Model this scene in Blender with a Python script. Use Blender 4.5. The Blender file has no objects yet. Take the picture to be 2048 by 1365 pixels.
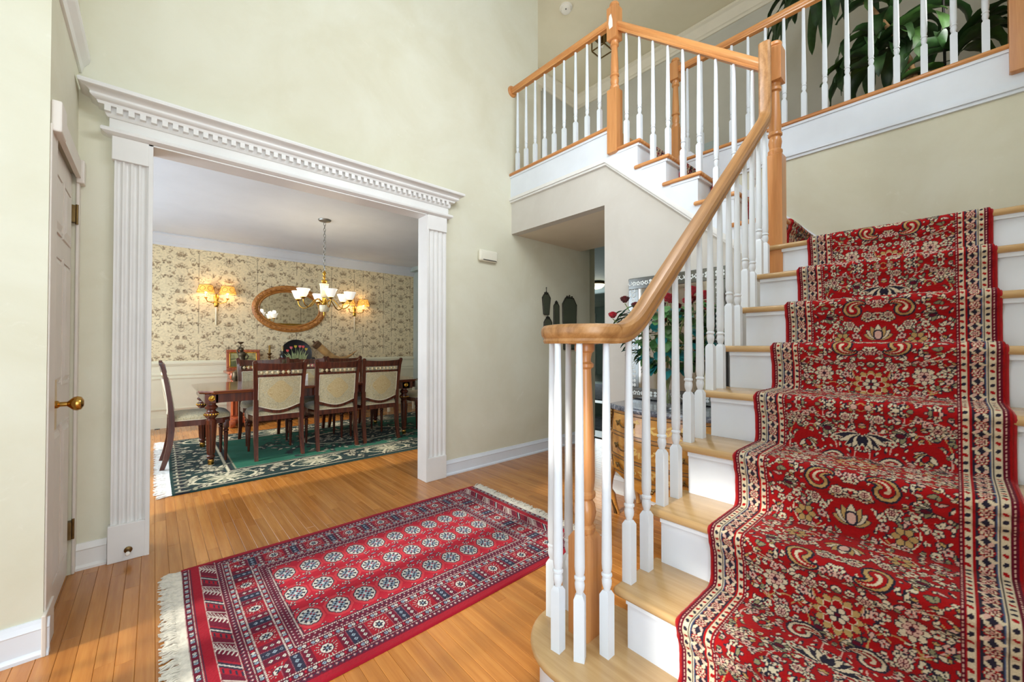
import bpy, bmesh, math, random
import numpy as np
from mathutils import Vector, Matrix

scene = bpy.context.scene
COL = scene.collection
random.seed(7)
RNG = np.random.default_rng(11)
PI = math.pi

# ------------------------------------------------------------------ camera, world, sun, daylight, added fill, exposure
def S(r, g, b):
    """sRGB 0-255 to linear"""
    f = lambda c: (c / 255 / 12.92) if c / 255 <= 0.04045 else ((c / 255 + 0.055) / 1.055) ** 2.4
    return (f(r), f(g), f(b))

cam_d = bpy.data.cameras.new('camera')
cam = bpy.data.objects.new('camera', cam_d)
COL.objects.link(cam)
cam_d.sensor_width = 36.0
cam_d.lens = 36.0 * 797.0 / 2048.0
cam_d.clip_start = 0.02
cam_d.clip_end = 200
cam.location = (0, 0, 1.143)
cam.rotation_euler = (math.radians(90 + 0.683), 0, math.radians(48.089 - 90))
scene.camera = cam

world = bpy.data.worlds.new('sky')
scene.world = world
world.use_nodes = True
wn = world.node_tree
wn.nodes.clear()
bgn = wn.nodes.new('ShaderNodeBackground')
bgn.inputs[0].default_value = (0.80, 0.90, 1.0, 1)
bgn.inputs[1].default_value = 1.6
won = wn.nodes.new('ShaderNodeOutputWorld')
wn.links.new(bgn.outputs[0], won.inputs[0])

def add_light(name, kind, loc, rot, power, color, size=None, sizey=None, radius=None):
    d = bpy.data.lights.new(name, kind)
    d.energy = power
    d.color = color
    if kind == 'AREA':
        d.shape = 'RECTANGLE'
        d.size = size
        d.size_y = sizey or size
    if radius is not None:
        d.shadow_soft_size = radius
    o = bpy.data.objects.new(name, d)
    COL.objects.link(o)
    o.location = loc
    o.rotation_euler = rot
    return o

sun = add_light('sun', 'SUN', (-8, 1, 6), (0, math.radians(-(90 - 31)), 0), 2.9, (1.0, 0.94, 0.82))
sun.data.angle = math.radians(2.2)
COOL = (0.77, 0.88, 1.0)
# area lamps: added fills, and daylight entering by the windows of the front wall (x = -1.5) and of the dining room (x = -1.2)
add_light('daylight_upper_window', 'AREA', (-1.42, -0.3, 3.8), (0, math.radians(-90), math.radians(18)), 34, COOL, 2.0, 1.8)
add_light('daylight_front_door', 'AREA', (-1.42, 0.9, 1.45), (0, math.radians(-90), 0), 10, COOL, 1.8, 1.2)
add_light('living_opening_fill', 'AREA', (-0.2, -1.5, 1.45), (math.radians(90), 0, math.radians(-42)), 31, COOL, 1.2, 2.3)  # added fill, turned toward the wall right of the dining opening
add_light('stair_wall_fill', 'AREA', (1.7, -0.24, 3.6), (math.radians(72), 0, 0), 34, COOL, 1.3, 1.1)  # added fill above the stairs; the wall behind it has no opening
add_light('daylight_dining_window', 'AREA', (-1.12, 5.2, 1.45), (0, math.radians(-90), 0), 52, COOL, 1.7, 3.2)
add_light('upper_hall_end_fill', 'AREA', (3.95, -0.15, 3.6), (math.radians(122), 0, 0), 9, (0.95, 0.96, 0.95), 0.5, 1.0)  # added fill tilted up at the upper hall ceiling; no window here
add_light('upper_hall_side_fill', 'AREA', (3.12, 3.6, 4.0), (0, math.radians(-100), 0), 11, (1.0, 0.96, 0.88), 1.2, 0.8)  # added fill for the upper hall, hidden behind the wall end
add_light('far_hall_fill', 'AREA', (8.9, 6.9, 1.5), (0, math.radians(90), 0), 34, (0.84, 0.97, 1.0), 1.6, 2.0)  # added fill standing in the far hall, facing the passage

scene.cycles.max_bounces = 12
scene.cycles.diffuse_bounces = 6
vs = scene.view_settings
vs.view_transform = 'Standard'
vs.look = 'None'
vs.gamma = 1.0
vs.use_curve_mapping = False
vs.exposure = 0.45

# ------------------------------------------------------------------ materials
MATS = {}

def nodes_of(m):
    m.use_nodes = True
    nt = m.node_tree
    return nt, nt.nodes['Principled BSDF']

def mix_color(nt, fac, a, b, blend='MIX'):
    n = nt.nodes.new('ShaderNodeMix')
    n.data_type = 'RGBA'
    n.blend_type = blend
    for k, v in ((0, fac), (6, a), (7, b)):
        if hasattr(v, 'is_linked') or isinstance(v, bpy.types.NodeSocket):
            nt.links.new(v, n.inputs[k])
        elif k == 0:
            n.inputs[0].default_value = v
        else:
            n.inputs[k].default_value = (*v[:3], 1)
    return n.outputs[2]

def coords(nt, scale=(1, 1, 1), kind='Object', loc_random=False):
    tc = nt.nodes.new('ShaderNodeTexCoord')
    mp = nt.nodes.new('ShaderNodeMapping')
    mp.inputs['Scale'].default_value = scale
    nt.links.new(tc.outputs[kind], mp.inputs[0])
    if loc_random:
        oi = nt.nodes.new('ShaderNodeObjectInfo')
        ge = nt.nodes.new('ShaderNodeNewGeometry')
        ad = nt.nodes.new('ShaderNodeMath')
        nt.links.new(oi.outputs['Random'], ad.inputs[0])
        nt.links.new(ge.outputs['Random Per Island'], ad.inputs[1])
        mu = nt.nodes.new('ShaderNodeMath')
        mu.operation = 'MULTIPLY'
        mu.inputs[1].default_value = 37.0
        nt.links.new(ad.outputs[0], mu.inputs[0])
        cb = nt.nodes.new('ShaderNodeCombineXYZ')
        for k in range(3):
            nt.links.new(mu.outputs[0], cb.inputs[k])
        nt.links.new(cb.outputs[0], mp.inputs['Location'])
        return mp.outputs[0], ad.outputs[0]
    return mp.outputs[0], None

def ramp(nt, fac, stops):
    r = nt.nodes.new('ShaderNodeValToRGB')
    el = r.color_ramp.elements
    while len(el) < len(stops):
        el.new(0.5)
    for e, (p, c) in zip(el, stops):
        e.position = p
        e.color = (*c[:3], 1)
    nt.links.new(fac, r.inputs[0])
    return r.outputs[0]

def noise(nt, vec, scale, detail=4, rough=0.6, dist=0.0):
    n = nt.nodes.new('ShaderNodeTexNoise')
    n.inputs['Scale'].default_value = scale
    n.inputs['Detail'].default_value = detail
    n.inputs['Roughness'].default_value = rough
    n.inputs['Distortion'].default_value = dist
    nt.links.new(vec, n.inputs['Vector'])
    return n.outputs[0]

def bump(nt, bsdf, height, strength=0.2, dist=0.01):
    b = nt.nodes.new('ShaderNodeBump')
    b.inputs['Strength'].default_value = strength
    b.inputs['Distance'].default_value = dist
    nt.links.new(height, b.inputs['Height'])
    nt.links.new(b.outputs[0], bsdf.inputs['Normal'])

def pmat(name, col, rough=0.5, metal=0.0, var=0.06, vscale=6.0, bump_s=0.0, bscale=60.0, coat=0.0, spec=0.5, trans=0.0, emit=None, estr=0.0, sheen=0.0, alpha=1.0, kind='Object', ior=1.45, col2=None):
    m = bpy.data.materials.new(name)
    nt, b = nodes_of(m)
    v, _ = coords(nt, kind=kind)
    n = noise(nt, v, vscale)
    c2 = col2 if col2 else tuple(max(0, c * (1 - 2.2 * var)) for c in col)
    c1 = tuple(min(1, c * (1 + var)) for c in col) if not col2 else col
    out = ramp(nt, n, [(0.35, c2), (0.65, c1)])
    nt.links.new(out, b.inputs['Base Color'])
    b.inputs['Roughness'].default_value = rough
    b.inputs['Metallic'].default_value = metal
    b.inputs['Coat Weight'].default_value = coat
    b.inputs['Coat Roughness'].default_value = 0.12
    b.inputs['Specular IOR Level'].default_value = spec
    b.inputs['Transmission Weight'].default_value = trans
    b.inputs['IOR'].default_value = ior
    b.inputs['Sheen Weight'].default_value = sheen
    b.inputs['Alpha'].default_value = alpha
    if emit:
        b.inputs['Emission Color'].default_value = (*emit, 1)
        b.inputs['Emission Strength'].default_value = estr
    if bump_s > 0:
        bump(nt, b, noise(nt, v, bscale, 3), bump_s, 0.004)
    MATS[name] = m
    return m

def wood(name, dark, mid, light, axis='Z', rough=0.35, coat=0.2, grain=14.0, per_piece=0.0, spec=0.5, bump_s=0.05, rot=None, ring=0.16):
    m = bpy.data.materials.new(name)
    nt, b = nodes_of(m)
    sc = {'X': (0.05, 1, 1), 'Y': (1, 0.05, 1), 'Z': (1, 1, 0.05)}[axis]
    v, rnd = coords(nt, sc if not rot else (1, 1, 1), loc_random=per_piece > 0)
    if rot:
        v.node.inputs['Rotation'].default_value = rot
        mp = nt.nodes.new('ShaderNodeMapping')
        mp.inputs['Scale'].default_value = sc
        nt.links.new(v, mp.inputs[0])
        v = mp.outputs[0]
    fine = noise(nt, v, grain * 9, 5, 0.6, 0.2)
    broad = noise(nt, v, grain * 1.1, 4, 0.55, 0.8)
    w = nt.nodes.new('ShaderNodeTexWave')
    w.wave_type = 'BANDS'
    w.bands_direction = 'X' if axis != 'X' else 'Y'
    w.inputs['Scale'].default_value = grain * 0.5
    w.inputs['Distortion'].default_value = 14.0
    w.inputs['Detail'].default_value = 3
    w.inputs['Detail Scale'].default_value = 0.9
    nt.links.new(v, w.inputs['Vector'])
    def madd(a, k, c):
        n = nt.nodes.new('ShaderNodeMath')
        n.operation = 'MULTIPLY_ADD'
        nt.links.new(a, n.inputs[0])
        n.inputs[1].default_value = k
        if isinstance(c, float):
            n.inputs[2].default_value = c
        else:
            nt.links.new(c, n.inputs[2])
        return n.outputs[0]
    h = madd(fine, 0.42, madd(broad, 0.58 - ring * 0.5, madd(w.outputs['Fac'], ring, -ring * 0.25)))
    col = ramp(nt, h, [(0.30, dark), (0.50, mid), (0.70, light)])
    if per_piece > 0:
        fr = nt.nodes.new('ShaderNodeMath')
        fr.operation = 'FRACT'
        nt.links.new(rnd, fr.inputs[0])
        lo = (1 - per_piece, 1 - 1.15 * per_piece, 1 - 1.35 * per_piece)
        hi = (1 + 0.5 * per_piece, 1 + 0.45 * per_piece, 1 + 0.3 * per_piece)
        tone = ramp(nt, fr.outputs[0], [(0.0, lo), (1.0, hi)])
        col = mix_color(nt, 1.0, col, tone, 'MULTIPLY')
    nt.links.new(col, b.inputs['Base Color'])
    b.inputs['Roughness'].default_value = rough
    b.inputs['Coat Weight'].default_value = coat
    b.inputs['Coat Roughness'].default_value = 0.15
    b.inputs['Specular IOR Level'].default_value = spec
    if bump_s:
        bump(nt, b, fine, bump_s, 0.002)
    MATS[name] = m
    return m

def attr_mat(name, rough=0.9, sheen=0.3, bump_s=0.3, bscale=400, spec=0.2):
    """fibre surface coloured by the pattern woven or printed on it (colour attribute) with fine noise on top"""
    m = bpy.data.materials.new(name)
    nt, b = nodes_of(m)
    a = nt.nodes.new('ShaderNodeAttribute')
    a.attribute_name = 'pattern'
    v, _ = coords(nt)
    n = noise(nt, v, bscale, 2)
    tone = ramp(nt, n, [(0.3, (0.86, 0.86, 0.86)), (0.7, (1.06, 1.06, 1.06))])
    nt.links.new(mix_color(nt, 1.0, a.outputs['Color'], tone, 'MULTIPLY'), b.inputs['Base Color'])
    b.inputs['Roughness'].default_value = rough
    b.inputs['Sheen Weight'].default_value = sheen
    b.inputs['Sheen Roughness'].default_value = 0.5
    b.inputs['Specular IOR Level'].default_value = spec
    if bump_s:
        bump(nt, b, n, bump_s, 0.003)
    MATS[name] = m
    return m

def wall_paint(name, c1, c2, c3, kind='Object'):
    m = bpy.data.materials.new(name)
    nt, b = nodes_of(m)
    v, _ = coords(nt)
    n1 = noise(nt, v, 1.6, 7, 0.62, 0.4)
    n2 = noise(nt, v, 9.0, 6, 0.7, 1.2)
    base = ramp(nt, n1, [(0.36, c1), (0.64, c2)])
    spots = ramp(nt, n2, [(0.62, (0, 0, 0)), (0.74, (1, 1, 1))])
    col = mix_color(nt, 0.0, base, c3)
    mixn = col.node
    bw = nt.nodes.new('ShaderNodeMath')
    bw.operation = 'MULTIPLY'
    bw.inputs[1].default_value = 0.35
    nt.links.new(spots, bw.inputs[0])
    nt.links.new(bw.outputs[0], mixn.inputs[0])
    nt.links.new(col, b.inputs['Base Color'])
    b.inputs['Roughness'].default_value = 0.75
    b.inputs['Specular IOR Level'].default_value = 0.25
    bump(nt, b, noise(nt, v, 180, 3), 0.05, 0.003)
    MATS[name] = m
    return m

wall_paint('foyer_wall', S(215, 211, 188), S(223, 221, 202), S(235, 233, 219))
wall_paint('hall_wall', S(202, 197, 188), S(210, 206, 198), S(218, 215, 208))
wall_paint('upper_wall', S(186, 184, 174), S(194, 192, 182), S(200, 198, 190))
wall_paint('upper_ceiling', S(226, 218, 192), S(232, 224, 200), S(234, 228, 206))
wall_paint('far_hall_wall', S(160, 172, 168), S(172, 184, 180), S(178, 190, 186))
pmat('trim_white', S(232, 231, 228), 0.38, var=0.02, vscale=3, spec=0.4)
pmat('trim_cool', S(228, 234, 242), 0.36, var=0.02, vscale=3, spec=0.4)
pmat('trim_cream', S(226, 218, 200), 0.42, var=0.02, vscale=3, spec=0.4)
pmat('panel_cream', S(224, 218, 192), 0.45, var=0.02, vscale=3, spec=0.35)
pmat('soffit_cream', S(228, 218, 198), 0.8, var=0.02, vscale=2, spec=0.2)
pmat('ceiling_white', S(204, 207, 211), 0.8, var=0.02, vscale=2, spec=0.2)
pmat('baluster_white', S(224, 230, 236), 0.4, var=0.012, vscale=4, spec=0.4)
wood('oak', S(184, 118, 64), S(204, 140, 82), S(218, 158, 98), 'Z', 0.33, 0.25, 12, ring=0.08)
wood('oak_x', S(168, 120, 66), S(196, 150, 92), S(212, 172, 116), 'X', 0.33, 0.25, 16)
wood('oak_y', S(180, 142, 92), S(196, 160, 110), S(208, 174, 126), 'Y', 0.26, 0.3, 12, ring=0.08)
wood('oak_rail_x', S(142, 96, 50), S(172, 122, 70), S(192, 144, 92), 'X', 0.4, 0.1, 14, rot=(0, math.radians(41), 0))
wood('oak_rail_y', S(182, 112, 56), S(208, 142, 80), S(224, 166, 104), 'Y', 0.33, 0.25, 16)
wood('oak_rail_yz', S(182, 112, 56), S(208, 142, 80), S(224, 166, 104), 'Y', 0.33, 0.25, 14, rot=(math.radians(-40), 0, 0))
wood('floor_oak', S(158, 98, 42), S(178, 116, 54), S(194, 134, 68), 'Y', 0.24, 0.25, 12, per_piece=0.15, ring=0.10)
pmat('floor_gap', S(86, 52, 26), 0.8)
wood('mahogany', S(50, 20, 12), S(80, 34, 20), S(104, 48, 28), 'Z', 0.26, 0.45, 12)
wood('mahogany_top', S(70, 30, 18), S(108, 52, 30), S(138, 74, 44), 'X', 0.10, 0.6, 10)
wood('buffet_wood', S(120, 48, 22), S(156, 72, 36), S(182, 96, 52), 'Z', 0.3, 0.4, 12)
wood('burl', S(150, 92, 28), S(192, 130, 48), S(216, 162, 78), 'Y', 0.22, 0.5, 9)
wood('commode_edge', S(150, 96, 40), S(186, 128, 60), S(204, 150, 82), 'Y', 0.25, 0.4, 14)
wood('gilt_carved', S(116, 66, 22), S(170, 108, 44), S(206, 148, 78), 'X', 0.4, 0.1, 40, bump_s=0.5)
pmat('inlay', S(232, 192, 110), 0.3, var=0.05)
pmat('gold', S(206, 160, 70), 0.24, 1.0, var=0.06, vscale=20)
pmat('pale_gilt', S(226, 208, 166), 0.4, 0.4, var=0.1, vscale=60)
pmat('brass', S(196, 150, 74), 0.22, 1.0, var=0.06, vscale=20)
pmat('old_brass', S(128, 104, 66), 0.4, 1.0, var=0.1, vscale=30)
pmat('bronze', S(96, 84, 66), 0.42, 0.8, var=0.2, vscale=40, bump_s=0.3, bscale=60)
pmat('dark_iron', S(46, 44, 42), 0.5, 0.7, var=0.1)
pmat('antique_frame', S(70, 68, 60), 0.45, 0.7, var=0.15, vscale=40)
pmat('steel', S(190, 188, 180), 0.25, 1.0, var=0.05)
pmat('chain_metal', S(150, 148, 142), 0.35, 0.9, var=0.05)
pmat('mirror', S(236, 238, 236), 0.02, 1.0, var=0.0)
pmat('mirror_dim', S(112, 116, 98), 0.22, 0.55, var=0.03)
pmat('mirror_soft', S(186, 180, 168), 0.05, 1.0, var=0.02)
pmat('mirror_border', S(128, 130, 128), 0.16, 0.9, var=0.08, vscale=9)
pmat('etched_glass', S(228, 232, 230), 0.55, 0.2, var=0.05)
pmat('glass_clear', (0.97, 0.99, 0.98), 0.02, 0.0, var=0.0, trans=1.0, ior=1.45)
pmat('glass_pane', (0.98, 0.99, 0.99), 0.0, 0.0, var=0.0, trans=1.0, ior=1.02)
pmat('shade_glass', S(236, 234, 224), 0.3, var=0.06, vscale=50, emit=(1.0, 0.95, 0.86), estr=0.42, bump_s=0.4, bscale=90)
pmat('shade_parchment', S(222, 176, 92), 0.7, var=0.12, vscale=30, emit=S(240, 170, 70), estr=0.75)
pmat('bulb', S(255, 244, 220), 0.3, var=0, emit=(1.0, 0.86, 0.6), estr=8.0)
pmat('candle_cover', S(222, 190, 130), 0.5, var=0.05, emit=S(240, 190, 110), estr=0.15)
pmat('crystal', S(232, 220, 186), 0.12, 0.0, var=0.04, vscale=40, coat=0.5)
pmat('parchment_line', S(168, 104, 44), 0.7, var=0.1)
pmat('plastic_cream', S(232, 228, 210), 0.4, var=0.01)
pmat('plastic_white', S(236, 232, 222), 0.4, var=0.01)
pmat('slot_dark', S(70, 66, 60), 0.6, var=0.05)
pmat('paper_white', S(240, 238, 230), 0.7, var=0.02)
pmat('fringe', S(216, 210, 196), 0.9, var=0.08, vscale=60)
pmat('fringe_white', S(232, 232, 228), 0.9, var=0.06, vscale=60)
pmat('rug_edge_red', S(158, 30, 42), 0.95, var=0.08, vscale=40, sheen=0.3)
pmat('rug_edge_green', S(28, 66, 54), 0.95, var=0.1, vscale=40, sheen=0.3)
pmat('runner_edge', S(176, 22, 28), 0.95, var=0.06, vscale=40, sheen=0.3)
pmat('leaf_dark', S(36, 62, 28), 0.42, var=0.22, vscale=14, spec=0.5)
pmat('leaf_mid', S(54, 84, 36), 0.42, var=0.2, vscale=14, spec=0.5)
pmat('leaf_teal', S(30, 118, 118), 0.5, var=0.15, vscale=20)
pmat('leaf_rose', S(74, 122, 66), 0.5, var=0.2, vscale=20)
pmat('stem_green', S(124, 136, 74), 0.5, var=0.1)
pmat('cane', S(150, 116, 76), 0.7, var=0.2, vscale=30)
pmat('rose_red', S(196, 20, 46), 0.55, var=0.18, vscale=40, sheen=0.4)
pmat('rose_dark', S(112, 30, 34), 0.55, var=0.18, vscale=40, sheen=0.4)
pmat('terracotta', S(120, 84, 60), 0.7, var=0.1)
pmat('soil', S(44, 34, 26), 0.9, var=0.2, vscale=40)
pmat('bottle_glass', S(18, 20, 16), 0.08, 0.0, var=0.05, coat=0.5)
pmat('bottle_foil', S(176, 156, 108), 0.35, 0.7, var=0.05)
pmat('label_maroon', S(96, 40, 44), 0.6, var=0.05)
pmat('horn', S(186, 146, 92), 0.35, var=0.16, vscale=9, coat=0.3)
pmat('horn_dark', S(92, 66, 44), 0.4, var=0.16, vscale=18)
pmat('tray_black', S(24, 24, 28), 0.35, var=0.05)
pmat('tulip_red', S(222, 84, 82), 0.6, var=0.1)
pmat('tulip_pink', S(226, 112, 122), 0.6, var=0.1)
pmat('tulip_yellow', S(214, 184, 62), 0.6, var=0.1)
pmat('tulip_leaf', S(166, 180, 130), 0.6, var=0.15, vscale=20)
pmat('candle_wax', S(150, 116, 44), 0.55, var=0.06)
pmat('pink_ceramic', S(216, 108, 128), 0.4, var=0.05)
pmat('door_blue', S(168, 190, 200), 0.5, var=0.03)
pmat('door_white', S(222, 214, 204), 0.38, var=0.02)
pmat('far_tile', S(112, 128, 124), 0.35, var=0.1, vscale=3)
pmat('far_rug', S(96, 100, 112), 0.95, var=0.2, vscale=14)
pmat('alabaster_and_pane_glow', S(240, 230, 200), 0.5, var=0.08, vscale=14, emit=(1, 0.92, 0.72), estr=0.9)
pmat('sea_print', S(126, 150, 140), 0.5, var=0.1, vscale=5)
pmat('mat_board', S(226, 216, 190), 0.8, var=0.02)
pmat('harbor_ink', S(50, 60, 58), 0.7, var=0.2)
pmat('painting_field', S(170, 164, 112), 0.6, var=0.2, vscale=12)
pmat('painting_dark', S(104, 106, 62), 0.6, var=0.2, vscale=12)
pmat('black_lacquer', S(22, 20, 20), 0.3, var=0.05)
pmat('upholstery_edge', S(222, 214, 192), 0.8, var=0.04, vscale=60)

def marble():
    m = bpy.data.materials.new('marble_top')
    nt, b = nodes_of(m)
    v, _ = coords(nt)
    n = noise(nt, v, 26, 8, 0.75, 1.5)
    nt.links.new(ramp(nt, n, [(0.38, S(58, 64, 76)), (0.52, S(108, 114, 126)), (0.62, S(176, 180, 186)), (0.7, S(90, 96, 108))]), b.inputs['Base Color'])
    b.inputs['Roughness'].default_value = 0.15
    b.inputs['Coat Weight'].default_value = 0.4
    MATS['marble_top'] = m
marble()

def damask(name, ground, fig, ring, scale=1.0):
    """woven upholstery: cream scrolls on a grey ground with a tan centre medallion"""
    m = bpy.data.materials.new(name)
    nt, b = nodes_of(m)
    v, _ = coords(nt)
    n = noise(nt, v, 34 * scale, 3, 0.5, 3.0)
    c = ramp(nt, n, [(0.42, ground), (0.50, fig), (0.56, ground), (0.62, ring)])
    nt.links.new(c, b.inputs['Base Color'])
    b.inputs['Roughness'].default_value = 0.8
    b.inputs['Sheen Weight'].default_value = 0.4
    bump(nt, b, n, 0.15, 0.003)
    MATS[name] = m
damask('seat_damask', S(160, 152, 124), S(222, 210, 172), S(200, 182, 140))
damask('panel_damask', S(170, 160, 130), S(222, 212, 176), S(200, 182, 138))
damask('medallion_damask', S(196, 174, 126), S(216, 198, 152), S(184, 154, 104), 1.3)
attr_mat('runner_pile', 0.95, 0.06, 0.35, 500, 0.08)
attr_mat('rug_pile', 0.95, 0.05, 0.35, 500, 0.08)
attr_mat('wallpaper_print', 0.8, 0.0, 0.0, 40, 0.2)
# ------------------------------------------------------------------ mesh helpers
class MB:
    """collects vertices and faces of one mesh"""
    def __init__(s):
        s.v, s.f = [], []
    def add(s, vs, fs):
        o = len(s.v)
        s.v += [tuple(p) for p in vs]
        s.f += [tuple(i + o for i in q) for q in fs]
        return s
    def box(s, a, b):
        (x0, y0, z0), (x1, y1, z1) = a, b
        return s.add([(x0, y0, z0), (x1, y0, z0), (x1, y1, z0), (x0, y1, z0), (x0, y0, z1), (x1, y0, z1), (x1, y1, z1), (x0, y1, z1)],
                     [(3, 2, 1, 0), (4, 5, 6, 7), (0, 1, 5, 4), (1, 2, 6, 5), (2, 3, 7, 6), (3, 0, 4, 7)])
    def bbox(s, a, b, r=0.004, seg=2):
        """box with rounded edges"""
        bm = bmesh.new()
        (x0, y0, z0), (x1, y1, z1) = a, b
        bmesh.ops.create_cube(bm, size=1)
        for v in bm.verts:
            v.co = Vector(((x0 + x1) / 2 + v.co.x * (x1 - x0), (y0 + y1) / 2 + v.co.y * (y1 - y0), (z0 + z1) / 2 + v.co.z * (z1 - z0)))
        bmesh.ops.bevel(bm, geom=bm.edges[:], offset=r, segments=seg, profile=0.5, affect='EDGES')
        return s.bm(bm)
    def bm(s, bm):
        bm.verts.index_update()
        s.add([v.co[:] for v in bm.verts], [[v.index for v in f.verts] for f in bm.faces])
        bm.free()
        return s
    def prism(s, poly, axis, a, b):
        """polygon (2D) extruded along axis from a to b; poly given in the two other axes in order"""
        n = len(poly)
        def P(p, t):
            return {'x': (t, p[0], p[1]), 'y': (p[0], t, p[1]), 'z': (p[0], p[1], t)}[axis]
        vs = [P(p, a) for p in poly] + [P(p, b) for p in poly]
        fs = [tuple(range(n))[::-1], tuple(range(n, 2 * n))] + [(i, (i + 1) % n, n + (i + 1) % n, n + i) for i in range(n)]
        return s.add(vs, fs)
    def lathe(s, prof, c=(0, 0, 0), seg=16, sq=None, axis='z', cap=True, sx=1.0, sy=1.0):
        """prof: list of (radius, height)"""
        vs, fs = [], []
        n = len(prof)
        for (r, h) in prof:
            for k in range(seg):
                a = 2 * PI * k / seg
                x, y = r * math.cos(a) * sx, r * math.sin(a) * sy
                p = {'z': (x, y, h), 'x': (h, x, y), 'y': (y, h, x)}[axis]
                vs.append((c[0] + p[0], c[1] + p[1], c[2] + p[2]))
        for i in range(n - 1):
            for k in range(seg):
                k2 = (k + 1) % seg
                fs.append((i * seg + k, i * seg + k2, (i + 1) * seg + k2, (i + 1) * seg + k))
        if cap:
            fs.append(tuple(range(seg))[::-1])
            fs.append(tuple((n - 1) * seg + k for k in range(seg)))
        return s.add(vs, fs)
    def tube(s, pts, r, seg=8, cap=True):
        """round tube through points; r is a number or list"""
        pts = [Vector(p) for p in pts]
        n = len(pts)
        rs = r if isinstance(r, (list, tuple)) else [r] * n
        vs, fs = [], []
        prev = None
        for i in range(n):
            t = (pts[min(i + 1, n - 1)] - pts[max(i - 1, 0)])
            t = t.normalized() if t.length > 1e-9 else Vector((0, 0, 1))
            if prev is None:
                u = t.orthogonal().normalized()
            else:
                u = (prev - t * prev.dot(t))
                u = u.normalized() if u.length > 1e-6 else t.orthogonal().normalized()
            prev = u
            w = t.cross(u)
            for k in range(seg):
                a = 2 * PI * k / seg
                vs.append(pts[i] + (u * math.cos(a) + w * math.sin(a)) * rs[i])
        for i in range(n - 1):
            for k in range(seg):
                k2 = (k + 1) % seg
                fs.append((i * seg + k, i * seg + k2, (i + 1) * seg + k2, (i + 1) * seg + k))
        if cap:
            fs += [tuple(range(seg))[::-1], tuple((n - 1) * seg + k for k in range(seg))]
        return s.add(vs, fs)
    def sweep(s, path, prof, side0=None):
        """closed profile (side, up) swept along a path; keeps the profile upright"""
        path = [Vector(p) for p in path]
        n, m = len(path), len(prof)
        vs, fs = [], []
        side = Vector(side0) if side0 else None
        for i in range(n):
            t = (path[min(i + 1, n - 1)] - path[max(i - 1, 0)]).normalized()
            h = Vector((t.x, t.y, 0))
            if h.length > 0.12:
                nsd = h.normalized().cross(Vector((0, 0, 1)))
                side = nsd
            elif side is None:
                side = Vector((1, 0, 0))
            up = side.cross(t).normalized()
            for (a, b) in prof:
                vs.append(path[i] + side * a + up * b)
        for i in range(n - 1):
            for k in range(m):
                k2 = (k + 1) % m
                fs.append((i * m + k, i * m + k2, (i + 1) * m + k2, (i + 1) * m + k))
        fs += [tuple(range(m))[::-1], tuple((n - 1) * m + k for k in range(m))]
        return s.add(vs, fs)
    def sphere(s, c, r, seg=12, rings=8, sx=1, sy=1, sz=1):
        vs, fs = [], []
        for i in range(rings + 1):
            th = PI * i / rings
            for k in range(seg):
                a = 2 * PI * k / seg
                vs.append((c[0] + r * sx * math.sin(th) * math.cos(a), c[1] + r * sy * math.sin(th) * math.sin(a), c[2] + r * sz * math.cos(th)))
        for i in range(rings):
            for k in range(seg):
                k2 = (k + 1) % seg
                fs.append((i * seg + k, (i + 1) * seg + k, (i + 1) * seg + k2, i * seg + k2))
        return s.add(vs, fs)
    def xf(s, M):
        s.v = [tuple(M @ Vector(p)) for p in s.v]
        return s
    def build(s, name, mat, parent=None, smooth=None, loc=None, rot=None):
        me = bpy.data.meshes.new(name)
        off = Vector((0, 0, 0))
        if parent is not None and parent.get('_world', 0):
            off = Vector(parent['_off'])
        me.from_pydata([(p[0] - off[0], p[1] - off[1], p[2] - off[2]) for p in s.v], [], s.f)
        bm = bmesh.new()
        bm.from_mesh(me)
        bmesh.ops.remove_doubles(bm, verts=bm.verts, dist=1e-5)
        bmesh.ops.recalc_face_normals(bm, faces=bm.faces)
        bm.to_mesh(me)
        bm.free()
        me.materials.append(MATS[mat])
        if smooth:
            for p in me.polygons:
                p.use_smooth = True
            try:
                me.set_sharp_from_angle(angle=math.radians(smooth))
            except Exception:
                pass
        o = bpy.data.objects.new(name, me)
        COL.objects.link(o)
        if parent is not None:
            o.parent = parent
            if parent.get('_world', 0):
                o['_world'] = 1
                o['_off'] = tuple(off)
        if loc is not None:
            o.location = loc
        if rot is not None:
            o.rotation_euler = rot
        return o

def sweep_line(poly, axis, a, b):
    return MB().prism(poly, axis, a, b)

def thing(name, label, cat, loc=(0, 0, 0), rotz=0.0, group=None, world=False):
    """Empty at the thing's base; with world=True its parts are given in world coordinates"""
    o = bpy.data.objects.new(name, None)
    o.empty_display_size = 0.05
    COL.objects.link(o)
    o.location = loc
    o.rotation_euler = (0, 0, rotz)
    o['label'] = label
    o['category'] = cat
    if group:
        o['group'] = group
    if world:
        o['_world'] = 1
        o['_off'] = tuple(loc)
    return o

def tag(o, label, cat, group=None):
    o['label'] = label
    o['category'] = cat
    if group:
        o['group'] = group
    return o

def struct(o, label=None):
    o['kind'] = 'structure'
    if label:
        o['label'] = label
    return o

def copy_tree(o, parent=None):
    c = o.copy()
    COL.objects.link(c)
    c.parent = parent
    for ch in list(o.children):
        copy_tree(ch, c)
    return c

def link_part(me, name, parent, loc=(0, 0, 0), rot=(0, 0, 0), scale=(1, 1, 1)):
    """another object on shared mesh data; loc is in world when the parent's parts are"""
    o = bpy.data.objects.new(name, me)
    COL.objects.link(o)
    o.parent = parent
    off = Vector(parent['_off']) if parent.get('_world', 0) else Vector((0, 0, 0))
    o.location = Vector(loc) - off
    o.rotation_euler = rot
    o.scale = scale
    return o

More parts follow.
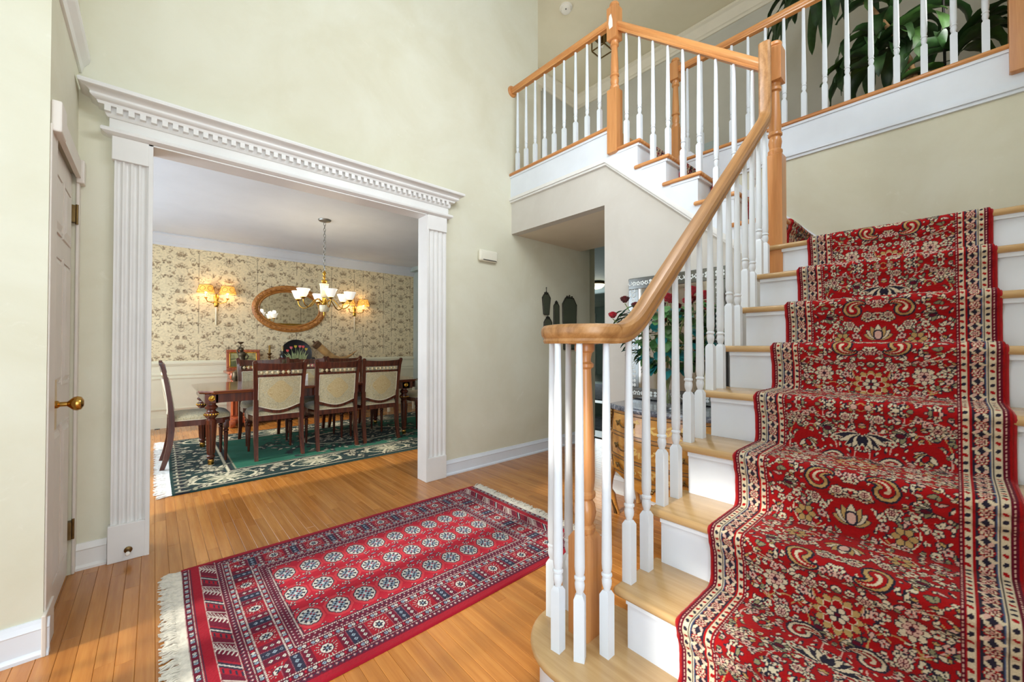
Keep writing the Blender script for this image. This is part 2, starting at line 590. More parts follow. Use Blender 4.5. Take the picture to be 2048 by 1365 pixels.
def color_grid(name, P, C, mat, parent=None, kind=None):
    """grid mesh with one colour per vertex: P (h,w,3) positions, C (h,w,3) linear colours"""
    h, w = P.shape[:2]
    off = np.array(parent['_off']) if parent is not None and parent.get('_world', 0) else np.zeros(3)
    me = bpy.data.meshes.new(name)
    me.vertices.add(h * w)
    me.vertices.foreach_set('co', (P.reshape(-1, 3) - off).astype(np.float32).ravel())
    i = np.arange(h * w).reshape(h, w)
    q = np.stack([i[:-1, :-1], i[:-1, 1:], i[1:, 1:], i[1:, :-1]], -1).reshape(-1, 4)
    nf = len(q)
    me.loops.add(nf * 4)
    me.loops.foreach_set('vertex_index', q.astype(np.int32).ravel())
    me.polygons.add(nf)
    me.polygons.foreach_set('loop_start', (np.arange(nf) * 4).astype(np.int32))
    me.polygons.foreach_set('use_smooth', np.ones(nf, bool))
    me.update(calc_edges=True)
    a = me.color_attributes.new('pattern', 'FLOAT_COLOR', 'POINT')
    cc = np.ones((h * w, 4), np.float32)
    cc[:, :3] = C.reshape(-1, 3)
    a.data.foreach_set('color', cc.ravel())
    me.materials.append(MATS[mat])
    o = bpy.data.objects.new(name, me)
    COL.objects.link(o)
    if parent is not None:
        o.parent = parent
    return o

# ------------------------------------------------------------------ woven and printed patterns, drawn as arrays
class Canvas:
    def __init__(s, h, w, cell, ground):
        s.h, s.w, s.cell = h, w, cell
        s.a = np.empty((h, w, 3), np.float32)
        s.a[:] = ground
        s.y, s.x = np.mgrid[0:h, 0:w].astype(np.float32) * cell
    def put(s, mask, col):
        s.a[mask] = col
    def win(s, cx, cy, r):
        c = s.cell
        i0, i1 = max(0, int((cy - r) / c)), min(s.h, int((cy + r) / c) + 2)
        j0, j1 = max(0, int((cx - r) / c)), min(s.w, int((cx + r) / c) + 2)
        if i0 >= i1 or j0 >= j1:
            return None
        return s.a[i0:i1, j0:j1], s.x[i0:i1, j0:j1] - cx, s.y[i0:i1, j0:j1] - cy
    def disc(s, cx, cy, r, col):
        k = s.win(cx, cy, r)
        if k:
            k[0][k[1] ** 2 + k[2] ** 2 < r * r] = col
    def ellipse(s, cx, cy, a, b, ang, col):
        k = s.win(cx, cy, max(a, b))
        if k:
            ca, sa = math.cos(ang), math.sin(ang)
            u, v = k[1] * ca + k[2] * sa, -k[1] * sa + k[2] * ca
            k[0][(u / a) ** 2 + (v / b) ** 2 < 1] = col
    def leaf(s, cx, cy, l, w, ang, col, edge=None):
        k = s.win(cx, cy, l * 1.1)
        if k:
            ca, sa = math.cos(ang), math.sin(ang)
            u, v = k[1] * ca + k[2] * sa, -k[1] * sa + k[2] * ca
            t = np.clip(u / l, 0, 1)
            wd = w * np.sin(PI * t ** 0.8)
            ins = (u > 0) & (u < l)
            if edge is not None:
                k[0][ins & (np.abs(v) < wd + s.cell * 1.1)] = edge
            k[0][ins & (np.abs(v) < wd)] = col
    def line(s, pts, wd, col):
        for (x0, y0), (x1, y1) in zip(pts[:-1], pts[1:]):
            L = math.hypot(x1 - x0, y1 - y0)
            k = s.win((x0 + x1) / 2, (y0 + y1) / 2, L / 2 + wd * 1.5)
            if not k or L < 1e-6:
                continue
            dx, dy = (x1 - x0) / L, (y1 - y0) / L
            u, v = k[1] * dx + k[2] * dy, -k[1] * dy + k[2] * dx
            k[0][(np.abs(v) < wd / 2) & (np.abs(u) < L / 2 + wd / 2)] = col
    def flower(s, cx, cy, r, n, petal, eye, edge, rot=0.0):
        k = s.win(cx, cy, r * 1.15)
        if not k:
            return
        rr, th = np.hypot(k[1], k[2]), np.arctan2(k[2], k[1]) + rot
        R = r * (0.70 + 0.30 * np.abs(np.cos(n * th / 2)))
        k[0][rr < R + s.cell * 0.9] = edge
        k[0][rr < R] = petal
        k[0][(rr < R) & (np.abs(np.cos(n * th / 2)) < 0.22) & (rr > r * 0.35)] = edge
        k[0][rr < r * 0.34] = edge
        k[0][rr < r * 0.22] = eye
    def palmette(s, cx, cy, r, ang, cols):
        edge, a, b, c = cols
        for j in range(-3, 4):
            s.leaf(cx, cy, r * (1.0 - 0.07 * abs(j)), r * 0.17, ang + j * 0.38, a if j % 2 == 0 else b, edge)
        s.ellipse(cx + math.cos(ang) * r * 0.3, cy + math.sin(ang) * r * 0.3, r * 0.36, r * 0.24, ang, edge)
        s.ellipse(cx + math.cos(ang) * r * 0.3, cy + math.sin(ang) * r * 0.3, r * 0.27, r * 0.16, ang, c)
    def boteh(s, cx, cy, r, ang, cols, flip=1):
        edge, gold, inner, dot = cols
        for k in range(26):
            t = k / 25
            a = ang + flip * t * 2.1
            px, py = cx + math.cos(a) * r * t * 0.95, cy + math.sin(a) * r * t * 0.95
            q = r * 0.48 * (1 - t) ** 0.65 + s.cell
            s.disc(px, py, q + s.cell * 1.1, edge)
        for rad, col in ((1.0, gold), (0.66, edge), (0.56, inner), (0.2, dot)):
            for k in range(26):
                t = k / 25
                a = ang + flip * t * 2.1
                px, py = cx + math.cos(a) * r * t * 0.95, cy + math.sin(a) * r * t * 0.95
                s.disc(px, py, r * 0.48 * (1 - t) ** 0.65 * rad, col)
# ------------------------------------------------------------------ the setting: shell of foyer, dining room, halls
YA, XS, XG, YR = 3.01, 2.695, 3.68, -0.30
XW = -0.30     # dining-side wall, wall under the upper flight, landing wall, right wall
ZC = 5.15                                     # two-storey ceiling
R1, R2 = 0.1905, 0.1955                       # risers of lower and upper flight
ZU = 9 * R1 + 6 * R2                          # upper floor level

struct(MB().box((-1.6, -1.7, -0.12), (4.15, 7.45, -0.0125)).build('floor', 'floor_gap'))
FLOOR = bpy.data.objects['floor']

# strip oak boards, running front to back of the house (y)
def plank_mesh(L):
    w, c, t = 0.0535, 0.0014, 0.012
    vs = []
    for (ins, z) in ((0, -t), (0, -c), (c, 0)):
        vs += [(ins, ins, z), (w - ins, ins, z), (w - ins, L - ins, z), (ins, L - ins, z)]
    fs = [(8, 9, 10, 11)]
    for b in (0, 4):
        fs += [(b + k, b + (k + 1) % 4, b + 4 + (k + 1) % 4, b + 4 + k) for k in range(4)]
    return vs, fs
PLANKS = []
lens = [0.45, 0.6, 0.75, 0.9, 1.05, 1.2, 1.4]
yaw = math.radians(48.089)
def to_px(x, y, z=0.0):
    fx, fy = math.cos(yaw), math.sin(yaw)
    d = x * fx + y * fy
    if d < 0.1:
        return None
    r = x * fy - y * fx
    return 1024 + 797 * r / d, 692 - 797 * (z - 1.143) / d, d
for i in range(int(5.6 / 0.054)):
    x = -1.5 + i * 0.054
    y = -1.55 - random.random()
    while y < 7.34:
        L = random.choice(lens)
        y1 = min(y + L, 7.35)
        if y1 - y < 0.1:
            break
        full = abs(y1 - y - L) < 1e-6
        xc, yc = x + 0.027, (y + y1) / 2
        PLANKS.append((x, y, L if full else y1 - y, full, xc, yc))
        y = y1
def plank_score(p):
    x, y, L, full, xc, yc = p
    if not full:
        return 0
    best = 0
    for t in (0.05, 0.3, 0.5, 0.7, 0.95):
        yy = y + L * t
        q = to_px(xc, yy)
        if not q or not (0 < q[0] < 2048 and 690 < q[1] < 1365):
            continue
        if xc > 0.98 and yy < 0.72:
            continue
        if 0.12 < xc < 1.94 and 1.48 < yy < 2.63:
            continue
        if yy > 2.28 and xc < -0.33:
            continue
        if yy > 3.05 and not (-0.02 < xc * 3.05 / yy < 1.70):
            continue
        if xc > 2.69 and not (1.9 < yy < 2.98 and yy * 2.69 / xc > 1.89):
            continue
        if 0.15 < xc < 3.5 and 4.0 < yy < 6.2:
            continue
        best = max(best, 1 / (q[2] ** 2))
    return best * L
scored = sorted([(plank_score(p), k) for k, p in enumerate(PLANKS)], reverse=True)
single = {k for sc, k in scored[:300] if sc > 0}
PM = {}
for L in lens:
    vs, fs = plank_mesh(L)
    me = bpy.data.meshes.new('floor_board')
    me.from_pydata(vs, [], fs)
    me.materials.append(MATS['floor_oak'])
    PM[L] = me
rest = MB()
for k, (x, y, L, full, xc, yc) in enumerate(PLANKS):
    if k in single:
        o = bpy.data.objects.new('floor_board', PM[L])
        COL.objects.link(o)
        o.parent = FLOOR
        o.location = (x, y, 0)
    elif not (xc > 1.05 and yc < 0.3 and y + L < 0.7):
        vs, fs = plank_mesh(L)
        rest.add([(a + x, b + y, c) for a, b, c in vs], fs)
me = bpy.data.meshes.new('floor_boards_beyond')
me.from_pydata(rest.v, [], rest.f)
me.materials.append(MATS['floor_oak'])
o = bpy.data.objects.new('floor_boards_beyond', me)
COL.objects.link(o)
o.parent = FLOOR
o['kind'] = 'stuff'

# walls
w = MB()
w.box((XW - 0.04, YA, 0), (-0.03, 3.09, 2.265))
w.box((1.715, YA, 0), (3.99, 3.09, 2.265))
w.box((XW - 0.04, YA, 2.265), (3.99, 3.09, 2.70))
w.box((XW - 0.04, YA, 2.70), (3.08, 3.09, ZC))
struct(w.build('wall_dining_side', 'foyer_wall'))
XW = -0.30
w = MB()
w.box((XW - 0.09, 2.36, 0), (XW, 2.40, ZC))
w.box((XW - 0.09, 2.40, 2.01), (XW, 2.962, ZC))
w.box((XW - 0.09, 2.962, 0), (XW, 3.09, ZC))
struct(w.build('wall_closet', 'foyer_wall'))
struct(MB().box((XW - 0.5, 2.36, 0), (XW - 0.09, 3.05, 2.3)).build('wall_closet_inside', 'trim_white'))
struct(MB().box((-1.6, 2.28, 0), (XW, 2.36, ZC)).build('wall_left', 'foyer_wall'))
# front wall behind the viewer, with the windows that let the day in
w = MB()
x0, x1 = -1.6, -1.5
for (ya, yb, za, zb) in ((-1.7, 0.35, 0, 2.95), (0.35, 2.28, 0, 0.12), (0.62, 0.95, 0.12, 2.15), (1.80, 1.92, 0.12, 2.15), (0.95, 1.80, 0.12, 0.85), (0.35, 2.28, 2.55, 2.95), (0.35, 2.28, 2.15, 2.25),
                         (-1.7, -1.3, 2.95, ZC), (0.7, 2.28, 2.95, ZC), (-1.3, 0.7, 4.95, ZC)):
    w.box((x0, ya, za), (x1, yb, zb))
struct(w.build('wall_front', 'foyer_wall'))
nwin = 0
def window_unit(y0, y1, z0, z1, nx, nz, x=-1.55):
    global nwin
    nwin += 1
    f = MB()
    for (a, b, c, d) in ((y0, y0 + 0.03, z0, z1), (y1 - 0.03, y1, z0, z1), (y0, y1, z0, z0 + 0.03), (y0, y1, z1 - 0.03, z1)):
        f.box((x - 0.03, a, c), (x + 0.03, b, d))
    o = struct(f.build('window_%d' % nwin, 'trim_white'))
    m = MB()
    for i in range(1, nx):
        yy = y0 + (y1 - y0) * i / nx
        m.box((x - 0.01, yy - 0.011, z0), (x + 0.01, yy + 0.011, z1))
    for i in range(1, nz):
        zz = z0 + (z1 - z0) * i / nz
        m.box((x - 0.01, y0, zz - 0.011), (x + 0.01, y1, zz + 0.011))
    if m.v:
        m.build('muntins', 'trim_white', o)
    return o
window_unit(0.35, 0.62, 0.12, 2.15, 1, 5)
window_unit(0.95, 1.80, 0.85, 2.15, 3, 3)
window_unit(1.92, 2.28, 0.12, 2.15, 2, 5)
window_unit(0.35, 2.28, 2.25, 2.55, 6, 1)
window_unit(-1.3, 0.7, 2.95, 4.95, 4, 4)
# unseen sheet added in the upper window to block the direct sun
o = bpy.data.objects['window_5']
MB().box((-1.5085, -1.3, 2.95), (-1.5065, 0.7, 4.95)).build('sun_block_panel', 'paper_white', o)
w = MB()
w.box((0.66, YR - 0.1, 0), (5.2, YR, ZC))
w.box((0.66, -1.7, 0), (0.76, YR - 0.1, ZC))
w.box((-1.6, -1.7, 2.6), (0.66, -1.6, ZC))
w.box((-1.6, -1.7, 0), (-1.35, -1.6, 2.6))
w.box((0.45, -1.7, 0), (0.66, -1.6, 2.6))
struct(w.build('wall_right', 'foyer_wall'))
nwin += 1  # unseen stair window, added only to go with the fill lamp
f = MB()
for (a, b, c, d) in ((1.0, 1.06, 3.0, 4.2), (2.34, 2.40, 3.0, 4.2), (1.0, 2.40, 3.0, 3.06), (1.0, 2.40, 4.14, 4.2), (1.68, 1.72, 3.06, 4.14)):
    f.box((a, YR, c), (b, YR + 0.03, d))
wo = struct(f.build('window_%d' % nwin, 'trim_white'))
for (a, b) in ((1.06, 1.68), (1.72, 2.34)):
    MB().box((a, YR + 0.004, 3.06), (b, YR + 0.012, 4.14)).build('pane', 'paper_white', wo)
# wall below the upper flight and over the passage
DIAG = [(1.862, 2.643), (0.66, 1.575)]
poly = [(0.66, 0), (1.885, 0), (1.885, 2.278), (YA, 2.278), (YA, 2.643), DIAG[0], DIAG[1]]
w = MB()
w.prism([(0.66, 0), (1.885, 0), (1.885, 2.278), (1.862, 2.643), (0.66, 1.575)], 'x', XS, XS + 0.09)
w.prism([(1.885, 2.278), (YA, 2.278), (YA, 2.643), (1.862, 2.643)], 'x', XS, XS + 0.09)
struct(w.build('wall_stair', 'hall_wall'))
struct(MB().box((XG, YR, 0), (XG + 0.1, 1.885, ZU - 0.25)).build('wall_landing', 'foyer_wall'))
struct(MB().box((XS + 0.09, 1.80, 0), (4.15, 1.885, 2.278)).build('wall_passage', 'hall_wall'))
struct(MB().box((XG + 0.1, 1.60, 0), (4.2, 1.80, 2.9)).build('wall_passage_end', 'hall_wall'))
struct(MB().box((XS + 0.09, 1.885, 2.278), (3.81, YA, 2.40)).build('ceiling_passage', 'soffit_cream'))
# upper floor slab and hall
w = MB()
w.box((XS + 0.02, 1.80, ZU - 0.24), (5.2, 4.2, ZU - 0.01))
w.box((XG + 0.02, YR, ZU - 0.24), (5.2, 1.80, ZU - 0.01))
struct(w.build('floor_upper', 'oak_y'))
struct(MB().box((5.1, YR, ZU), (5.2, 4.2, ZC)).build('wall_gallery', 'upper_wall'))
w = MB()
w.box((2.98, 4.1, ZU), (3.35, 4.2, ZC))
w.box((4.15, 4.1, ZU), (5.2, 4.2, ZC))
w.box((3.35, 4.1, ZU + 2.03), (4.15, 4.2, ZC))
struct(w.build('wall_upper_end', 'upper_wall'))
struct(MB().box((2.99, 3.09, ZU), (3.08, 4.2, ZC)).build('wall_upper_side', 'foyer_wall'))
struct(MB().box((2.695, -1.7, ZC), (5.2, 4.2, ZC + 0.1)).build('ceiling_upper_hall', 'upper_ceiling'))
struct(MB().box((-1.6, -1.7, ZC), (2.695, 3.09, ZC + 0.1)).build('ceiling', 'ceiling_white'))

# upper hall crown moulding, mitred round the corner
crown = [(0, 0), (-0.02, 0), (-0.035, 0.02), (-0.05, 0.03), (-0.10, 0.11), (-0.125, 0.13), (-0.125, 0.16), (0, 0.16)]
def crown_run(name, pts, prof, mat):
    """profile (out, up) swept along points (x, y, nx, ny, z); nx, ny point into the room"""
    m = MB()
    n = len(prof)
    vs, fs = [], []
    for (x, y, nx, ny, z) in pts:
        vs += [(x - nx * a, y - ny * a, z + b) for a, b in prof]
    for i in range(len(pts) - 1):
        fs += [(i * n + k, i * n + (k + 1) % n, (i + 1) * n + (k + 1) % n, (i + 1) * n + k) for k in range(n)]
    fs += [tuple(range(n)), tuple((len(pts) - 1) * n + k for k in range(n))]
    return struct(m.add(vs, fs).build(name, mat))
crown_run('trim_2', [(5.1, YR, -1, 0, ZC - 0.165), (5.1, 4.1, -1, -1, ZC - 0.165), (3.08, 4.1, 1, -1, ZC - 0.165), (3.08, 3.09, 1, 0, ZC - 0.165)], crown, 'trim_cream')

# upper hall door, pale blue, standing open
d = struct(MB().bbox((3.38, 4.06, ZU), (4.12, 4.10, ZU + 2.0), 0.004).build('door_2', 'door_blue'), 'pale blue door at the end of the upper hall')
for (a, b) in ((0.15, 0.85), (1.0, 1.85)):
    for s in (3.46, 3.79):
        MB().bbox((s, 4.045, ZU + a), (s + 0.25, 4.062, ZU + b), 0.008).build('panel', 'door_blue', d)
MB().lathe([(0.012, 0), (0.012, 0.03), (0.026, 0.04), (0.028, 0.055), (0.015, 0.066)], (3.45, 4.055, ZU + 0.95), 12, axis='y').xf(Matrix.Translation((0, 8.11, 0)) @ Matrix.Scale(-1, 4, (0, 1, 0))).build('knob', 'brass', d, 40)
t = MB()
t.box((3.27, 4.075, ZU), (3.37, 4.1, ZU + 2.04))
t.box((4.13, 4.075, ZU), (4.23, 4.1, ZU + 2.04))
t.box((3.25, 4.07, ZU + 2.04), (4.25, 4.1, ZU + 2.16))
struct(t.build('trim_3', 'trim_cream'))

# far hall seen through the passage
struct(MB().box((4.15, 1.7, -0.12), (11.2, 9.3, -0.004)).build('floor_far', 'far_tile'))
w = MB()
w.box((11.0, 1.7, 0), (11.1, 9.3, 3.2))
w.box((3.99, 9.2, 0), (11.1, 9.3, 3.2))
w.box((4.15, 1.6, 0), (11.1, 1.7, 3.2))
struct(w.build('wall_far', 'far_hall_wall'))
struct(MB().box((3.91, 3.09, 0), (3.99, 9.3, 3.2)).build('wall_far_side', 'far_hall_wall'))
struct(MB().prism([(3.8, 2.62), (7.5, 2.62), (11.1, 2.42), (11.1, 2.9), (3.8, 2.9)], 'y', 1.6, 9.3).build('ceiling_far', 'far_hall_wall'))
struct(MB().box((5.5, 1.7, -0.004), (11.0, 9.2, 0.19)).build('floor_far_step', 'far_tile'))
tag(MB().bbox((5.8, 3.9, 0.1902), (8.2, 6.4, 0.202), 0.004).build('hall_rug', 'far_rug'), 'grey flat rug on the step of the far hall', 'rug')
tag(MB().bbox((4.5, 3.0, -0.0038), (5.3, 4.2, 0.008), 0.004).build('door_mat', 'far_rug'), 'dark mat on the tiles before the far step', 'mat')
d = struct(MB().bbox((10.95, 8.04, 0.19), (10.99, 8.86, 2.22), 0.004).build('door_3', 'trim_white'), 'white glazed door at the end of the far hall')
for i in range(3):
    for j in range(2):
        MB().box((10.94, 8.12 + j * 0.34, 0.5 + i * 0.55), (10.952, 8.40 + j * 0.34, 1.0 + i * 0.55)).build('pane', 'alabaster_and_pane_glow', d)  # panes made to glow, standing in for daylight behind the glass
MB().lathe([(0.02, 0), (0.03, 0.04), (0.0, 0.06)], (10.88, 8.08, 1.15), 10, axis='x').build('knob', 'brass', d)

# dining room shell
struct(MB().box((-1.3, 7.36, 0), (4.2, 7.46, 2.72)).build('wall_dining_back', 'panel_cream'))
w = MB()
w.box((-1.3, 3.09, 0), (-1.2, 3.6, 2.72))
w.box((-1.3, 4.7, 0), (-1.2, 5.8, 2.72))
w.box((-1.3, 6.9, 0), (-1.2, 7.36, 2.72))
for (a, b) in ((3.6, 4.7), (5.8, 6.9)):
    w.box((-1.3, a, 0), (-1.2, b, 0.45))
    w.box((-1.3, a, 2.15), (-1.2, b, 2.72))
struct(w.build('wall_dining_left', 'panel_cream'))
window_unit(3.6, 4.7, 0.45, 2.15, 3, 4, -1.25)
window_unit(5.8, 6.9, 0.45, 2.15, 3, 4, -1.25)
struct(MB().box((4.1, 3.09, 0), (4.2, 7.36, 2.72)).build('wall_dining_right', 'panel_cream'))
struct(MB().box((-1.3, 3.09, 2.70), (4.2, 7.46, 2.80)).build('ceiling_dining', 'ceiling_white'))
crown2 = [(0, -0.03), (-0.015, -0.03), (-0.03, 0.0), (-0.045, 0.01), (-0.09, 0.085), (-0.12, 0.105), (-0.12, 0.125), (0, 0.125)]
crown_run('trim_4', [(-1.2, 7.36, 1, -1, 2.574), (4.1, 7.36, -1, -1, 2.574), (4.1, 3.09, -1, 1, 2.574)], crown2, 'ceiling_white')

# wainscot of the dining room: chair rail, framed panels, baseboard
def wainscot(name, a, b, fixed, axis):
    """run along axis from a to b on plane 'fixed'; parts: chair rail, baseboard, panel mouldings"""
    def B(u0, u1, o0, o1, z0, z1):
        if axis == 'x':
            return (u0, fixed - o1, z0), (u1, fixed - o0, z1)
        return (fixed - o1, u0, z0), (fixed - o0, u1, z1)
    p, q = B(a, b, 0.0, 0.006, 0.0, 0.93)
    root = struct(MB().box(p, q).build(name, 'panel_cream'))
    m = MB()
    for o1, z0, z1 in ((0.035, 0.885, 0.912), (0.022, 0.865, 0.885), (0.018, 0.912, 0.93)):
        m.box(*B(a, b, 0.006, o1, z0, z1))
    m.build('chair_rail', 'panel_cream', root)
    m = MB()
    m.box(*B(a, b, 0.006, 0.022, 0, 0.15))
    m.box(*B(a, b, 0.006, 0.014, 0.15, 0.175))
    m.build('baseboard', 'panel_cream', root)
    m = MB()
    m.box(*B(a, b, 0.006, 0.016, 0.73, 0.75))
    m.build('moulding_strip', 'panel_cream', root)
    n = max(1, int((b - a) / 0.95))
    for i in range(n):
        u0, u1 = a + (b - a) * i / n + 0.06, a + (b - a) * (i + 1) / n - 0.06
        f = MB()
        for (c, d, e, g) in ((u0, u1, 0.25, 0.268), (u0, u1, 0.68, 0.698), (u0, u0 + 0.018, 0.25, 0.698), (u1 - 0.018, u1, 0.25, 0.698)):
            f.box(*B(c, d, 0.006, 0.018, e, g))
        f.build('panel_frame', 'panel_cream', root)
    return root
wainscot('trim_5', -1.2, 4.1, 7.36, 'x')
wainscot('trim_6', 3.09, 7.34, 4.1, 'y')

# baseboards of the foyer (board, ogee cap, shoe)
def baseboard(name, a, b, fixed, axis, sgn, mat='trim_white', h=0.13):
    """sgn: direction the face looks along the other axis"""
    prof = [(0, 0), (0.030, 0), (0.030, 0.012), (0.016, 0.022), (0.016, h - 0.035), (0.020, h - 0.03), (0.012, h - 0.012), (0.008, h), (0, h)]
    poly = [(fixed + sgn * o, z) for o, z in prof]
    return struct(MB().prism(poly, 'y' if axis == 'y' else 'x', a, b).build(name, mat)) if axis == 'x' else struct(MB().prism(poly, 'y', a, b).build(name, mat))
baseboard('baseboard_dining_side', 1.905, 3.99, YA, 'x', -1, 'trim_cool')
baseboard('baseboard_corner', XW + 0.012, -0.178, YA, 'x', -1, 'trim_white')
baseboard('baseboard_left', -1.5, XW + 0.018, 2.28, 'x', -1, 'trim_cool')
baseboard('baseboard_stair', 0.66, 1.885, XS, 'y', -1, 'trim_white')

# entablature, pilasters and dentils round the dining-room opening
def mitre_stack(xl, xr, yw, levels):
    vs, fs = [], []
    for p, z in levels:
        vs += [(xl - p, yw, z), (xl - p, yw - p, z), (xr + p, yw - p, z), (xr + p, yw, z)]
    for i in range(len(levels) - 1):
        a = 4 * i
        fs += [(a + k, a + k + 1, a + 5 + k, a + 4 + k) for k in range(3)]
        fs.append((a + 3, a, a + 4, a + 7))
    n = 4 * (len(levels) - 1)
    fs += [(3, 2, 1, 0), (n, n + 1, n + 2, n + 3)]
    return MB().add(vs, fs)
XL0, XR0 = -0.14, 1.865
ent = struct(mitre_stack(XL0, XR0, YA, [(0.045, 2.285), (0.045, 2.36)]).build('trim_1', 'trim_white'), 'white classical surround of the dining room opening')
mitre_stack(XL0, XR0, YA, [(0.05, 2.253), (0.06, 2.257), (0.075, 2.266), (0.078, 2.276), (0.072, 2.286), (0.05, 2.29)]).build('astragal', 'trim_white', ent, 30)
mitre_stack(XL0, XR0, YA, [(0.05, 2.345), (0.056, 2.35), (0.06, 2.36), (0.06, 2.40)]).build('bed_mould', 'trim_white', ent, 30)
lv = [(0.085, 2.392), (0.088, 2.40)]
for k in range(9):
    t = k / 8
    lv.append((0.09 + 0.045 * t + 0.008 * math.sin(t * 2 * PI), 2.405 + 0.04 * t))
lv += [(0.142, 2.447), (0.15, 2.452), (0.153, 2.462), (0.15, 2.472), (0.05, 2.474)]
mitre_stack(XL0, XR0, YA, lv).build('cornice', 'trim_white', ent, 30)
dm = MB().box((-0.012, 0, 0), (0.012, 0.03, 0.03))
me = None
k = 0
xx = XL0 - 0.05
while xx < XR0 + 0.05:
    if me is None:
        o = dm.build('dentil', 'trim_white', ent, loc=(xx, YA - 0.086, 2.363))
        me = o.data
    else:
        link_part(me, 'dentil', ent, (xx, YA - 0.086, 2.363))
    xx += 0.045
for (xa, xb) in ((-0.165, -0.03), (1.715, 1.895)):
    # fluted shaft as one profile
    n = 4
    pr = [(xa, YA), (xa, YA - 0.036)]
    wdt = xb - xa
    fl = wdt * 0.178 / 0.72
    gap = (wdt - n * fl * 0.72) / (n + 1)
    u = xa + gap
    for i in range(n):
        for q in range(7):
            a = PI * q / 6
            pr.append((u + fl * 0.72 * q / 6, YA - 0.036 + 0.012 * math.sin(a)))
        u += fl * 0.72 + gap
    pr += [(xb, YA - 0.036), (xb, YA)]
    MB().prism(pr, 'z', 0.19, 2.15).build('pilaster', 'trim_white', ent)
    MB().bbox((xa - 0.01, YA - 0.05, 0), (xb, YA, 0.195), 0.003).build('plinth_block', 'trim_white', ent)
    MB().bbox((xa - 0.01, YA - 0.05, 2.13), (xb, YA, 2.256), 0.003).build('cap_block', 'trim_white', ent)
j = MB()
j.box((-0.0305, YA - 0.049, 0), (-0.012, 3.11, 2.262))
j.box((1.698, YA - 0.049, 0), (1.7155, 3.11, 2.262))
j.box((-0.03, YA - 0.049, 2.246), (1.715, 3.11, 2.2655))
j.build('jamb_lining', 'trim_white', ent)
j = MB()
j.box((-0.13, 3.09, 0), (-0.02, 3.11, 2.37))
j.box((1.705, 3.09, 0), (1.815, 3.11, 2.37))
j.box((-0.13, 3.09, 2.26), (1.815, 3.11, 2.37))
j.build('inner_casing', 'trim_white', ent)

# closet door in the side wall
DX = XW - 0.002
door = struct(MB().box((DX - 0.035, 2.412, 0.012), (DX - 0.012, 2.950, 1.992)).build('door_1', 'door_white'), 'narrow white panelled closet door with brass knob')
for (z0, z1) in ((0.14, 0.78), (0.98, 1.52), (1.64, 1.87)):
    for (y0, y1) in ((2.47, 2.655), (2.715, 2.895)):
        m = MB()
        e, d0, d1 = 0.026, DX - 0.012, DX - 0.003
        vs = [(d0, y0, z0), (d0, y1, z0), (d0, y1, z1), (d0, y0, z1), (d1, y0 + e, z0 + e), (d1, y1 - e, z0 + e), (d1, y1 - e, z1 - e), (d1, y0 + e, z1 - e)]
        m.add(vs, [(4, 5, 6, 7), (0, 1, 5, 4), (1, 2, 6, 5), (2, 3, 7, 6), (3, 0, 4, 7)])
        pn = m.build('door_panel', 'door_white', door)
        f = MB()
        for (a, b, c, d) in ((y0 - 0.014, y1 + 0.014, z0 - 0.014, z0), (y0 - 0.014, y1 + 0.014, z1, z1 + 0.014), (y0 - 0.014, y0, z0, z1), (y1, y1 + 0.014, z0, z1)):
            f.box((d0, a, c), (d0 + 0.005, b, d))
        f.build('panel_moulding', 'door_white', pn)
kx, ky, kz = DX - 0.012, 2.530, 0.895
pl = MB().prism([(ky - 0.026, kz - 0.105), (ky + 0.026, kz - 0.105), (ky + 0.034, kz), (ky + 0.026, kz + 0.105), (ky - 0.026, kz + 0.105), (ky - 0.034, kz)], 'x', kx, kx + 0.007).build('escutcheon', 'brass', door)
MB().lathe([(0.016, 0.0), (0.016, 0.008), (0.010, 0.014), (0.010, 0.034), (0.018, 0.042), (0.028, 0.052), (0.031, 0.064), (0.027, 0.076), (0.014, 0.083), (0.0, 0.084)], (kx + 0.006, ky, kz), 18, axis='x').build('door_knob', 'brass', door, 40)
for hz in (1.76, 0.185):
    h = MB().box((DX - 0.012, 2.925, hz), (DX + 0.0035, 2.975, hz + 0.085)).build('hinge', 'old_brass', door)
    MB().lathe([(0.0055, -0.006), (0.0055, 0.094)], (DX + 0.007, 2.952, hz), 10).build('hinge_pin', 'old_brass', h, 40)
cs = MB()
cs.bbox((XW, 2.955, 0), (XW + 0.012, 3.008, 1.99), 0.004)
cs.bbox((XW, 2.285, 0), (XW + 0.006, 2.405, 1.99), 0.002)
c1 = struct(cs.build('trim_7', 'door_white'))
MB().prism([(2.30, 1.99), (3.004, 1.99), (3.004, 2.05), (2.985, 2.075), (2.32, 2.075), (2.30, 2.05)], 'x', XW, XW + 0.018).build('head_casing', 'door_white', c1)
MB().bbox((XW, 2.945, 1.965), (XW + 0.03, 3.006, 2.085), 0.006).build('corner_block', 'door_white', c1)
MB().bbox((XW, 2.29, 1.965), (XW + 0.03, 2.40, 2.085), 0.006).build('corner_block', 'door_white', c1)
MB().bbox((XW, 2.245, 0), (XW + 0.012, 2.405, 0.15), 0.003).build('plinth_block', 'door_white', c1)
# moulded ledge high on the closet wall
prof = [(0, 0), (0.010, 0), (0.016, 0.03), (0.036, 0.06), (0.04, 0.075), (0.04, 0.095), (0, 0.095)]
struct(MB().prism([(XW + a, 2.555 + b) for a, b in prof], 'y', 2.3, 3.008).build('trim_9', 'trim_white'))
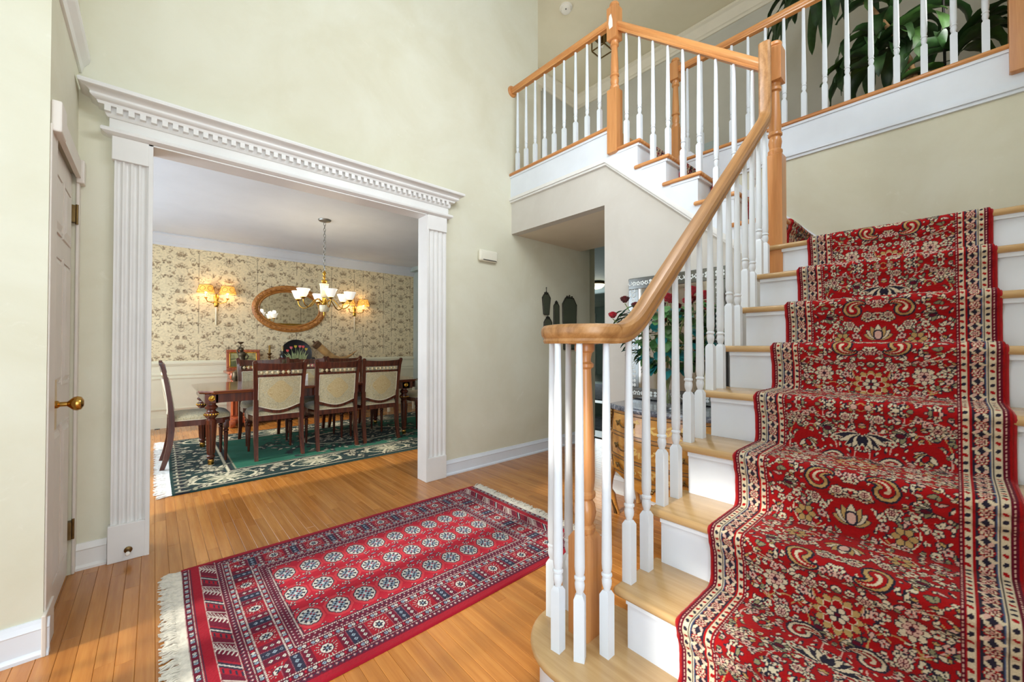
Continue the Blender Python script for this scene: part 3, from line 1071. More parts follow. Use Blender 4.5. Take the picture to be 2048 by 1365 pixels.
# door stop on the plinth block
ds = thing('door_stop', 'small bronze door stop with white tip on the left pilaster base', 'door stop', (-0.095, YA - 0.05, 0.055), world=True)
MB().lathe([(0.017, 0), (0.017, -0.006), (0.006, -0.012), (0.006, -0.05)], (-0.095, YA - 0.05, 0.055), 14, axis='y').build('stem', 'old_brass', ds, 40)
MB().lathe([(0.009, -0.05), (0.010, -0.062), (0.006, -0.066)], (-0.095, YA - 0.05, 0.055), 14, axis='y').build('rubber_tip', 'plastic_white', ds, 40)
# ------------------------------------------------------------------ staircase
YL = 0.70                      # left face of the lower flight
RUN1 = 0.2165
def NX(k):                     # nosing line of lower tread k (1..9, 9 = landing)
    return 1.087 + (k - 2) * RUN1
RUN2 = 0.2215
def NY(k):                     # nosing line of upper tread k (10..15)
    return 0.665 + (k - 10) * RUN2
def TZ(k):
    return k * R1 if k <= 9 else 9 * R1 + (k - 9) * R2
stair = thing('staircase', 'oak and white two-flight staircase turning left at a landing', 'staircase', (1.6, 0.2, 0), world=True)
TT = 0.028
for k in range(2, 9):
    t = MB().bbox((NX(k), YR, TZ(k) - TT), (NX(k + 1) + 0.058, YL + 0.036, TZ(k)), 0.012, 3).build('tread', 'oak_y', stair, 40)
    MB().box((NX(k) + 0.016, YR, TZ(k) - TT - 0.016), (NX(k) + 0.034, YL - 0.004, TZ(k) - TT)).build('scotia', 'trim_cool', t)
# starting step with a round end
cx0, cy0, rr0 = 1.075, 0.80, 0.205
pts = [(NX(2) + 0.032, YR), (cx0 - rr0, YR)]
for q in range(0, 25):
    a = PI - PI * 1.12 * q / 24
    pts.append((cx0 + rr0 * math.cos(a), cy0 + rr0 * math.sin(a)))
pts += [(NX(2) + 0.25, YL + 0.03), (NX(2) + 0.25, YL - 0.3), (NX(2) + 0.032, YL - 0.3)]
bm = bmesh.new()
fv = [bm.verts.new((p[0], p[1], TZ(1) - TT)) for p in pts]
f = bm.faces.new(fv)
ex = bmesh.ops.extrude_face_region(bm, geom=[f])
bmesh.ops.translate(bm, verts=[v for v in ex['geom'] if isinstance(v, bmesh.types.BMVert)], vec=(0, 0, TT))
bmesh.ops.recalc_face_normals(bm, faces=bm.faces)
ed = [e for e in bm.edges if abs(e.verts[0].co.z - e.verts[1].co.z) < 1e-6]
bmesh.ops.bevel(bm, geom=ed, offset=0.011, segments=3, profile=0.5, affect='EDGES')
MB().bm(bm).build('tread', 'oak_y', stair, 40)
pts2 = [(NX(2) + 0.05, YR), (cx0 - rr0 + 0.03, YR)]
for q in range(0, 25):
    a = PI - PI * 1.1 * q / 24
    pts2.append((cx0 + (rr0 - 0.03) * math.cos(a), cy0 + (rr0 - 0.03) * math.sin(a)))
pts2 += [(NX(2) + 0.2, YL), (NX(2) + 0.05, YL - 0.3)]
MB().prism(pts2, 'z', 0, TZ(1) - TT).build('riser', 'trim_cool', stair, 30)
for k in range(2, 10):
    MB().box((NX(k) + 0.032, YR, TZ(k - 1) - 0.004), (NX(k) + 0.046, YL - 0.03, TZ(k) - TT)).build('riser', 'trim_cool', stair)
# left skirt of the lower flight
pl = [(NX(2) + 0.033, 0.0)]
for k in range(2, 10):
    pl += [(NX(k) + 0.033, TZ(k) - TT)]
    if k < 9:
        pl += [(NX(k + 1) + 0.033, TZ(k) - TT)]
pl += [(XS, TZ(9) - TT), (XS, 0)]
# built as one column per step so that every face stays flat and convex
sk = MB()
for k in range(2, 9):
    sk.box((NX(k) + 0.032, YL - 0.03, 0), (NX(k + 1) + 0.032, YL, TZ(k) - TT))
sk.build('skirt', 'trim_cool', stair)
# landing
MB().bbox((NX(9), YR, TZ(9) - TT), (XG, 0.80, TZ(9)), 0.012, 3).build('landing', 'oak_y', stair, 40)
MB().box((NX(9) + 0.016, YR, TZ(9) - TT - 0.016), (NX(9) + 0.034, YL - 0.05, TZ(9) - TT)).build('scotia', 'trim_cool', stair)
# upper flight
XT0 = XS - 0.03
for k in range(10, 15):
    t = MB().bbox((XT0, NY(k), TZ(k) - TT), (XG, NY(k + 1) + 0.056, TZ(k)), 0.012, 3).build('tread', 'oak_rail_y', stair, 40)
    MB().box((XT0 + 0.014, NY(k) + 0.018, TZ(k) - TT - 0.017), (XT0 + 0.034, NY(k + 1) - 0.005, TZ(k) - TT)).build('scotia', 'trim_cool', t)
    MB().box((XT0 + 0.03, NY(k) + 0.014, TZ(k) - TT - 0.016), (XG, NY(k) + 0.034, TZ(k) - TT)).build('scotia', 'trim_cool', t)
for k in range(10, 16):
    MB().box((XS, NY(k) + 0.03, TZ(k - 1) - 0.004), (XG, NY(k) + 0.044, TZ(k) - TT)).build('riser', 'trim_cool', stair)
def diag_z(y):
    (ya, za), (yb, zb) = DIAG
    return zb + (za - zb) * (y - yb) / (ya - yb)
st = MB()
for k in range(10, 16):
    y0, y1 = NY(k) + 0.03, (NY(k + 1) + 0.03) if k < 15 else DIAG[0][0]
    if k == 15:
        y0, y1 = NY(15) + 0.03, 1.862
    st.prism([(y0, diag_z(y0) - 0.02), (y1, diag_z(y1) - 0.02), (y1, TZ(k) - TT), (y0, TZ(k) - TT)], 'x', XS - 0.012, XS)
st.build('stringer', 'trim_cool', stair)
# moulding along the bottom edge of stringer and balcony fascia
mo = MB()
for (o0, o1, d) in ((0.012, 0.022, 0.0), (0.012, 0.030, -0.016), (0.004, 0.020, -0.034)):
    (ya, za), (yb, zb) = DIAG
    hh = 0.017
    mo.prism([(YA, za + d - hh), (YA, za + d), (ya, za + d), (yb, zb + d), (yb, zb + d - hh * 1.3), (ya, za + d - hh)], 'x', XS - o1, XS)
mo.build('base_moulding', 'trim_white', stair)
MB().box((XS - 0.012, 1.862, 2.625), (XS, YA, ZU - TT)).build('balcony_fascia', 'trim_cool', stair)
MB().bbox((XS - 0.036, 1.80, ZU - TT), (XS + 0.10, YA, ZU), 0.011, 3).build('balcony_nosing', 'oak_rail_y', stair, 40)
MB().box((XS - 0.022, 1.83, ZU - TT - 0.018), (XS, YA, ZU - TT)).build('scotia', 'trim_cool', stair)
# gallery edge over the landing
MB().box((XG - 0.012, YR, 2.64), (XG + 0.1, 1.80, ZU - TT)).build('gallery_fascia', 'trim_cool', stair)
MB().bbox((XG - 0.036, YR, ZU - TT), (XG + 0.12, 1.80, ZU), 0.011, 3).build('gallery_nosing', 'oak_rail_y', stair, 40)
MB().box((XG - 0.022, YR, ZU - TT - 0.018), (XG, 1.76, ZU - TT)).build('scotia', 'trim_cool', stair)
mo = MB()
for (o1, z0, z1) in ((0.024, 2.632, 2.645), (0.032, 2.612, 2.634), (0.018, 2.592, 2.614)):
    mo.box((XG - o1, YR, z0), (XG, 1.76, z1))
mo.build('gallery_moulding', 'trim_cool', stair)
# skirt boards on the landing wall
sb = MB()
sb.box((XG - 0.014, YR, TZ(9)), (XG, 0.68, TZ(9) + 0.16))
sb.prism([(0.66, TZ(9)), (1.80, TZ(9)), (1.80, TZ(15)), (1.80, TZ(15) + 0.05), (1.62, TZ(15) + 0.05), (0.60, TZ(9) + 0.16)], 'x', XG - 0.014, XG)
sb.build('wall_skirt', 'trim_cool', stair)

# ------------------------------------------------------------------ railings
def newel_mesh(zs, s=0.043, drop=False):
    """zs: bottom, top of lower block, bottom of upper block, top of upper block"""
    z0, z1, z2, z3 = zs
    m = MB()
    c = 0.007
    def blk(a, b, lo, hi):
        m.add([(-s, -s, a), (s, -s, a), (s, s, a), (-s, s, a), (-s, -s, b), (s, -s, b), (s, s, b), (-s, s, b)] +
              [(-lo, -lo, a - (s - lo) * 0.6), (lo, -lo, a - (s - lo) * 0.6), (lo, lo, a - (s - lo) * 0.6), (-lo, lo, a - (s - lo) * 0.6)] +
              [(-hi, -hi, b + (s - hi) * 0.7), (hi, -hi, b + (s - hi) * 0.7), (hi, hi, b + (s - hi) * 0.7), (-hi, hi, b + (s - hi) * 0.7)],
              [(0, 1, 5, 4), (1, 2, 6, 5), (2, 3, 7, 6), (3, 0, 4, 7), (8, 9, 1, 0), (9, 10, 2, 1), (10, 11, 3, 2), (11, 8, 0, 3), (11, 10, 9, 8),
               (4, 5, 13, 12), (5, 6, 14, 13), (6, 7, 15, 14), (7, 4, 12, 15), (12, 13, 14, 15)])
    blk(z0 + (0.01 if drop else 0.0), z1, s * (0.75 if drop else 0.999), s * 0.72)
    blk(z2, z3, s * 0.72, s * 0.72)
    H = z2 - z1
    f = lambda t: z1 + H * t
    prof = [(s * 0.70, f(-0.03)), (s * 0.72, f(0.02)), (s * 0.86, f(0.05)), (s * 0.86, f(0.08)), (s * 0.66, f(0.10)), (s * 0.72, f(0.14)), (s * 0.80, f(0.19)), (s * 0.72, f(0.24)), (s * 0.62, f(0.265)), (s * 0.84, f(0.285)), (s * 0.84, f(0.31)), (s * 0.70, f(0.33)),
            (s * 0.74, f(0.38)), (s * 0.70, f(0.55)), (s * 0.58, f(0.80)), (s * 0.55, f(0.87)), (s * 0.78, f(0.89)), (s * 0.78, f(0.925)), (s * 0.60, f(0.94)), (s * 0.70, f(0.97)), (s * 0.74, f(1.01))]
    m.lathe(prof, seg=18)
    m.lathe([(s * 0.72, z3 - 0.005), (s * 0.72, z3 + 0.012), (s * 0.88, z3 + 0.018), (s * 0.92, z3 + 0.028), (s * 0.82, z3 + 0.038), (s * 0.4, z3 + 0.046), (0.001, z3 + 0.048)], seg=18)
    return m

BAL = {}
def baluster(h, parent, x, y, z, mat='baluster_white', rot=0.0, block=0.185):
    """square foot, turned neck, tapered shaft"""
    key = (round(h, 2), mat, block)
    if key not in BAL:
        h = round(h, 2)
        s = 0.0162
        m = MB()
        b = block
        m.add([(-s, -s, 0), (s, -s, 0), (s, s, 0), (-s, s, 0), (-s, -s, b), (s, -s, b), (s, s, b), (-s, s, b), (-s * .6, -s * .6, b + 0.013), (s * .6, -s * .6, b + 0.013), (s * .6, s * .6, b + 0.013), (-s * .6, s * .6, b + 0.013)],
              [(3, 2, 1, 0), (0, 1, 5, 4), (1, 2, 6, 5), (2, 3, 7, 6), (3, 0, 4, 7), (4, 5, 9, 8), (5, 6, 10, 9), (6, 7, 11, 10), (7, 4, 8, 11), (8, 9, 10, 11)])
        t = b + 0.008
        prof = [(0.0095, t), (0.010, t + 0.008), (0.0145, t + 0.022), (0.0155, t + 0.034), (0.0135, t + 0.044), (0.0125, t + 0.047), (0.0165, t + 0.050), (0.0165, t + 0.056), (0.0125, t + 0.060), (0.0145, t + 0.068), (0.0160, t + 0.085), (0.0158, t + 0.11), (0.0145, t + 0.25), (0.0118, h - 0.15), (0.0100, h)]
        prof = [p for p in prof if p[1] <= h]
        m.lathe(prof, seg=12)
        o = m.build('baluster', mat, parent, 35, loc=(0, 0, 0))
        # built around the origin: undo the shift for world parts
        if parent.get('_world', 0):
            off = Vector(parent['_off'])
            o.data.transform(Matrix.Translation(off))
            o.location = Vector((x, y, z)) - off
        else:
            o.location = (x, y, z)
        o.rotation_euler = (0, 0, rot)
        for kk in ('_world', '_off'):
            if kk in o:
                del o[kk]
        BAL[key] = o.data
        return o
    return link_part(BAL[key], 'baluster', parent, (x, y, z), (0, 0, rot))

RAILP = [(-0.020, -0.030), (0.020, -0.030), (0.024, -0.022), (0.021, -0.014), (0.029, -0.004), (0.031, 0.008), (0.029, 0.020), (0.020, 0.029), (0.0, 0.032), (-0.020, 0.029), (-0.029, 0.020), (-0.031, 0.008), (-0.029, -0.004), (-0.021, -0.014), (-0.024, -0.022)]

# lower flight railing: volute, slope, gooseneck
lr = thing('stair_railing', 'lower stair railing with volute end and slim white balusters', 'railing', (1.075, 0.82, TZ(1)), world=True)
VC = (1.075, 0.838)
YRAIL = 0.712
SL = R1 / RUN1
def rail_z(x):
    return 1.425 + SL * (x - 1.43)
path = []
zl = 1.180
turns = 1.45
N = 46
for i in range(N):
    t = i / (N - 1)
    a = -PI / 2 - 2 * PI * turns * (1 - t)       # ends at angle -90 deg heading +x
    rad = 0.060 + (VC[1] - YRAIL - 0.060) * t ** 0.8
    path.append((VC[0] + rad * math.cos(a), VC[1] + rad * math.sin(a), zl))
xk = 1.43 + (zl - 1.425) / SL
for dx in (0.01, 0.02, 0.03):
    if VC[0] + dx < xk - 0.075:
        path.append((VC[0] + dx, YRAIL, zl))
for i in range(11):
    u = -0.085 + 0.17 * i / 10
    # parabola joining level and slope
    path.append((xk + u, YRAIL, zl + SL * (u + 0.085) ** 2 / (4 * 0.085)))
xe = 2.545
path += [(xk + 0.085 + (xe - xk - 0.085) * k / 8, YRAIL, rail_z(xk + 0.085 + (xe - xk - 0.085) * k / 8)) for k in range(1, 9)]
ze = rail_z(xe)
an0 = math.atan(SL)
rad = 0.10
for i in range(1, 11):
    a = an0 + (PI / 2 - an0) * i / 10
    path.append((xe + rad * (math.sin(a) - math.sin(an0)), YRAIL, ze + rad * (math.cos(an0) - math.cos(a))))
xg = path[-1][0]
path += [(xg, YRAIL, path[-1][2] + 0.04), (xg, YRAIL, 2.80), (xg, YRAIL, 2.865)]
MB().sweep(path, RAILP).build('handrail', 'oak_rail_x', lr, 35)
m = MB().lathe([(0.0, zl - 0.032), (0.05, zl - 0.032), (0.056, zl - 0.02), (0.058, zl), (0.056, zl + 0.022), (0.045, zl + 0.031), (0.0, zl + 0.033)], (VC[0], VC[1], 0), 24, cap=False)
m.build('volute_eye', 'oak_rail_x', lr, 40)
# turned starting newel
z1 = TZ(1)
m = MB()
sN = 0.039
nv = MB().add([(-sN, -sN, z1), (sN, -sN, z1), (sN, sN, z1), (-sN, sN, z1), (-sN, -sN, 0.505), (sN, -sN, 0.505), (sN, sN, 0.505), (-sN, sN, 0.505), (-.027, -.027, 0.525), (.027, -.027, 0.525), (.027, .027, 0.525), (-.027, .027, 0.525)],
              [(3, 2, 1, 0), (0, 1, 5, 4), (1, 2, 6, 5), (2, 3, 7, 6), (3, 0, 4, 7), (4, 5, 9, 8), (5, 6, 10, 9), (6, 7, 11, 10), (7, 4, 8, 11), (8, 9, 10, 11)])
nv.lathe([(0.026, 0.515), (0.033, 0.53), (0.034, 0.542), (0.026, 0.552), (0.031, 0.565), (0.037, 0.59), (0.034, 0.615), (0.025, 0.632), (0.034, 0.642), (0.035, 0.655), (0.029, 0.662), (0.033, 0.70), (0.032, 0.80), (0.027, 0.95), (0.022, 1.06), (0.0215, 1.065), (0.030, 1.072), (0.031, 1.082), (0.022, 1.09), (0.021, 1.10), (0.026, 1.12), (0.032, 1.125), (0.034, 1.136), (0.032, 1.149)], seg=20)
nv.xf(Matrix.Translation((VC[0] + 0.0, VC[1] - 0.005, 0)))
nv.build('newel_post', 'oak', lr, 35)
# balusters round the volute and two per tread
for (bx, by0, a) in ((0.970, 0.772, 0.5), (0.950, 0.842, 0.1), (1.046, 0.727, 0.0), (1.055, 0.962, 0.2), (1.128, 0.948, 0.0)):
    baluster(zl - 0.028 - z1, lr, bx, by0, z1, rot=a)
for k in range(2, 9):
    for (dx) in (0.062, 0.170):
        x = NX(k) + dx
        if x > 2.58:
            continue
        top = max(zl, rail_z(x)) - 0.042
        if x < xk + 0.085:
            top = zl + SL * (max(0, x - xk + 0.085)) ** 2 / (4 * 0.085) - 0.036
        baluster(top - TZ(k), lr, x, YRAIL, TZ(k))
# landing newel with the gooseneck fixed to it
o = newel_mesh((1.524, 2.235, 2.665, 2.858)).xf(Matrix.Translation((2.668, 0.690, 0))).build('newel_post', 'oak', lr, 35)

# upper flight railing
ur = thing('stair_railing', 'upper stair railing climbing between the landing and balcony newels', 'railing', (2.70, 1.79, 2.65), world=True)
newel_mesh((2.652, 3.165, 3.565, 3.822), drop=True).xf(Matrix.Translation((2.70, 1.79, 0))).build('newel_post', 'oak', ur, 35)
XR = 2.702
ra, rb = (XR, 0.725, 2.79), (XR, 1.755, 3.665)
MB().sweep([ra, rb], RAILP).build('handrail', 'oak_rail_yz', ur, 35)
for i, y in enumerate((1.6844, 1.5738, 1.4651, 1.3510, 1.2435, 1.1353, 1.0271, 0.9195, 0.815)):
    k = max(kk for kk in range(10, 16) if NY(kk) < y + 0.012)
    zt = ra[2] + (rb[2] - ra[2]) * (y - ra[1]) / (rb[1] - ra[1]) - 0.043
    baluster(zt - TZ(k), ur, XR, y, TZ(k))
MB().prism([(-0.018, -0.05), (0.012, -0.055), (0.02, -0.01), (0.012, 0.05), (-0.004, 0.06), (-0.016, 0.01)], 'x', -0.002, 0).xf(Matrix.Translation((2.70 - 0.043, 1.79 + 0.006, 3.70))).build('paper_label', 'paper_white', ur)

# balcony railing
br = thing('balcony_railing', 'balcony railing between the wall rosette and the tall newel', 'railing', (2.70, 2.4, ZU), world=True)
MB().sweep([(XR, 1.83, 3.722), (XR, YA - 0.018, 3.738)], RAILP).build('handrail', 'oak_rail_y', br, 35)
MB().lathe([(0.056, 0), (0.056, -0.008), (0.048, -0.018), (0.0, -0.019)], (XR, YA, 3.74), 24, axis='y').build('rosette', 'oak', br, 35)
for y in (2.925, 2.802, 2.678, 2.553, 2.434, 2.315, 2.185, 2.061, 1.935):
    baluster(3.69 - ZU, br, XR, y, ZU)

# gallery railing
gr = thing('gallery_railing', 'gallery railing overlooking the landing with cream balusters', 'railing', (XG, 0.8, ZU), world=True)
newel_mesh((ZU, 3.21, 3.67, 3.835)).xf(Matrix.Translation((XG, 1.765, 0))).build('newel_post', 'oak', gr, 35)
newel_mesh((2.70, 3.21, 3.67, 3.835), drop=True).xf(Matrix.Translation((XG - 0.01, -0.262, 0))).build('newel_post', 'oak', gr, 35)
MB().sweep([(XG, -0.22, 3.762), (XG, 1.725, 3.762)], RAILP).build('handrail', 'oak_rail_y', gr, 35)
y = -0.135
while y < 1.7:
    baluster(3.73 - ZU, gr, XG, y, ZU)
    y += 0.1277
# ------------------------------------------------------------------ stair runner (woven pattern computed along its length)
RED, DRED, CREAM, GOLD, NAVY, BURG, BLUE, SAGE, PINK = (np.array(S(*c), np.float32) for c in ((164, 22, 24), (136, 16, 24), (216, 200, 170), (186, 152, 96), (44, 40, 54), (98, 20, 38), (78, 92, 126), (142, 136, 102), (214, 172, 156)))

def runner_pattern(nv, nu, cell, seed=3):
    W = nu * cell
    bw = 0.105                                   # border width
    half = W / 2 - bw
    per = 0.62
    hh, ww = int(per / cell), int(half / cell) + 1
    cv = Canvas(hh, ww, cell, RED)
    rg = random.Random(seed)
    cols = (NAVY, CREAM, GOLD, RED)
    # vines
    for k in range(26):
        x, y, a = rg.uniform(0, half), rg.uniform(0, per), rg.uniform(0, 2 * PI)
        cur = rg.uniform(-22, 22)
        pts = []
        for q in range(26):
            pts.append((x, y))
            a += cur * 0.006
            x += math.cos(a) * 0.006
            y += math.sin(a) * 0.006
        cv.line(pts, cell * 1.3, rg.choice((CREAM, GOLD, PINK)))
    # small fillers on a jittered grid
    stp = 0.0205
    for iy in range(int(per / stp) + 1):
        for ix in range(int(half / stp) + 1):
            x, y = (ix + rg.uniform(0.1, 0.9)) * stp, (iy + rg.uniform(0.1, 0.9)) * stp
            a = rg.uniform(0, 2 * PI)
            q = rg.random()
            if q < 0.42:
                cv.leaf(x, y, rg.uniform(0.014, 0.024), rg.uniform(0.0035, 0.006), a, rg.choice((CREAM, CREAM, PINK, SAGE)), NAVY)
                cv.leaf(x, y, rg.uniform(0.010, 0.018), 0.0035, a + 1.2, rg.choice((CREAM, SAGE, GOLD)), NAVY)
            elif q < 0.66:
                cv.flower(x, y, rg.uniform(0.008, 0.0125), 5, rg.choice((CREAM, PINK, CREAM)), RED, NAVY, a)
            elif q < 0.8:
                cv.disc(x, y, 0.005, NAVY)
                cv.disc(x, y, 0.003, CREAM)
            else:
                cv.leaf(x, y, 0.02, 0.0045, a, NAVY)
                cv.leaf(x + 0.002, y, 0.013, 0.0028, a, CREAM)
    # main motifs, on the axis and beside it
    def clear(x, y, r):
        cv.disc(x, y, r, RED)
    for (x, y, typ, r) in ((0.0, 0.06, 'pal', 0.060), (0.17, 0.56, 'flo', 0.020), (0.085, 0.12, 'flo', 0.014), (0.1, 0.53, 'pal3', 0.036), (0.045, 0.385, 'pal3', 0.03), (0.185, 0.4, 'pal3', 0.03), (0.0, 0.335, 'med', 0.050), (0.075, 0.18, 'bot', 0.052), (0.135, 0.30, 'flo', 0.030), (0.11, 0.06, 'flo2', 0.026), (0.07, 0.43, 'bot2', 0.050), (0.15, 0.48, 'pal2', 0.040), (0.0, 0.52, 'leafp', 0.07), (0.055, 0.27, 'flo', 0.018), (0.16, 0.15, 'pal3', 0.034), (0.04, 0.58, 'flo', 0.016), (0.12, 0.385, 'flo', 0.017), (0.03, 0.16, 'flo', 0.015)):
        if typ == 'pal':
            clear(x, y + r * 0.4, r * 0.9)
            cv.palmette(x, y, r, PI / 2, (NAVY, CREAM, GOLD, PINK))
        elif typ == 'pal2':
            clear(x, y, r * 0.9)
            cv.palmette(x, y, r, -PI / 2 - 0.5, (NAVY, GOLD, CREAM, RED))
        elif typ == 'pal3':
            cv.palmette(x, y, r, PI, (NAVY, CREAM, SAGE, BURG))
        elif typ == 'med':
            clear(x, y, r * 1.05)
            cv.flower(x, y, r, 12, GOLD, NAVY, NAVY)
            cv.flower(x, y, r * 0.72, 8, RED, CREAM, CREAM)
            cv.flower(x, y, r * 0.42, 6, CREAM, BURG, NAVY)
        elif typ.startswith('bot'):
            clear(x, y, r * 0.75)
            cv.boteh(x, y, r, 0.4 if typ == 'bot' else -0.8, (NAVY, GOLD if typ == 'bot' else CREAM, RED, CREAM), 1 if typ == 'bot' else -1)
        elif typ == 'flo':
            cv.flower(x, y, r, 8, CREAM, GOLD, NAVY)
            cv.flower(x, y, r * 0.55, 6, PINK, NAVY, BURG)
        elif typ == 'flo2':
            cv.flower(x, y, r, 6, GOLD, RED, NAVY)
        elif typ == 'leafp':
            for q in range(5):
                a = -0.15 - q * 0.34
                cv.leaf(x + 0.004, y, r * (1 - 0.1 * q), 0.008, a, CREAM if q % 2 else NAVY, NAVY if q % 2 else CREAM)
    a = cv.a
    a = np.concatenate([a, a[::-1]], 0)          # mirror along the length
    rep = int(np.ceil(nv / a.shape[0]))
    a = np.tile(a, (rep, 1, 1))[:nv]
    full = np.empty((nv, nu, 3), np.float32)
    uc = (np.arange(nu) - (nu - 1) / 2) * cell
    idx = np.clip((np.abs(uc) / cell).astype(int), 0, ww - 1)
    full[:] = a[:, idx]
    # border: drawn once as tile of width bw from the outer edge inwards
    pb = 0.155
    hb, wb = int(pb / cell), int(bw / cell)
    bc = Canvas(hb, wb, cell, RED)
    X, Y = bc.x, bc.y
    bc.put((X > 0.009) & (X < 0.021), BURG)
    bc.put((X > 0.0145) & (X < 0.0175) & (((Y * 90) % 1) < 0.6), PINK)
    bc.put((X > 0.021) & (X < 0.036), CREAM)
    bc.put((X > 0.036) & (X < 0.038), NAVY)
    bc.put((X > 0.038) & (X < 0.0405), CREAM)
    bc.put((X > 0.0405) & (X < 0.043), BLUE)
    bc.put((X > 0.043) & (X < 0.075), NAVY)
    bc.put((X > 0.075) & (X < 0.0775), BLUE)
    bc.put((X > 0.0775) & (X < 0.080), CREAM)
    bc.put((X > 0.080) & (X < 0.082), NAVY)
    bc.put((X > 0.082) & (X < 0.095), CREAM)
    bc.put((X > 0.095), BURG)
    bc.put((X > 0.0985) & (X < 0.1015) & (((Y * 90) % 1) < 0.6), PINK)
    for x0 in (0.0285, 0.0885):
        for q in range(7):
            y = (q + 0.5) * pb / 7
            bc.ellipse(x0, y, 0.0045, 0.006, 0.6 * (-1) ** q, RED if q % 2 else NAVY)
    for q in range(3):
        y = (q + 0.5) * pb / 3
        bc.flower(0.059, y, 0.013, 8, CREAM, NAVY, RED)
        bc.flower(0.059, y, 0.007, 5, PINK, RED, BURG)
        for s2 in (-1, 1):
            for s3 in (-1, 1):
                bc.leaf(0.059 + s2 * 0.004, y + s3 * 0.012, 0.017, 0.0042, s3 * (PI / 2 - s2 * 0.5), CREAM if s2 * s3 > 0 else PINK)
            bc.leaf(0.059 + s2 * 0.008, y + 0.026, 0.012, 0.004, 0.5 if s2 > 0 else PI - 0.5, CREAM)
    b = np.tile(bc.a, (int(np.ceil(nv / hb)), 1, 1))[:nv]
    full[:, :wb] = b
    full[:, nu - wb:] = b[:, ::-1]
    return full

def resample(poly, step):
    P = np.array(poly, float)
    d = np.r_[0, np.cumsum(np.hypot(*(P[1:] - P[:-1]).T))]
    n = int(d[-1] / step) + 1
    t = np.linspace(0, d[-1], n)
    return np.stack([np.interp(t, d, P[:, 0]), np.interp(t, d, P[:, 1])], 1)

def stair_profile(k0, k1, N, Z, last, th=0.013):
    """path (run, z) of a carpet laid up steps k0..k1"""
    pts = [(N(k0) + 0.018, Z(k0 - 1) + 0.004)]
    for k in range(k0, k1 + 1):
        n, z = N(k), Z(k)
        if k > k0:
            pts += [(n + 0.004, Z(k - 1) + th), (n + 0.014, Z(k - 1) + th + 0.014)]
        pts += [(n + 0.012, z - 0.075), (n - 0.004, z - 0.052)]
        r = 0.024
        for q in range(9):
            a = -0.35 * PI + (0.5 + 0.35) * PI * q / 8
            pts.append((n + r - th - (r + 0.0) * math.cos(a) * 1.0, z - r + th + r * math.sin(a)))
    pts.append((last, Z(k1) + th))
    # round the corners a little
    P = resample(pts, 0.004)
    K = np.ones(5) / 5
    Q = P.copy()
    for c in range(2):
        Q[2:-2, c] = np.convolve(P[:, c], K, 'valid')
    return Q

def make_runner(name, label, group, prof, across0, across1, axis, cell, seed=3):
    P2 = resample(prof, cell)
    nu = int((across1 - across0) / cell)
    nv = len(P2)
    U = np.linspace(across0, across1, nu)
    P = np.empty((nv, nu, 3))
    if axis == 'x':
        P[..., 0] = P2[:, None, 0]
        P[..., 1] = U[None, ::-1]
    else:
        P[..., 1] = P2[:, None, 0]
        P[..., 0] = U[None, :]
    P[..., 2] = P2[:, None, 1]
    T = np.gradient(P2, axis=0)
    T /= np.linalg.norm(T, axis=1)[:, None] + 1e-9
    Nn = np.stack([-T[:, 1], T[:, 0]], 1)       # outward (up / forward)
    wav = 0.0016 * np.sin(np.arange(nv) * cell * 9.0)[:, None] * np.sin(np.linspace(0, 7, nu))[None]
    e = np.minimum(np.arange(nu), np.arange(nu)[::-1]) * cell
    dip = -0.0125 * np.clip(1 - e / 0.007, 0, 1) ** 2
    off = wav + dip[None] + 0.0006 * RNG.standard_normal((nv, nu))
    ax = 0 if axis == 'x' else 1
    P[..., ax] += Nn[:, None, 0] * off
    P[..., 2] += Nn[:, None, 1] * off
    C = runner_pattern(nv, nu, cell, seed)
    root = thing(name, label, 'carpet', tuple(P[0, nu // 2]), world=True)
    color_grid('pile', P, C, 'runner_pile', root)
    for s in (0, nu - 1):
        MB().tube([tuple(P[i, s]) for i in range(0, nv, max(1, int(0.012 / cell)))], 0.0045, 6).build('bound_edge', 'runner_edge', root, 60)
    return root
pr = stair_profile(1, 9, lambda k: NX(k) if k > 1 else cx0 - rr0, TZ, XG - 0.16)
make_runner('stair_runner', 'red floral runner carpet laid down the lower flight of stairs', None, pr, -0.105, 0.526, 'x', 0.0025)
pr = stair_profile(10, 14, NY, TZ, NY(15) + 0.026)
pr2 = [(NY(10) - 0.30, TZ(9) + 0.030)] + [tuple(p) for p in pr]
make_runner('stair_runner', 'red floral runner carpet on the upper flight behind the balusters', None, np.array(pr), 2.88, 3.50, 'y', 0.0065, 5)

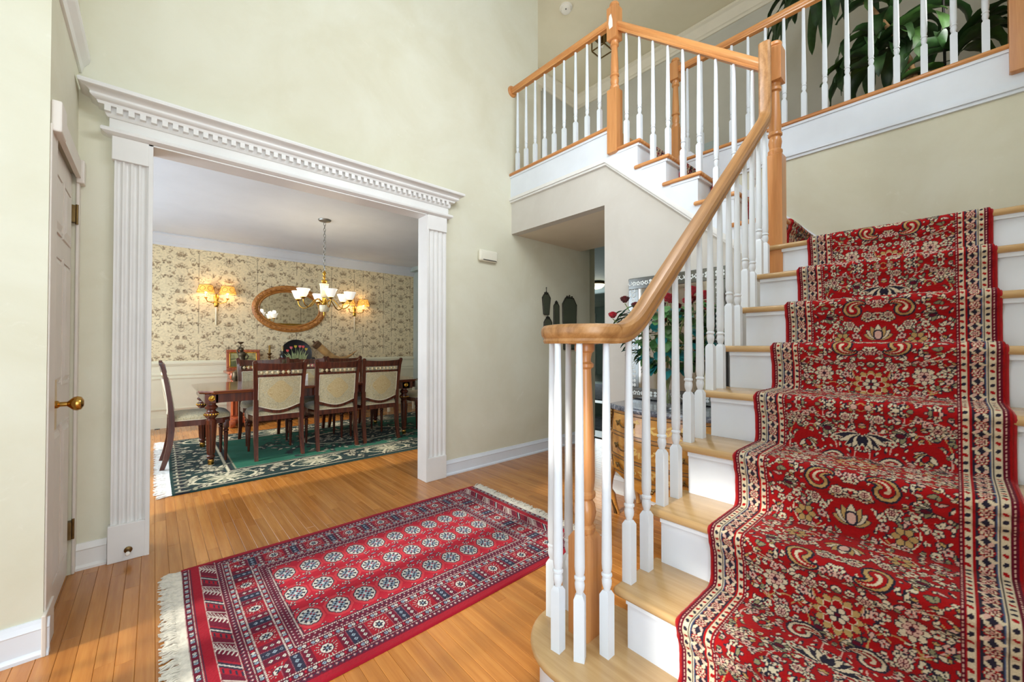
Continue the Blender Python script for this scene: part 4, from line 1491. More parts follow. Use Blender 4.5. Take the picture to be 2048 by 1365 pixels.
# ------------------------------------------------------------------ flat rugs
def rug_mesh(name, label, x0, x1, y0, y1, pat, cell, edge_mat, fringe_mat, fringe_len, thick=0.010, seed=1, wob=0.004, fringe_ends=(1, 1)):
    nu, nv = int((x1 - x0) / cell), int((y1 - y0) / cell)
    root = thing(name, label, 'rug', ((x0 + x1) / 2, (y0 + y1) / 2, 0), world=True)
    X, Y = np.meshgrid(np.linspace(x0, x1, nu), np.linspace(y0, y1, nv))
    P = np.zeros((nv, nu, 3))
    sx, sy = (X - x0) / (x1 - x0), (Y - y0) / (y1 - y0)
    P[..., 0] = X + wob * np.sin(sy * 5 + seed) * np.abs(sx - 0.5) * 2
    P[..., 1] = Y + wob * np.sin(sx * 7 + seed) * np.abs(sy - 0.5) * 2
    e = np.minimum(np.minimum(X - x0, x1 - X), np.minimum(Y - y0, y1 - Y))
    P[..., 2] = 0.0008 + thick * np.clip(e / 0.006, 0, 1) ** 0.5 + 0.0012 * np.sin(X * 9 + 1) * np.sin(Y * 7) + 0.0005 * RNG.standard_normal(X.shape)
    C = pat(X - x0, Y - y0, x1 - x0, y1 - y0)
    color_grid('pile', P, C, 'rug_pile', root)
    m = MB().box((x0 + 0.004, y0 + 0.004, 0.0004), (x1 - 0.004, y1 - 0.004, thick * 0.6))
    m.build('backing', edge_mat, root)
    rg = random.Random(seed)
    for s, xe in ((-1, x0), (1, x1)):
        if (s < 0 and not fringe_ends[0]) or (s > 0 and not fringe_ends[1]):
            continue
        # woven end band, then knotted tassels
        MB().bbox((xe - 0.030 if s < 0 else xe - 0.004, y0 + 0.006, 0.001), (xe + 0.004 if s < 0 else xe + 0.030, y1 - 0.006, 0.006), 0.002).build('end_band', fringe_mat, root)
        fr = MB()
        y = y0 + 0.006
        while y < y1 - 0.006:
            L = fringe_len * rg.uniform(0.75, 1.2)
            yy, a = y, rg.uniform(-0.5, 0.5)
            pts = [(xe + s * 0.02, y, 0.004)]
            for q in range(1, 5):
                a += rg.uniform(-0.35, 0.35)
                yy += math.sin(a) * L / 4
                pts.append((xe + s * (0.02 + L * q / 4), yy, 0.0035 + 0.002 * rg.random() + (0.003 if q == 2 else 0)))
            fr.tube(pts, [0.0028, 0.0036, 0.004, 0.0036, 0.0022], 4, cap=False)
            y += 0.0046
        f = fr.build('fringe', fringe_mat, root, 60)
        f['kind'] = 'stuff'
    return root

BK, BR, BH, BN, BW, BL, BP, BG = (np.array(S(*c), np.float32) for c in ((152, 26, 42), (174, 32, 50), (190, 60, 68), (44, 42, 60), (204, 198, 188), (144, 162, 176), (160, 90, 100), (102, 22, 44)))
def bokhara(X, Y, W, H):
    """three rows of octagonal guls inside flowered, striped and star borders, slanted leaves at the ends"""
    C = np.empty(X.shape + (3,), np.float32)
    C[:] = BK
    dx, dy = np.minimum(X, W - X), np.minimum(Y, H - Y)
    sk = 0.136
    ex, ly = dx - sk, (dy - 0.035) * 0.83
    endside = ex < ly
    d = np.minimum(ex, ly)
    inn = (ex > 0) & (ly > 0)
    along = np.where(endside, Y - H / 2, X - 0.985)
    per = np.where(endside, 0.224, 0.200)
    C[inn & (d < 0.204)] = BG
    def dots(a, col=BW, p=0.0085, hw=0.0022):
        C[inn & (np.abs(d - a) < hw) & (((along / p) % 1) < 0.62)] = col
    # narrow bands of little diamonds
    for (a, b) in ((0.003, 0.024), (0.165, 0.198)):
        n = 1 if b - a < 0.026 else 2
        pp = 0.021
        for r in range(n):
            mid = a + (b - a) * (r + 0.5) / n
            hw = (b - a) / n / 2
            ph = ((along / pp + 0.5 * r) % 1.0)
            q = np.abs(ph - 0.5) * 2 + np.abs(d - mid) / hw
            z = inn & (np.abs(d - mid) < hw)
            C[z & (q < 1.0)] = BN
            C[z & (q < 0.62)] = BP
            C[z & (q < 0.30)] = BW
    # guard stripes with paired flowers
    for (a, b) in ((0.028, 0.050), (0.138, 0.160)):
        mid, hw = (a + b) / 2, (b - a) / 2
        z = inn & (d > a) & (d < b)
        C[z] = BG
        ph = (along / 0.046) % 1.0
        for c0 in (0.30, 0.62):
            u = (ph - c0) * 0.046
            rr = np.maximum(np.abs(u), np.abs(d - mid)) + 0.35 * np.minimum(np.abs(u), np.abs(d - mid))
            C[z & (rr < 0.0088)] = BN
            C[z & (rr < 0.0068)] = BL if c0 < 0.5 else BW
            C[z & (rr < 0.0024)] = BN
        C[z & (np.abs(ph - 0.96) < 0.09) & (np.abs(d - mid) < 0.005)] = BR
    for a in (0.026, 0.052, 0.136, 0.162, 0.200):
        dots(a)
    # main border: rayed stars in red panels, ladders between them
    z = inn & (d > 0.055) & (d < 0.133)
    ph = (along / per + 0.5) % 1.0 - 0.5
    u, v = ph * per, d - 0.094
    rr, th = np.hypot(u, v), np.arctan2(v, u)
    panel = np.abs(u) < 0.046
    C[z] = BG
    C[z & panel] = BK * 0.96
    ray = 0.0385 + 0.004 * np.sin(th * 3)
    C[z & panel & (rr < ray) & (rr > 0.025) & (np.abs(np.sin(th * 9)) < 0.36)] = BN
    C[z & panel & (rr < ray) & (rr > 0.0275) & (np.abs(np.sin(th * 9)) < 0.22)] = BW
    oc = np.maximum(np.maximum(np.abs(u), np.abs(v)), (np.abs(u) + np.abs(v)) * 0.735)
    C[z & (oc < 0.0235)] = BN
    C[z & (oc < 0.0210)] = BW
    C[z & (rr < 0.017 * (0.45 + 0.55 * np.abs(np.cos(3 * th)))) & (rr > 0.003)] = BN
    C[z & (rr < 0.004)] = BL
    w = np.abs(u) - 0.046
    lad = w > 0
    hwid = per / 2 - 0.046
    st = hwid / 1.5
    C[z & lad & (w > hwid - st / 2)] = BN * 1.1
    C[z & lad & ((np.abs(w) < 0.002) | (np.abs(w - (hwid - st / 2)) < 0.0016)) & (((v / 0.007) % 1) < 0.6)] = BP
    cu = np.where(w > hwid - st / 2, w - hwid, w - (hwid - st / 2) / 2)
    cvv = ((v + 0.5) % 0.0225) - 0.01125
    q = np.abs(cu) + np.abs(cvv)
    C[z & lad & (q < 0.0105) & (np.abs(v) < 0.034)] = BN
    C[z & lad & (q < 0.0080) & (np.abs(v) < 0.034)] = np.where((w > hwid - st / 2)[..., None], BL, BW)[z & lad & (q < 0.0080) & (np.abs(v) < 0.034)]
    C[z & lad & (q < 0.0036) & (np.abs(v) < 0.034)] = BN
    # field
    fld = inn & (d > 0.204)
    C[fld] = BR
    C[fld & (d < 0.2075)] = BN
    gx, gy = 0.1163, 0.212
    ux = (X - 0.389 + gx / 2) / gx
    vy = (Y - H / 2 + gy * 1.5) / gy
    ok = fld & (ux > 0) & (ux < 10) & (vy > -0.2) & (vy < 3.2)
    u, v = (ux % 1 - 0.5) * gx, (vy % 1 - 0.5) * gy
    def octd(u, v, sx, sy):
        a, b = np.abs(u) / sx, np.abs(v) / sy
        return np.maximum(np.maximum(a, b), (a + b) * 0.72)
    sx, sy = 0.046, 0.060
    o = octd(u, v, sx, sy)
    th = np.arctan2(v / sy, u / sx)
    o = o * (1 + 0.025 * np.cos(th * 16))
    C[ok & (octd(u, v, sx * 1.22, sy * 1.30) < 1.0)] = BH
    C[ok & (o < 1.0)] = BN
    C[ok & (o < 0.90)] = BW
    C[ok & (o < 0.80) & (np.sin(th * 10) > 0.1) & (o > 0.5)] = BN
    C[ok & (o < 0.56)] = BN
    qd = (np.floor(u / sx * 5.0 + 0.5) + np.floor(v / sy * 5.0 + 0.5)) % 2
    C[ok & (o < 0.56) & (qd > 0)] = BL
    C[ok & (o < 0.50) & ((u * v) > 0) & (qd < 1) & (np.abs(u) > 0.006)] = BK
    C[ok & (o < 0.12)] = BW
    # branching crosses between the guls
    u2, v2 = ((ux + 0.5) % 1 - 0.5) * gx, ((vy + 0.5) % 1 - 0.5) * gy
    ins = ok & (vy > 0.6) & (vy < 2.4) | ok & (np.abs(v2) < 0.03)
    du, dv = np.abs(u2), np.abs(v2)
    C[ins & (np.abs(du * 0.8 - dv) < 0.0028) & (du < 0.034)] = BN
    C[ins & (dv + du * 0.3 < 0.0045) & (du < 0.014)] = BL
    for (au, av) in ((0.020, 0.030), (0.034, 0.020), (0.036, 0.036), (0.010, 0.038), (0.026, 0.044)):
        rr = np.hypot(du - au, dv - av)
        C[ins & (rr < 0.0058)] = BN
        C[ins & (rr < 0.0036)] = BW
    # end skirts
    k = ex <= 0
    t = dx
    z = k & (t > 0.002) & (t < 0.032)
    C[z] = BG
    ph = (Y / 0.046) % 1
    for c0 in (0.30, 0.62):
        u = (ph - c0) * 0.046
        rr = np.maximum(np.abs(u), np.abs(t - 0.017)) + 0.35 * np.minimum(np.abs(u), np.abs(t - 0.017))
        C[z & (rr < 0.0088)] = BN
        C[z & (rr < 0.0068)] = BL if c0 < 0.5 else BW
        C[z & (rr < 0.0024)] = BN
    for a in (0.004, 0.031, 0.073, 0.134):
        C[k & (np.abs(t - a) < 0.0020) & (((Y / 0.0085) % 1) < 0.62)] = BW
    C[k & (np.abs(t - 0.036) < 0.0022)] = BN
    m = k & (t > 0.075) & (t < 0.133)
    C[m] = BG
    pz = 0.118
    yy = (Y + (t - 0.104) * 1.25 + 0.02)
    k2 = np.floor(yy / pz) % 2
    lf = yy % pz - pz / 2
    al = np.abs(lf)
    C[m & (k2 < 1) & (al < 0.040)] = BK
    C[m & (k2 < 1) & (lf > -0.004) & (lf < 0.030)] = BN
    C[m & (k2 < 1) & (np.abs(lf - 0.012) < 0.0036)] = BW
    C[m & (k2 < 1) & (lf < -0.010) & (lf > -0.036) & (((t * 62) % 1) < 0.35)] = BN
    C[m & (k2 > 0) & (np.abs(al - 0.004) < 0.0026)] = BW
    C[m & (k2 > 0) & (al < 0.034) & (al > 0.004) & (((t + al * 0.35) % 0.0115) < 0.0040)] = BW
    C[m & (k2 > 0) & (lf > 0.036) & (np.abs(lf - 0.045 - 0.25 * (t - 0.104)) < 0.0028)] = BW
    C[dy < 0.030] = BK * 0.97
    fade = 1.0 + 0.05 * np.sin(X * 23.0) * np.sin(X * 7.1 + 1)
    return np.clip(C * fade[..., None].astype(np.float32), 0, 1)
rug_mesh('entry_rug', 'red patterned runner rug with rows of octagons on the foyer floor', 0.105, 1.925, 1.435, 2.625, bokhara, 0.0030, 'rug_edge_red', 'fringe', 0.055, 0.009, 2)

GG, GD, GC, GK, GT = (np.array(S(*c), np.float32) for c in ((20, 92, 70), (20, 48, 44), (196, 188, 160), (26, 28, 34), (142, 140, 116)))
def green_pattern(X, Y, W, H):
    nv, nu = X.shape
    cell = W / nu
    cv = Canvas(nv, nu, cell, GG)
    d = np.minimum(np.minimum(X, W - X), np.minimum(Y, H - Y))
    cv.put(d < 0.46, GD)
    for (a, b, c) in ((0.045, 0.06, GC), (0.06, 0.075, GK), (0.40, 0.415, GC), (0.415, 0.44, GK), (0.455, 0.465, GT)):
        cv.put((d > a) & (d < b), c)
    rg = random.Random(9)
    for k in range(1700):
        x, y = rg.uniform(0, W), rg.uniform(0, H)
        dd = min(x, W - x, y, H - y)
        if not (0.1 < dd < 0.38):
            continue
        a = rg.uniform(0, 2 * PI)
        if rg.random() < 0.3:
            cv.flower(x, y, rg.uniform(0.03, 0.05), 6, GC, GT, GK)
        else:
            cv.leaf(x, y, rg.uniform(0.05, 0.11), rg.uniform(0.008, 0.018), a, rg.choice((GC, GC, GT, GD)), GK)
    for k in range(5):
        x = W * (k + 0.5) / 5
        for y in (0.24, H - 0.24):
            cv.ellipse(x, y, 0.23, 0.14, 0, GC)
            cv.ellipse(x, y, 0.21, 0.12, 0, GD)
            for q in range(14):
                a = q * 2 * PI / 14
                cv.leaf(x, y, 0.17, 0.016, a, GC if q % 2 else GT)
    # scrolling vines on the green field and a long central medallion
    for k in range(820):
        x, y = rg.uniform(0.5, W - 0.5), rg.uniform(0.5, H - 0.5)
        if abs(x - W / 2) / (W * 0.30) + abs(y - H / 2) / (H * 0.36) > 1.05 and (rg.random() < 0.7 or x < 0.9 or x > W - 0.9):
            continue
        cv.leaf(x, y, rg.uniform(0.05, 0.10), rg.uniform(0.010, 0.018), rg.uniform(0, 2 * PI), rg.choice((GC, GT, GD, GD)), GK)
    cv.ellipse(W / 2, H / 2, 0.62, 0.36, 0, GC)
    cv.ellipse(W / 2, H / 2, 0.58, 0.33, 0, GD)
    for k in range(120):
        a, r = rg.uniform(0, 2 * PI), rg.uniform(0, 1) ** 0.5
        cv.leaf(W / 2 + 0.5 * r * math.cos(a), H / 2 + 0.27 * r * math.sin(a), 0.08, 0.015, rg.uniform(0, 6), rg.choice((GC, GT)), GK)
    # dark end panels with chevron stripes
    for s in (0, 1):
        t = X if s == 0 else W - X
        z = (t > 0.03) & (t < 0.11)
        st = ((Y * 9) % 1)
        cv.put(z & (st < 0.5), GK)
        cv.put(z & (st > 0.42) & (st < 0.5), GC)
        cv.put(z & (st > 0.2) & (st < 0.3), GT)
    return cv.a
rug_mesh('dining_rug', 'large green floral rug with white fringe under the dining table', 0.11, 3.75, 3.985, 6.25, green_pattern, 0.0105, 'rug_edge_green', 'fringe_white', 0.075, 0.010, 4, 0.008, (1, 0))
# ------------------------------------------------------------------ printed wallpaper of the dining room
def toile_tile(cell, w=0.56, h=0.66):
    """half tile of an arabesque toile, mirrored afterwards"""
    cream, ink, tan = (np.array(S(*c), np.float32) for c in ((228, 212, 174), (112, 94, 76), (168, 144, 112)))
    cv = Canvas(int(h / cell), int(w / 2 / cell), cell, cream)
    rg = random.Random(21)
    W2 = w / 2
    lw = cell * 0.98
    def spiral(x, y, r, a0, turns, sgn, col=ink):
        pts = []
        for q in range(34):
            t = q / 33
            a = a0 + sgn * turns * 2 * PI * t
            pts.append((x + r * (1 - 0.85 * t) * math.cos(a), y + r * (1 - 0.85 * t) * math.sin(a)))
        cv.line(pts, lw, col)
        for q in range(3, 30, 6):
            a = a0 + sgn * turns * 2 * PI * q / 33
            cv.leaf(pts[q][0], pts[q][1], r * 0.35, cell * 0.9, a + rg.uniform(-0.5, 0.5), rg.choice((col, tan)))
    def sprig(x, y, r, a, n=7, col=ink, spread=1.0):
        for q in range(n):
            b = a + rg.uniform(-spread, spread)
            rr = r * rg.uniform(0.45, 1.0)
            cv.line([(x, y), (x + rr * math.cos(b), y + rr * math.sin(b))], lw * 0.7, rg.choice((col, tan)))
            for z in (0.35, 0.6, 0.8):
                cv.leaf(x + rr * z * math.cos(b), y + rr * z * math.sin(b), rr * 0.32, cell * 0.8, b + rg.choice((-0.8, 0.8)), rg.choice((ink, tan, tan)))
    def urn(x, y, s):
        cv.line([(x, y), (x + 0.055 * s, y + 0.004), (x + 0.066 * s, y - 0.014), (x + 0.038 * s, y - 0.04), (x, y - 0.046)], lw, ink)
        cv.line([(x, y - 0.056), (x + 0.034 * s, y - 0.058)], lw, tan)
        for q in range(9):
            cv.disc(x + 0.05 * s * rg.random(), y - 0.03 + 0.024 * rg.random(), cell * 0.9, tan)
        sprig(x, y, 0.10 * s, PI / 2, 15, ink, 1.25)
    urn(0.0, 0.075, 1.0)
    urn(0.0, 0.43, 0.85)
    spiral(0.105, 0.235, 0.060, 0.5, 1.25, 1)
    spiral(0.095, 0.60, 0.052, -1.0, 1.25, -1)
    spiral(0.045, 0.285, 0.034, 2.5, 1.0, -1, tan)
    spiral(0.12, 0.03, 0.04, 1.2, 1.0, 1, tan)
    spiral(0.13, 0.40, 0.036, 3.6, 1.1, -1)
    sprig(0.0, 0.265, 0.085, PI / 2, 14)
    sprig(0.02, 0.575, 0.06, 0.8, 10)
    sprig(0.12, 0.315, 0.06, 1.0, 9)
    sprig(0.09, 0.50, 0.055, 0.2, 8, tan)
    sprig(0.125, 0.11, 0.06, 1.6, 9)
    sprig(0.06, 0.17, 0.05, 0.3, 7, tan)
    # side column with arch
    cv.line([(W2 - 0.085, 0.0), (W2 - 0.085, 0.47), (W2 - 0.075, 0.515), (W2 - 0.04, 0.545), (W2, 0.55)], lw, ink)
    for y in (0.13, 0.33, 0.52):
        sprig(W2 - 0.091, y, 0.045, PI / 2, 8)
        cv.ellipse(W2 - 0.091, y - 0.01, 0.012, 0.010, 0, ink)
    sprig(W2, 0.59, 0.065, PI / 2 + 0.5, 12)
    for q in range(34):
        cv.leaf(W2 - 0.06 * rg.random(), 0.23 + 0.11 * rg.random(), 0.026, cell * 0.9, rg.uniform(0, 6), rg.choice((ink, tan, tan)))
    cv.line([(W2, 0.18), (W2 - 0.045, 0.186), (W2 - 0.06, 0.22), (W2 - 0.02, 0.232), (W2, 0.228)], lw, ink)
    spiral(W2 - 0.038, 0.105, 0.038, 0.3, 1.1, 1)
    spiral(W2 - 0.03, 0.03, 0.03, 2.0, 1.0, -1, tan)
    for (x, y) in ((W2 - 0.03, 0.44), (W2 - 0.055, 0.40), (0.15, 0.145), (0.14, 0.455), (W2 - 0.03, 0.48)):
        cv.line([(x - 0.015, y + 0.008), (x, y), (x + 0.015, y + 0.008)], lw, ink)
        cv.leaf(x, y, 0.018, cell, 0.5, tan)
    a = cv.a
    return np.concatenate([a[:, ::-1], a], 1)
def wallpaper(name, x0, x1, z0, z1, y, cell, ny, holes=None, off=0.0, axis='x', parent=None):
    tile = toile_tile(0.004)
    nu, nv = int((x1 - x0) / cell), int((z1 - z0) / cell)
    U, Z = np.meshgrid(np.linspace(x0, x1, nu), np.linspace(z0, z1, nv))
    P = np.empty((nv, nu, 3))
    if axis == 'x':
        P[..., 0], P[..., 1] = U, y
    else:
        P[..., 1], P[..., 0] = U, y
    P[..., 2] = Z
    ti = ((Z / 0.004).astype(int)) % tile.shape[0]
    # half-drop repeat
    colw = tile.shape[1]
    uj = ((U + off) / 0.004).astype(int)
    drop = (uj // colw) % 2
    ti = (ti + drop * (tile.shape[0] // 2)) % tile.shape[0]
    C = tile[ti, uj % colw]
    # soften once
    Cs = C.copy()
    Cs[1:-1, 1:-1] = 0.6 * C[1:-1, 1:-1] + 0.1 * (C[:-2, 1:-1] + C[2:, 1:-1] + C[1:-1, :-2] + C[1:-1, 2:])
    o = color_grid(name, P, Cs, 'wallpaper_print', parent)
    return o
wallpaper('wallpaper', -0.3, 4.099, 0.925, 2.60, 7.358, 0.0062, -1, parent=bpy.data.objects['wall_dining_back'])
wallpaper('wallpaper', 3.1, 7.355, 0.925, 2.60, 4.098, 0.014, -1, axis='y', parent=bpy.data.objects['wall_dining_right'])
wallpaper('wallpaper', 1.82, 4.09, 0.93, 2.60, 3.0925, 0.012, 1, parent=bpy.data.objects['wall_dining_side'])

# ------------------------------------------------------------------ dining table
tb = thing('dining_table', 'long polished mahogany dining table with turned legs', 'table', (1.46, 5.2, 0.0125), world=True)
X0, X1, Y0, Y1, ZT = 0.31, 2.62, 4.655, 5.745, 0.716
def chamfer_rect(x0, x1, y0, y1, c):
    return [(x0 + c, y0), (x1 - c, y0), (x1, y0 + c), (x1, y1 - c), (x1 - c, y1), (x0 + c, y1), (x0, y1 - c), (x0, y0 + c)]
tt = MB()
lv = [(0.0, ZT), (-0.004, ZT - 0.004), (-0.004, ZT - 0.012), (0.006, ZT - 0.018), (0.008, ZT - 0.026), (0.016, ZT - 0.032)]
n = 8
vs, fs = [], []
for (ins, z) in lv:
    vs += [(p[0], p[1], z) for p in chamfer_rect(X0 + ins, X1 - ins, Y0 + ins, Y1 - ins, 0.11)]
for i in range(len(lv) - 1):
    fs += [(i * n + k, i * n + (k + 1) % n, (i + 1) * n + (k + 1) % n, (i + 1) * n + k) for k in range(n)]
fs += [tuple(range(n))[::-1], tuple((len(lv) - 1) * n + k for k in range(n))]
tt.add(vs, fs).build('tabletop', 'mahogany_top', tb)
for (a, b) in (((X0 + 0.13, Y0 + 0.045), (X1 - 0.13, Y0 + 0.07)), ((X0 + 0.13, Y1 - 0.07), (X1 - 0.13, Y1 - 0.045)), ((X0 + 0.045, Y0 + 0.13), (X0 + 0.07, Y1 - 0.13)), ((X1 - 0.07, Y0 + 0.13), (X1 - 0.045, Y1 - 0.13))):
    MB().box((a[0], a[1], 0.60), (b[0], b[1], ZT - 0.031)).build('apron', 'mahogany', tb)
def leg_profile(h):
    return [(0.021, 0.0), (0.024, 0.03), (0.024, 0.05), (0.019, 0.055), (0.032, 0.065), (0.034, 0.08), (0.026, 0.09), (0.028, 0.10), (0.040, h - 0.19), (0.043, h - 0.165), (0.030, h - 0.15), (0.036, h - 0.145), (0.054, h - 0.12), (0.056, h - 0.105), (0.054, h - 0.092), (0.038, h - 0.082), (0.034, h - 0.07), (0.052, h - 0.05), (0.053, h - 0.04), (0.036, h - 0.02), (0.036, h)]
for (lx, ly) in ((X0 + 0.10, Y0 + 0.10), (X0 + 0.10, Y1 - 0.10), (X1 - 0.22, Y0 + 0.10), (X1 - 0.22, Y1 - 0.10)):
    lg = MB().lathe(leg_profile(0.585), (lx, ly, 0.0135), 20).build('leg', 'mahogany', tb, 35)
    for q in range(10):
        a = 2 * PI * q / 10
        MB().tube([(lx + 0.028 * math.cos(a), ly + 0.028 * math.sin(a), 0.115), (lx + 0.0405 * math.cos(a), ly + 0.0405 * math.sin(a), 0.395)], 0.0045, 5).build('reed', 'mahogany', lg, 40)
    MB().lathe([(0.0225, 0.0), (0.0255, 0.03), (0.0255, 0.045), (0.022, 0.05)], (lx, ly, 0.0125), 16).build('brass_foot', 'brass', lg, 40)
    g = MB()
    for q in range(14):
        a = 2 * PI * q / 14
        g.sphere((lx + 0.050 * math.cos(a), ly + 0.050 * math.sin(a), 0.49), 0.0115, 6, 4, 1, 1, 1.2)
    g.build('gilt_ring', 'gold', lg, 50)
    MB().bbox((lx - 0.055, ly - 0.055, 0.595), (lx + 0.055, ly + 0.055, ZT - 0.031), 0.008).build('corner_block', 'mahogany', tb)
    sy = -1 if ly < 5.2 else 1
    MB().lathe([(0.027, 0), (0.027, sy * 0.003), (0.020, sy * 0.006), (0.017, sy * 0.004), (0.009, sy * 0.008), (0.0, sy * 0.009)], (lx, ly + sy * 0.054, 0.643), 16, axis='y').build('rosette', 'gold', tb, 40)

# ------------------------------------------------------------------ dining chairs
def make_chair():
    c = thing('dining_chair', 'x', 'chair', (0, 0, 0.0125))
    def post(s):
        # sabre rear leg running up into the back post: (x, y, z, half width x, half depth y)
        st = [(0.208, -0.275, 0.0, .016, .018), (0.206, -0.245, 0.10, .017, .020), (0.205, -0.222, 0.22, .019, .022), (0.205, -0.212, 0.36, .021, .024), (0.205, -0.212, 0.46, .021, .022), (0.208, -0.222, 0.60, .020, .018), (0.214, -0.243, 0.76, .019, .016), (0.221, -0.268, 0.90, .018, .015), (0.226, -0.285, 0.962, .020, .015), (0.228, -0.292, 0.975, .018, .012)]
        m = MB()
        vs, fs = [], []
        for (x, y, z, a, b) in st:
            for (u, v) in ((-a, -b), (a, -b), (a, b), (-a, b)):
                vs.append((s * x + u, y + v, z))
        n = len(st)
        for i in range(n - 1):
            fs += [(4 * i + k, 4 * i + (k + 1) % 4, 4 * i + 4 + (k + 1) % 4, 4 * i + 4 + k) for k in range(4)]
        fs += [(3, 2, 1, 0), tuple(4 * (n - 1) + k for k in range(4))]
        m.add(vs, fs)
        return m
    for s in (-1, 1):
        p = post(s).build('leg', 'mahogany', c, 50)
        MB().tube([(s * 0.226, -0.275, 0.968), (s * 0.226, -0.302, 0.968)], 0.017, 10).build('scroll', 'mahogany', p, 40)
        m = MB().lathe([(0.011, 0.0), (0.019, 0.25), (0.021, 0.27), (0.015, 0.278), (0.024, 0.29), (0.024, 0.30), (0.016, 0.31), (0.022, 0.325)], (s * 0.20, 0.20, 0), 12)
        m.bbox((s * 0.20 - 0.023, 0.177, 0.322), (s * 0.20 + 0.023, 0.223, 0.40), 0.003)
        m.build('leg', 'mahogany', c, 35)
    # seat rail with bowed front
    ol = [(-0.205, -0.22), (0.205, -0.22), (0.238, 0.0), (0.235, 0.17), (0.205, 0.225), (0.1, 0.245), (-0.1, 0.245), (-0.205, 0.225), (-0.235, 0.17), (-0.238, 0.0)]
    MB().prism(ol, 'z', 0.375, 0.428).build('seat_rail', 'mahogany', c)
    vs, fs = [], []
    n = len(ol)
    for (sc, z) in ((0.985, 0.428), (1.0, 0.44), (0.985, 0.458), (0.90, 0.475), (0.70, 0.488), (0.4, 0.494)):
        vs += [(x * sc, (y - 0.01) * sc + 0.01, z) for x, y in ol]
    for i in range(5):
        fs += [(i * n + k, i * n + (k + 1) % n, (i + 1) * n + (k + 1) % n, (i + 1) * n + k) for k in range(n)]
    fs += [tuple(5 * n + k for k in range(n)), tuple(range(n))[::-1]]
    MB().add(vs, fs).build('seat', 'seat_damask', c, 60)
    MB().tube([(x, y, 0.431) for x, y in ol + ol[:1]], 0.004, 5).build('piping', 'upholstery_edge', c, 60)
    # back: y follows the lean of the posts
    def by(z):
        return -0.212 - 0.075 * max(0.0, (z - 0.45) / 0.52) ** 1.35
    def slab(name, outline, mat, t0, t1, par, sub=1):
        """outline of (x, z) thickened between offsets t0 and t1 from the lean line, with a slight hollow"""
        m = MB()
        f = lambda x, z, t: (x, by(z) + t - 0.020 * (1 - (x / 0.21) ** 2) + 0.012, z)
        k = len(outline)
        vs = [f(x, z, t0) for x, z in outline] + [f(x, z, t1) for x, z in outline]
        m.add(vs, [tuple(range(k))[::-1], tuple(range(k, 2 * k))] + [(i, (i + 1) % k, k + (i + 1) % k, k + i) for i in range(k)])
        return m.build(name, mat, par)
    def strip(name, xs, zlo, zhi, mat, t0, t1, par):
        m = MB()
        f = lambda x, z, t: (x, by(z) + t - 0.020 * (1 - (x / 0.21) ** 2) + 0.012, z)
        for a, b in zip(xs[:-1], xs[1:]):
            q = [(a, zlo(a)), (b, zlo(b)), (b, zhi(b)), (a, zhi(a))]
            vs = [f(x, z, t0) for x, z in q] + [f(x, z, t1) for x, z in q]
            m.add(vs, [(3, 2, 1, 0), (4, 5, 6, 7), (0, 1, 5, 4), (2, 3, 7, 6)] + ([(3, 0, 4, 7)] if a == xs[0] else []) + ([(1, 2, 6, 5)] if b == xs[-1] else []))
        return m.build(name, mat, par, 40)
    xs = [-0.215 + 0.43 * i / 12 for i in range(13)]
    br_ = strip('crest_rail', xs, lambda x: 0.885, lambda x: 0.962 - 0.012 * (1 - (x / 0.215) ** 2), 'mahogany', -0.012, 0.012, c)
    strip('back_rail', xs, lambda x: 0.815, lambda x: 0.842, 'mahogany', -0.010, 0.010, c)
    xs2 = [-0.19 + 0.38 * i / 12 for i in range(13)]
    low = lambda x: 0.525 - 0.05 * max(0.0, math.cos(x / 0.19 * PI / 2)) ** 1.2
    strip('back_rail', xs2, lambda x: low(x) - 0.032, low, 'mahogany', -0.012, 0.012, c)
    # carved gallery between the two rails
    for i in range(8):
        x = -0.165 + 0.33 * i / 7
        y = by(0.863) - 0.020 * (1 - (x / 0.21) ** 2) + 0.012
        m = MB().sphere((x, y, 0.863), 0.012, 8, 5, 1.1, 1.0, 1.85)
        m.sphere((x - 0.012, y, 0.863), 0.008, 6, 4, 1, 0.5, 1)
        m.sphere((x + 0.012, y, 0.863), 0.008, 6, 4, 1, 0.5, 1)
        m.build('gilt_rosette', 'pale_gilt', c, 50)
    # upholstered shield panel, framed by pale piping, with a medallion
    top = lambda x: 0.818
    for (t0, t1, nm) in ((-0.016, 0.016, 'back_panel'),):
        strip(nm, xs2, lambda x: low(x) - 0.002, top, 'panel_damask', t0, t1, c)
    f = lambda x, z, t: (x, by(z) + t - 0.020 * (1 - (x / 0.21) ** 2) + 0.012, z)
    def fpan(x, z, t):
        a_, b_ = Vector(f(x, low(x), t)), Vector(f(x, 0.818, t))
        return tuple(a_.lerp(b_, (z - low(x)) / (0.818 - low(x))))
    edge = [(x, low(x) + 0.004) for x in xs2] + [(0.19, 0.812), (-0.19, 0.812), (-0.19, low(-0.19))]
    for t in (-0.017, 0.017):
        MB().tube([fpan(x, z, t) for x, z in edge], 0.005, 5).build('piping', 'upholstery_edge', c, 60)
    for t in (-0.0185, 0.0185):
        pts = []
        for q in range(28):
            a = 2 * PI * q / 28
            r = 1 + 0.10 * math.cos(4 * a)
            pts.append((0.105 * r * math.cos(a), 0.665 + 0.105 * r * math.sin(a)))
        # rings that follow the hollow of the panel
        m = MB()
        vs, fs = [], []
        rings = [1.0, 0.8, 0.6, 0.4, 0.2, 0.01]
        for g_ in rings:
            vs += [fpan(x * g_, 0.665 + (z - 0.665) * g_, t) for x, z in pts]
        for r_ in range(len(rings) - 1):
            fs += [(r_ * 28 + i, r_ * 28 + (i + 1) % 28, r_ * 28 + 28 + (i + 1) % 28, r_ * 28 + 28 + i) for i in range(28)]
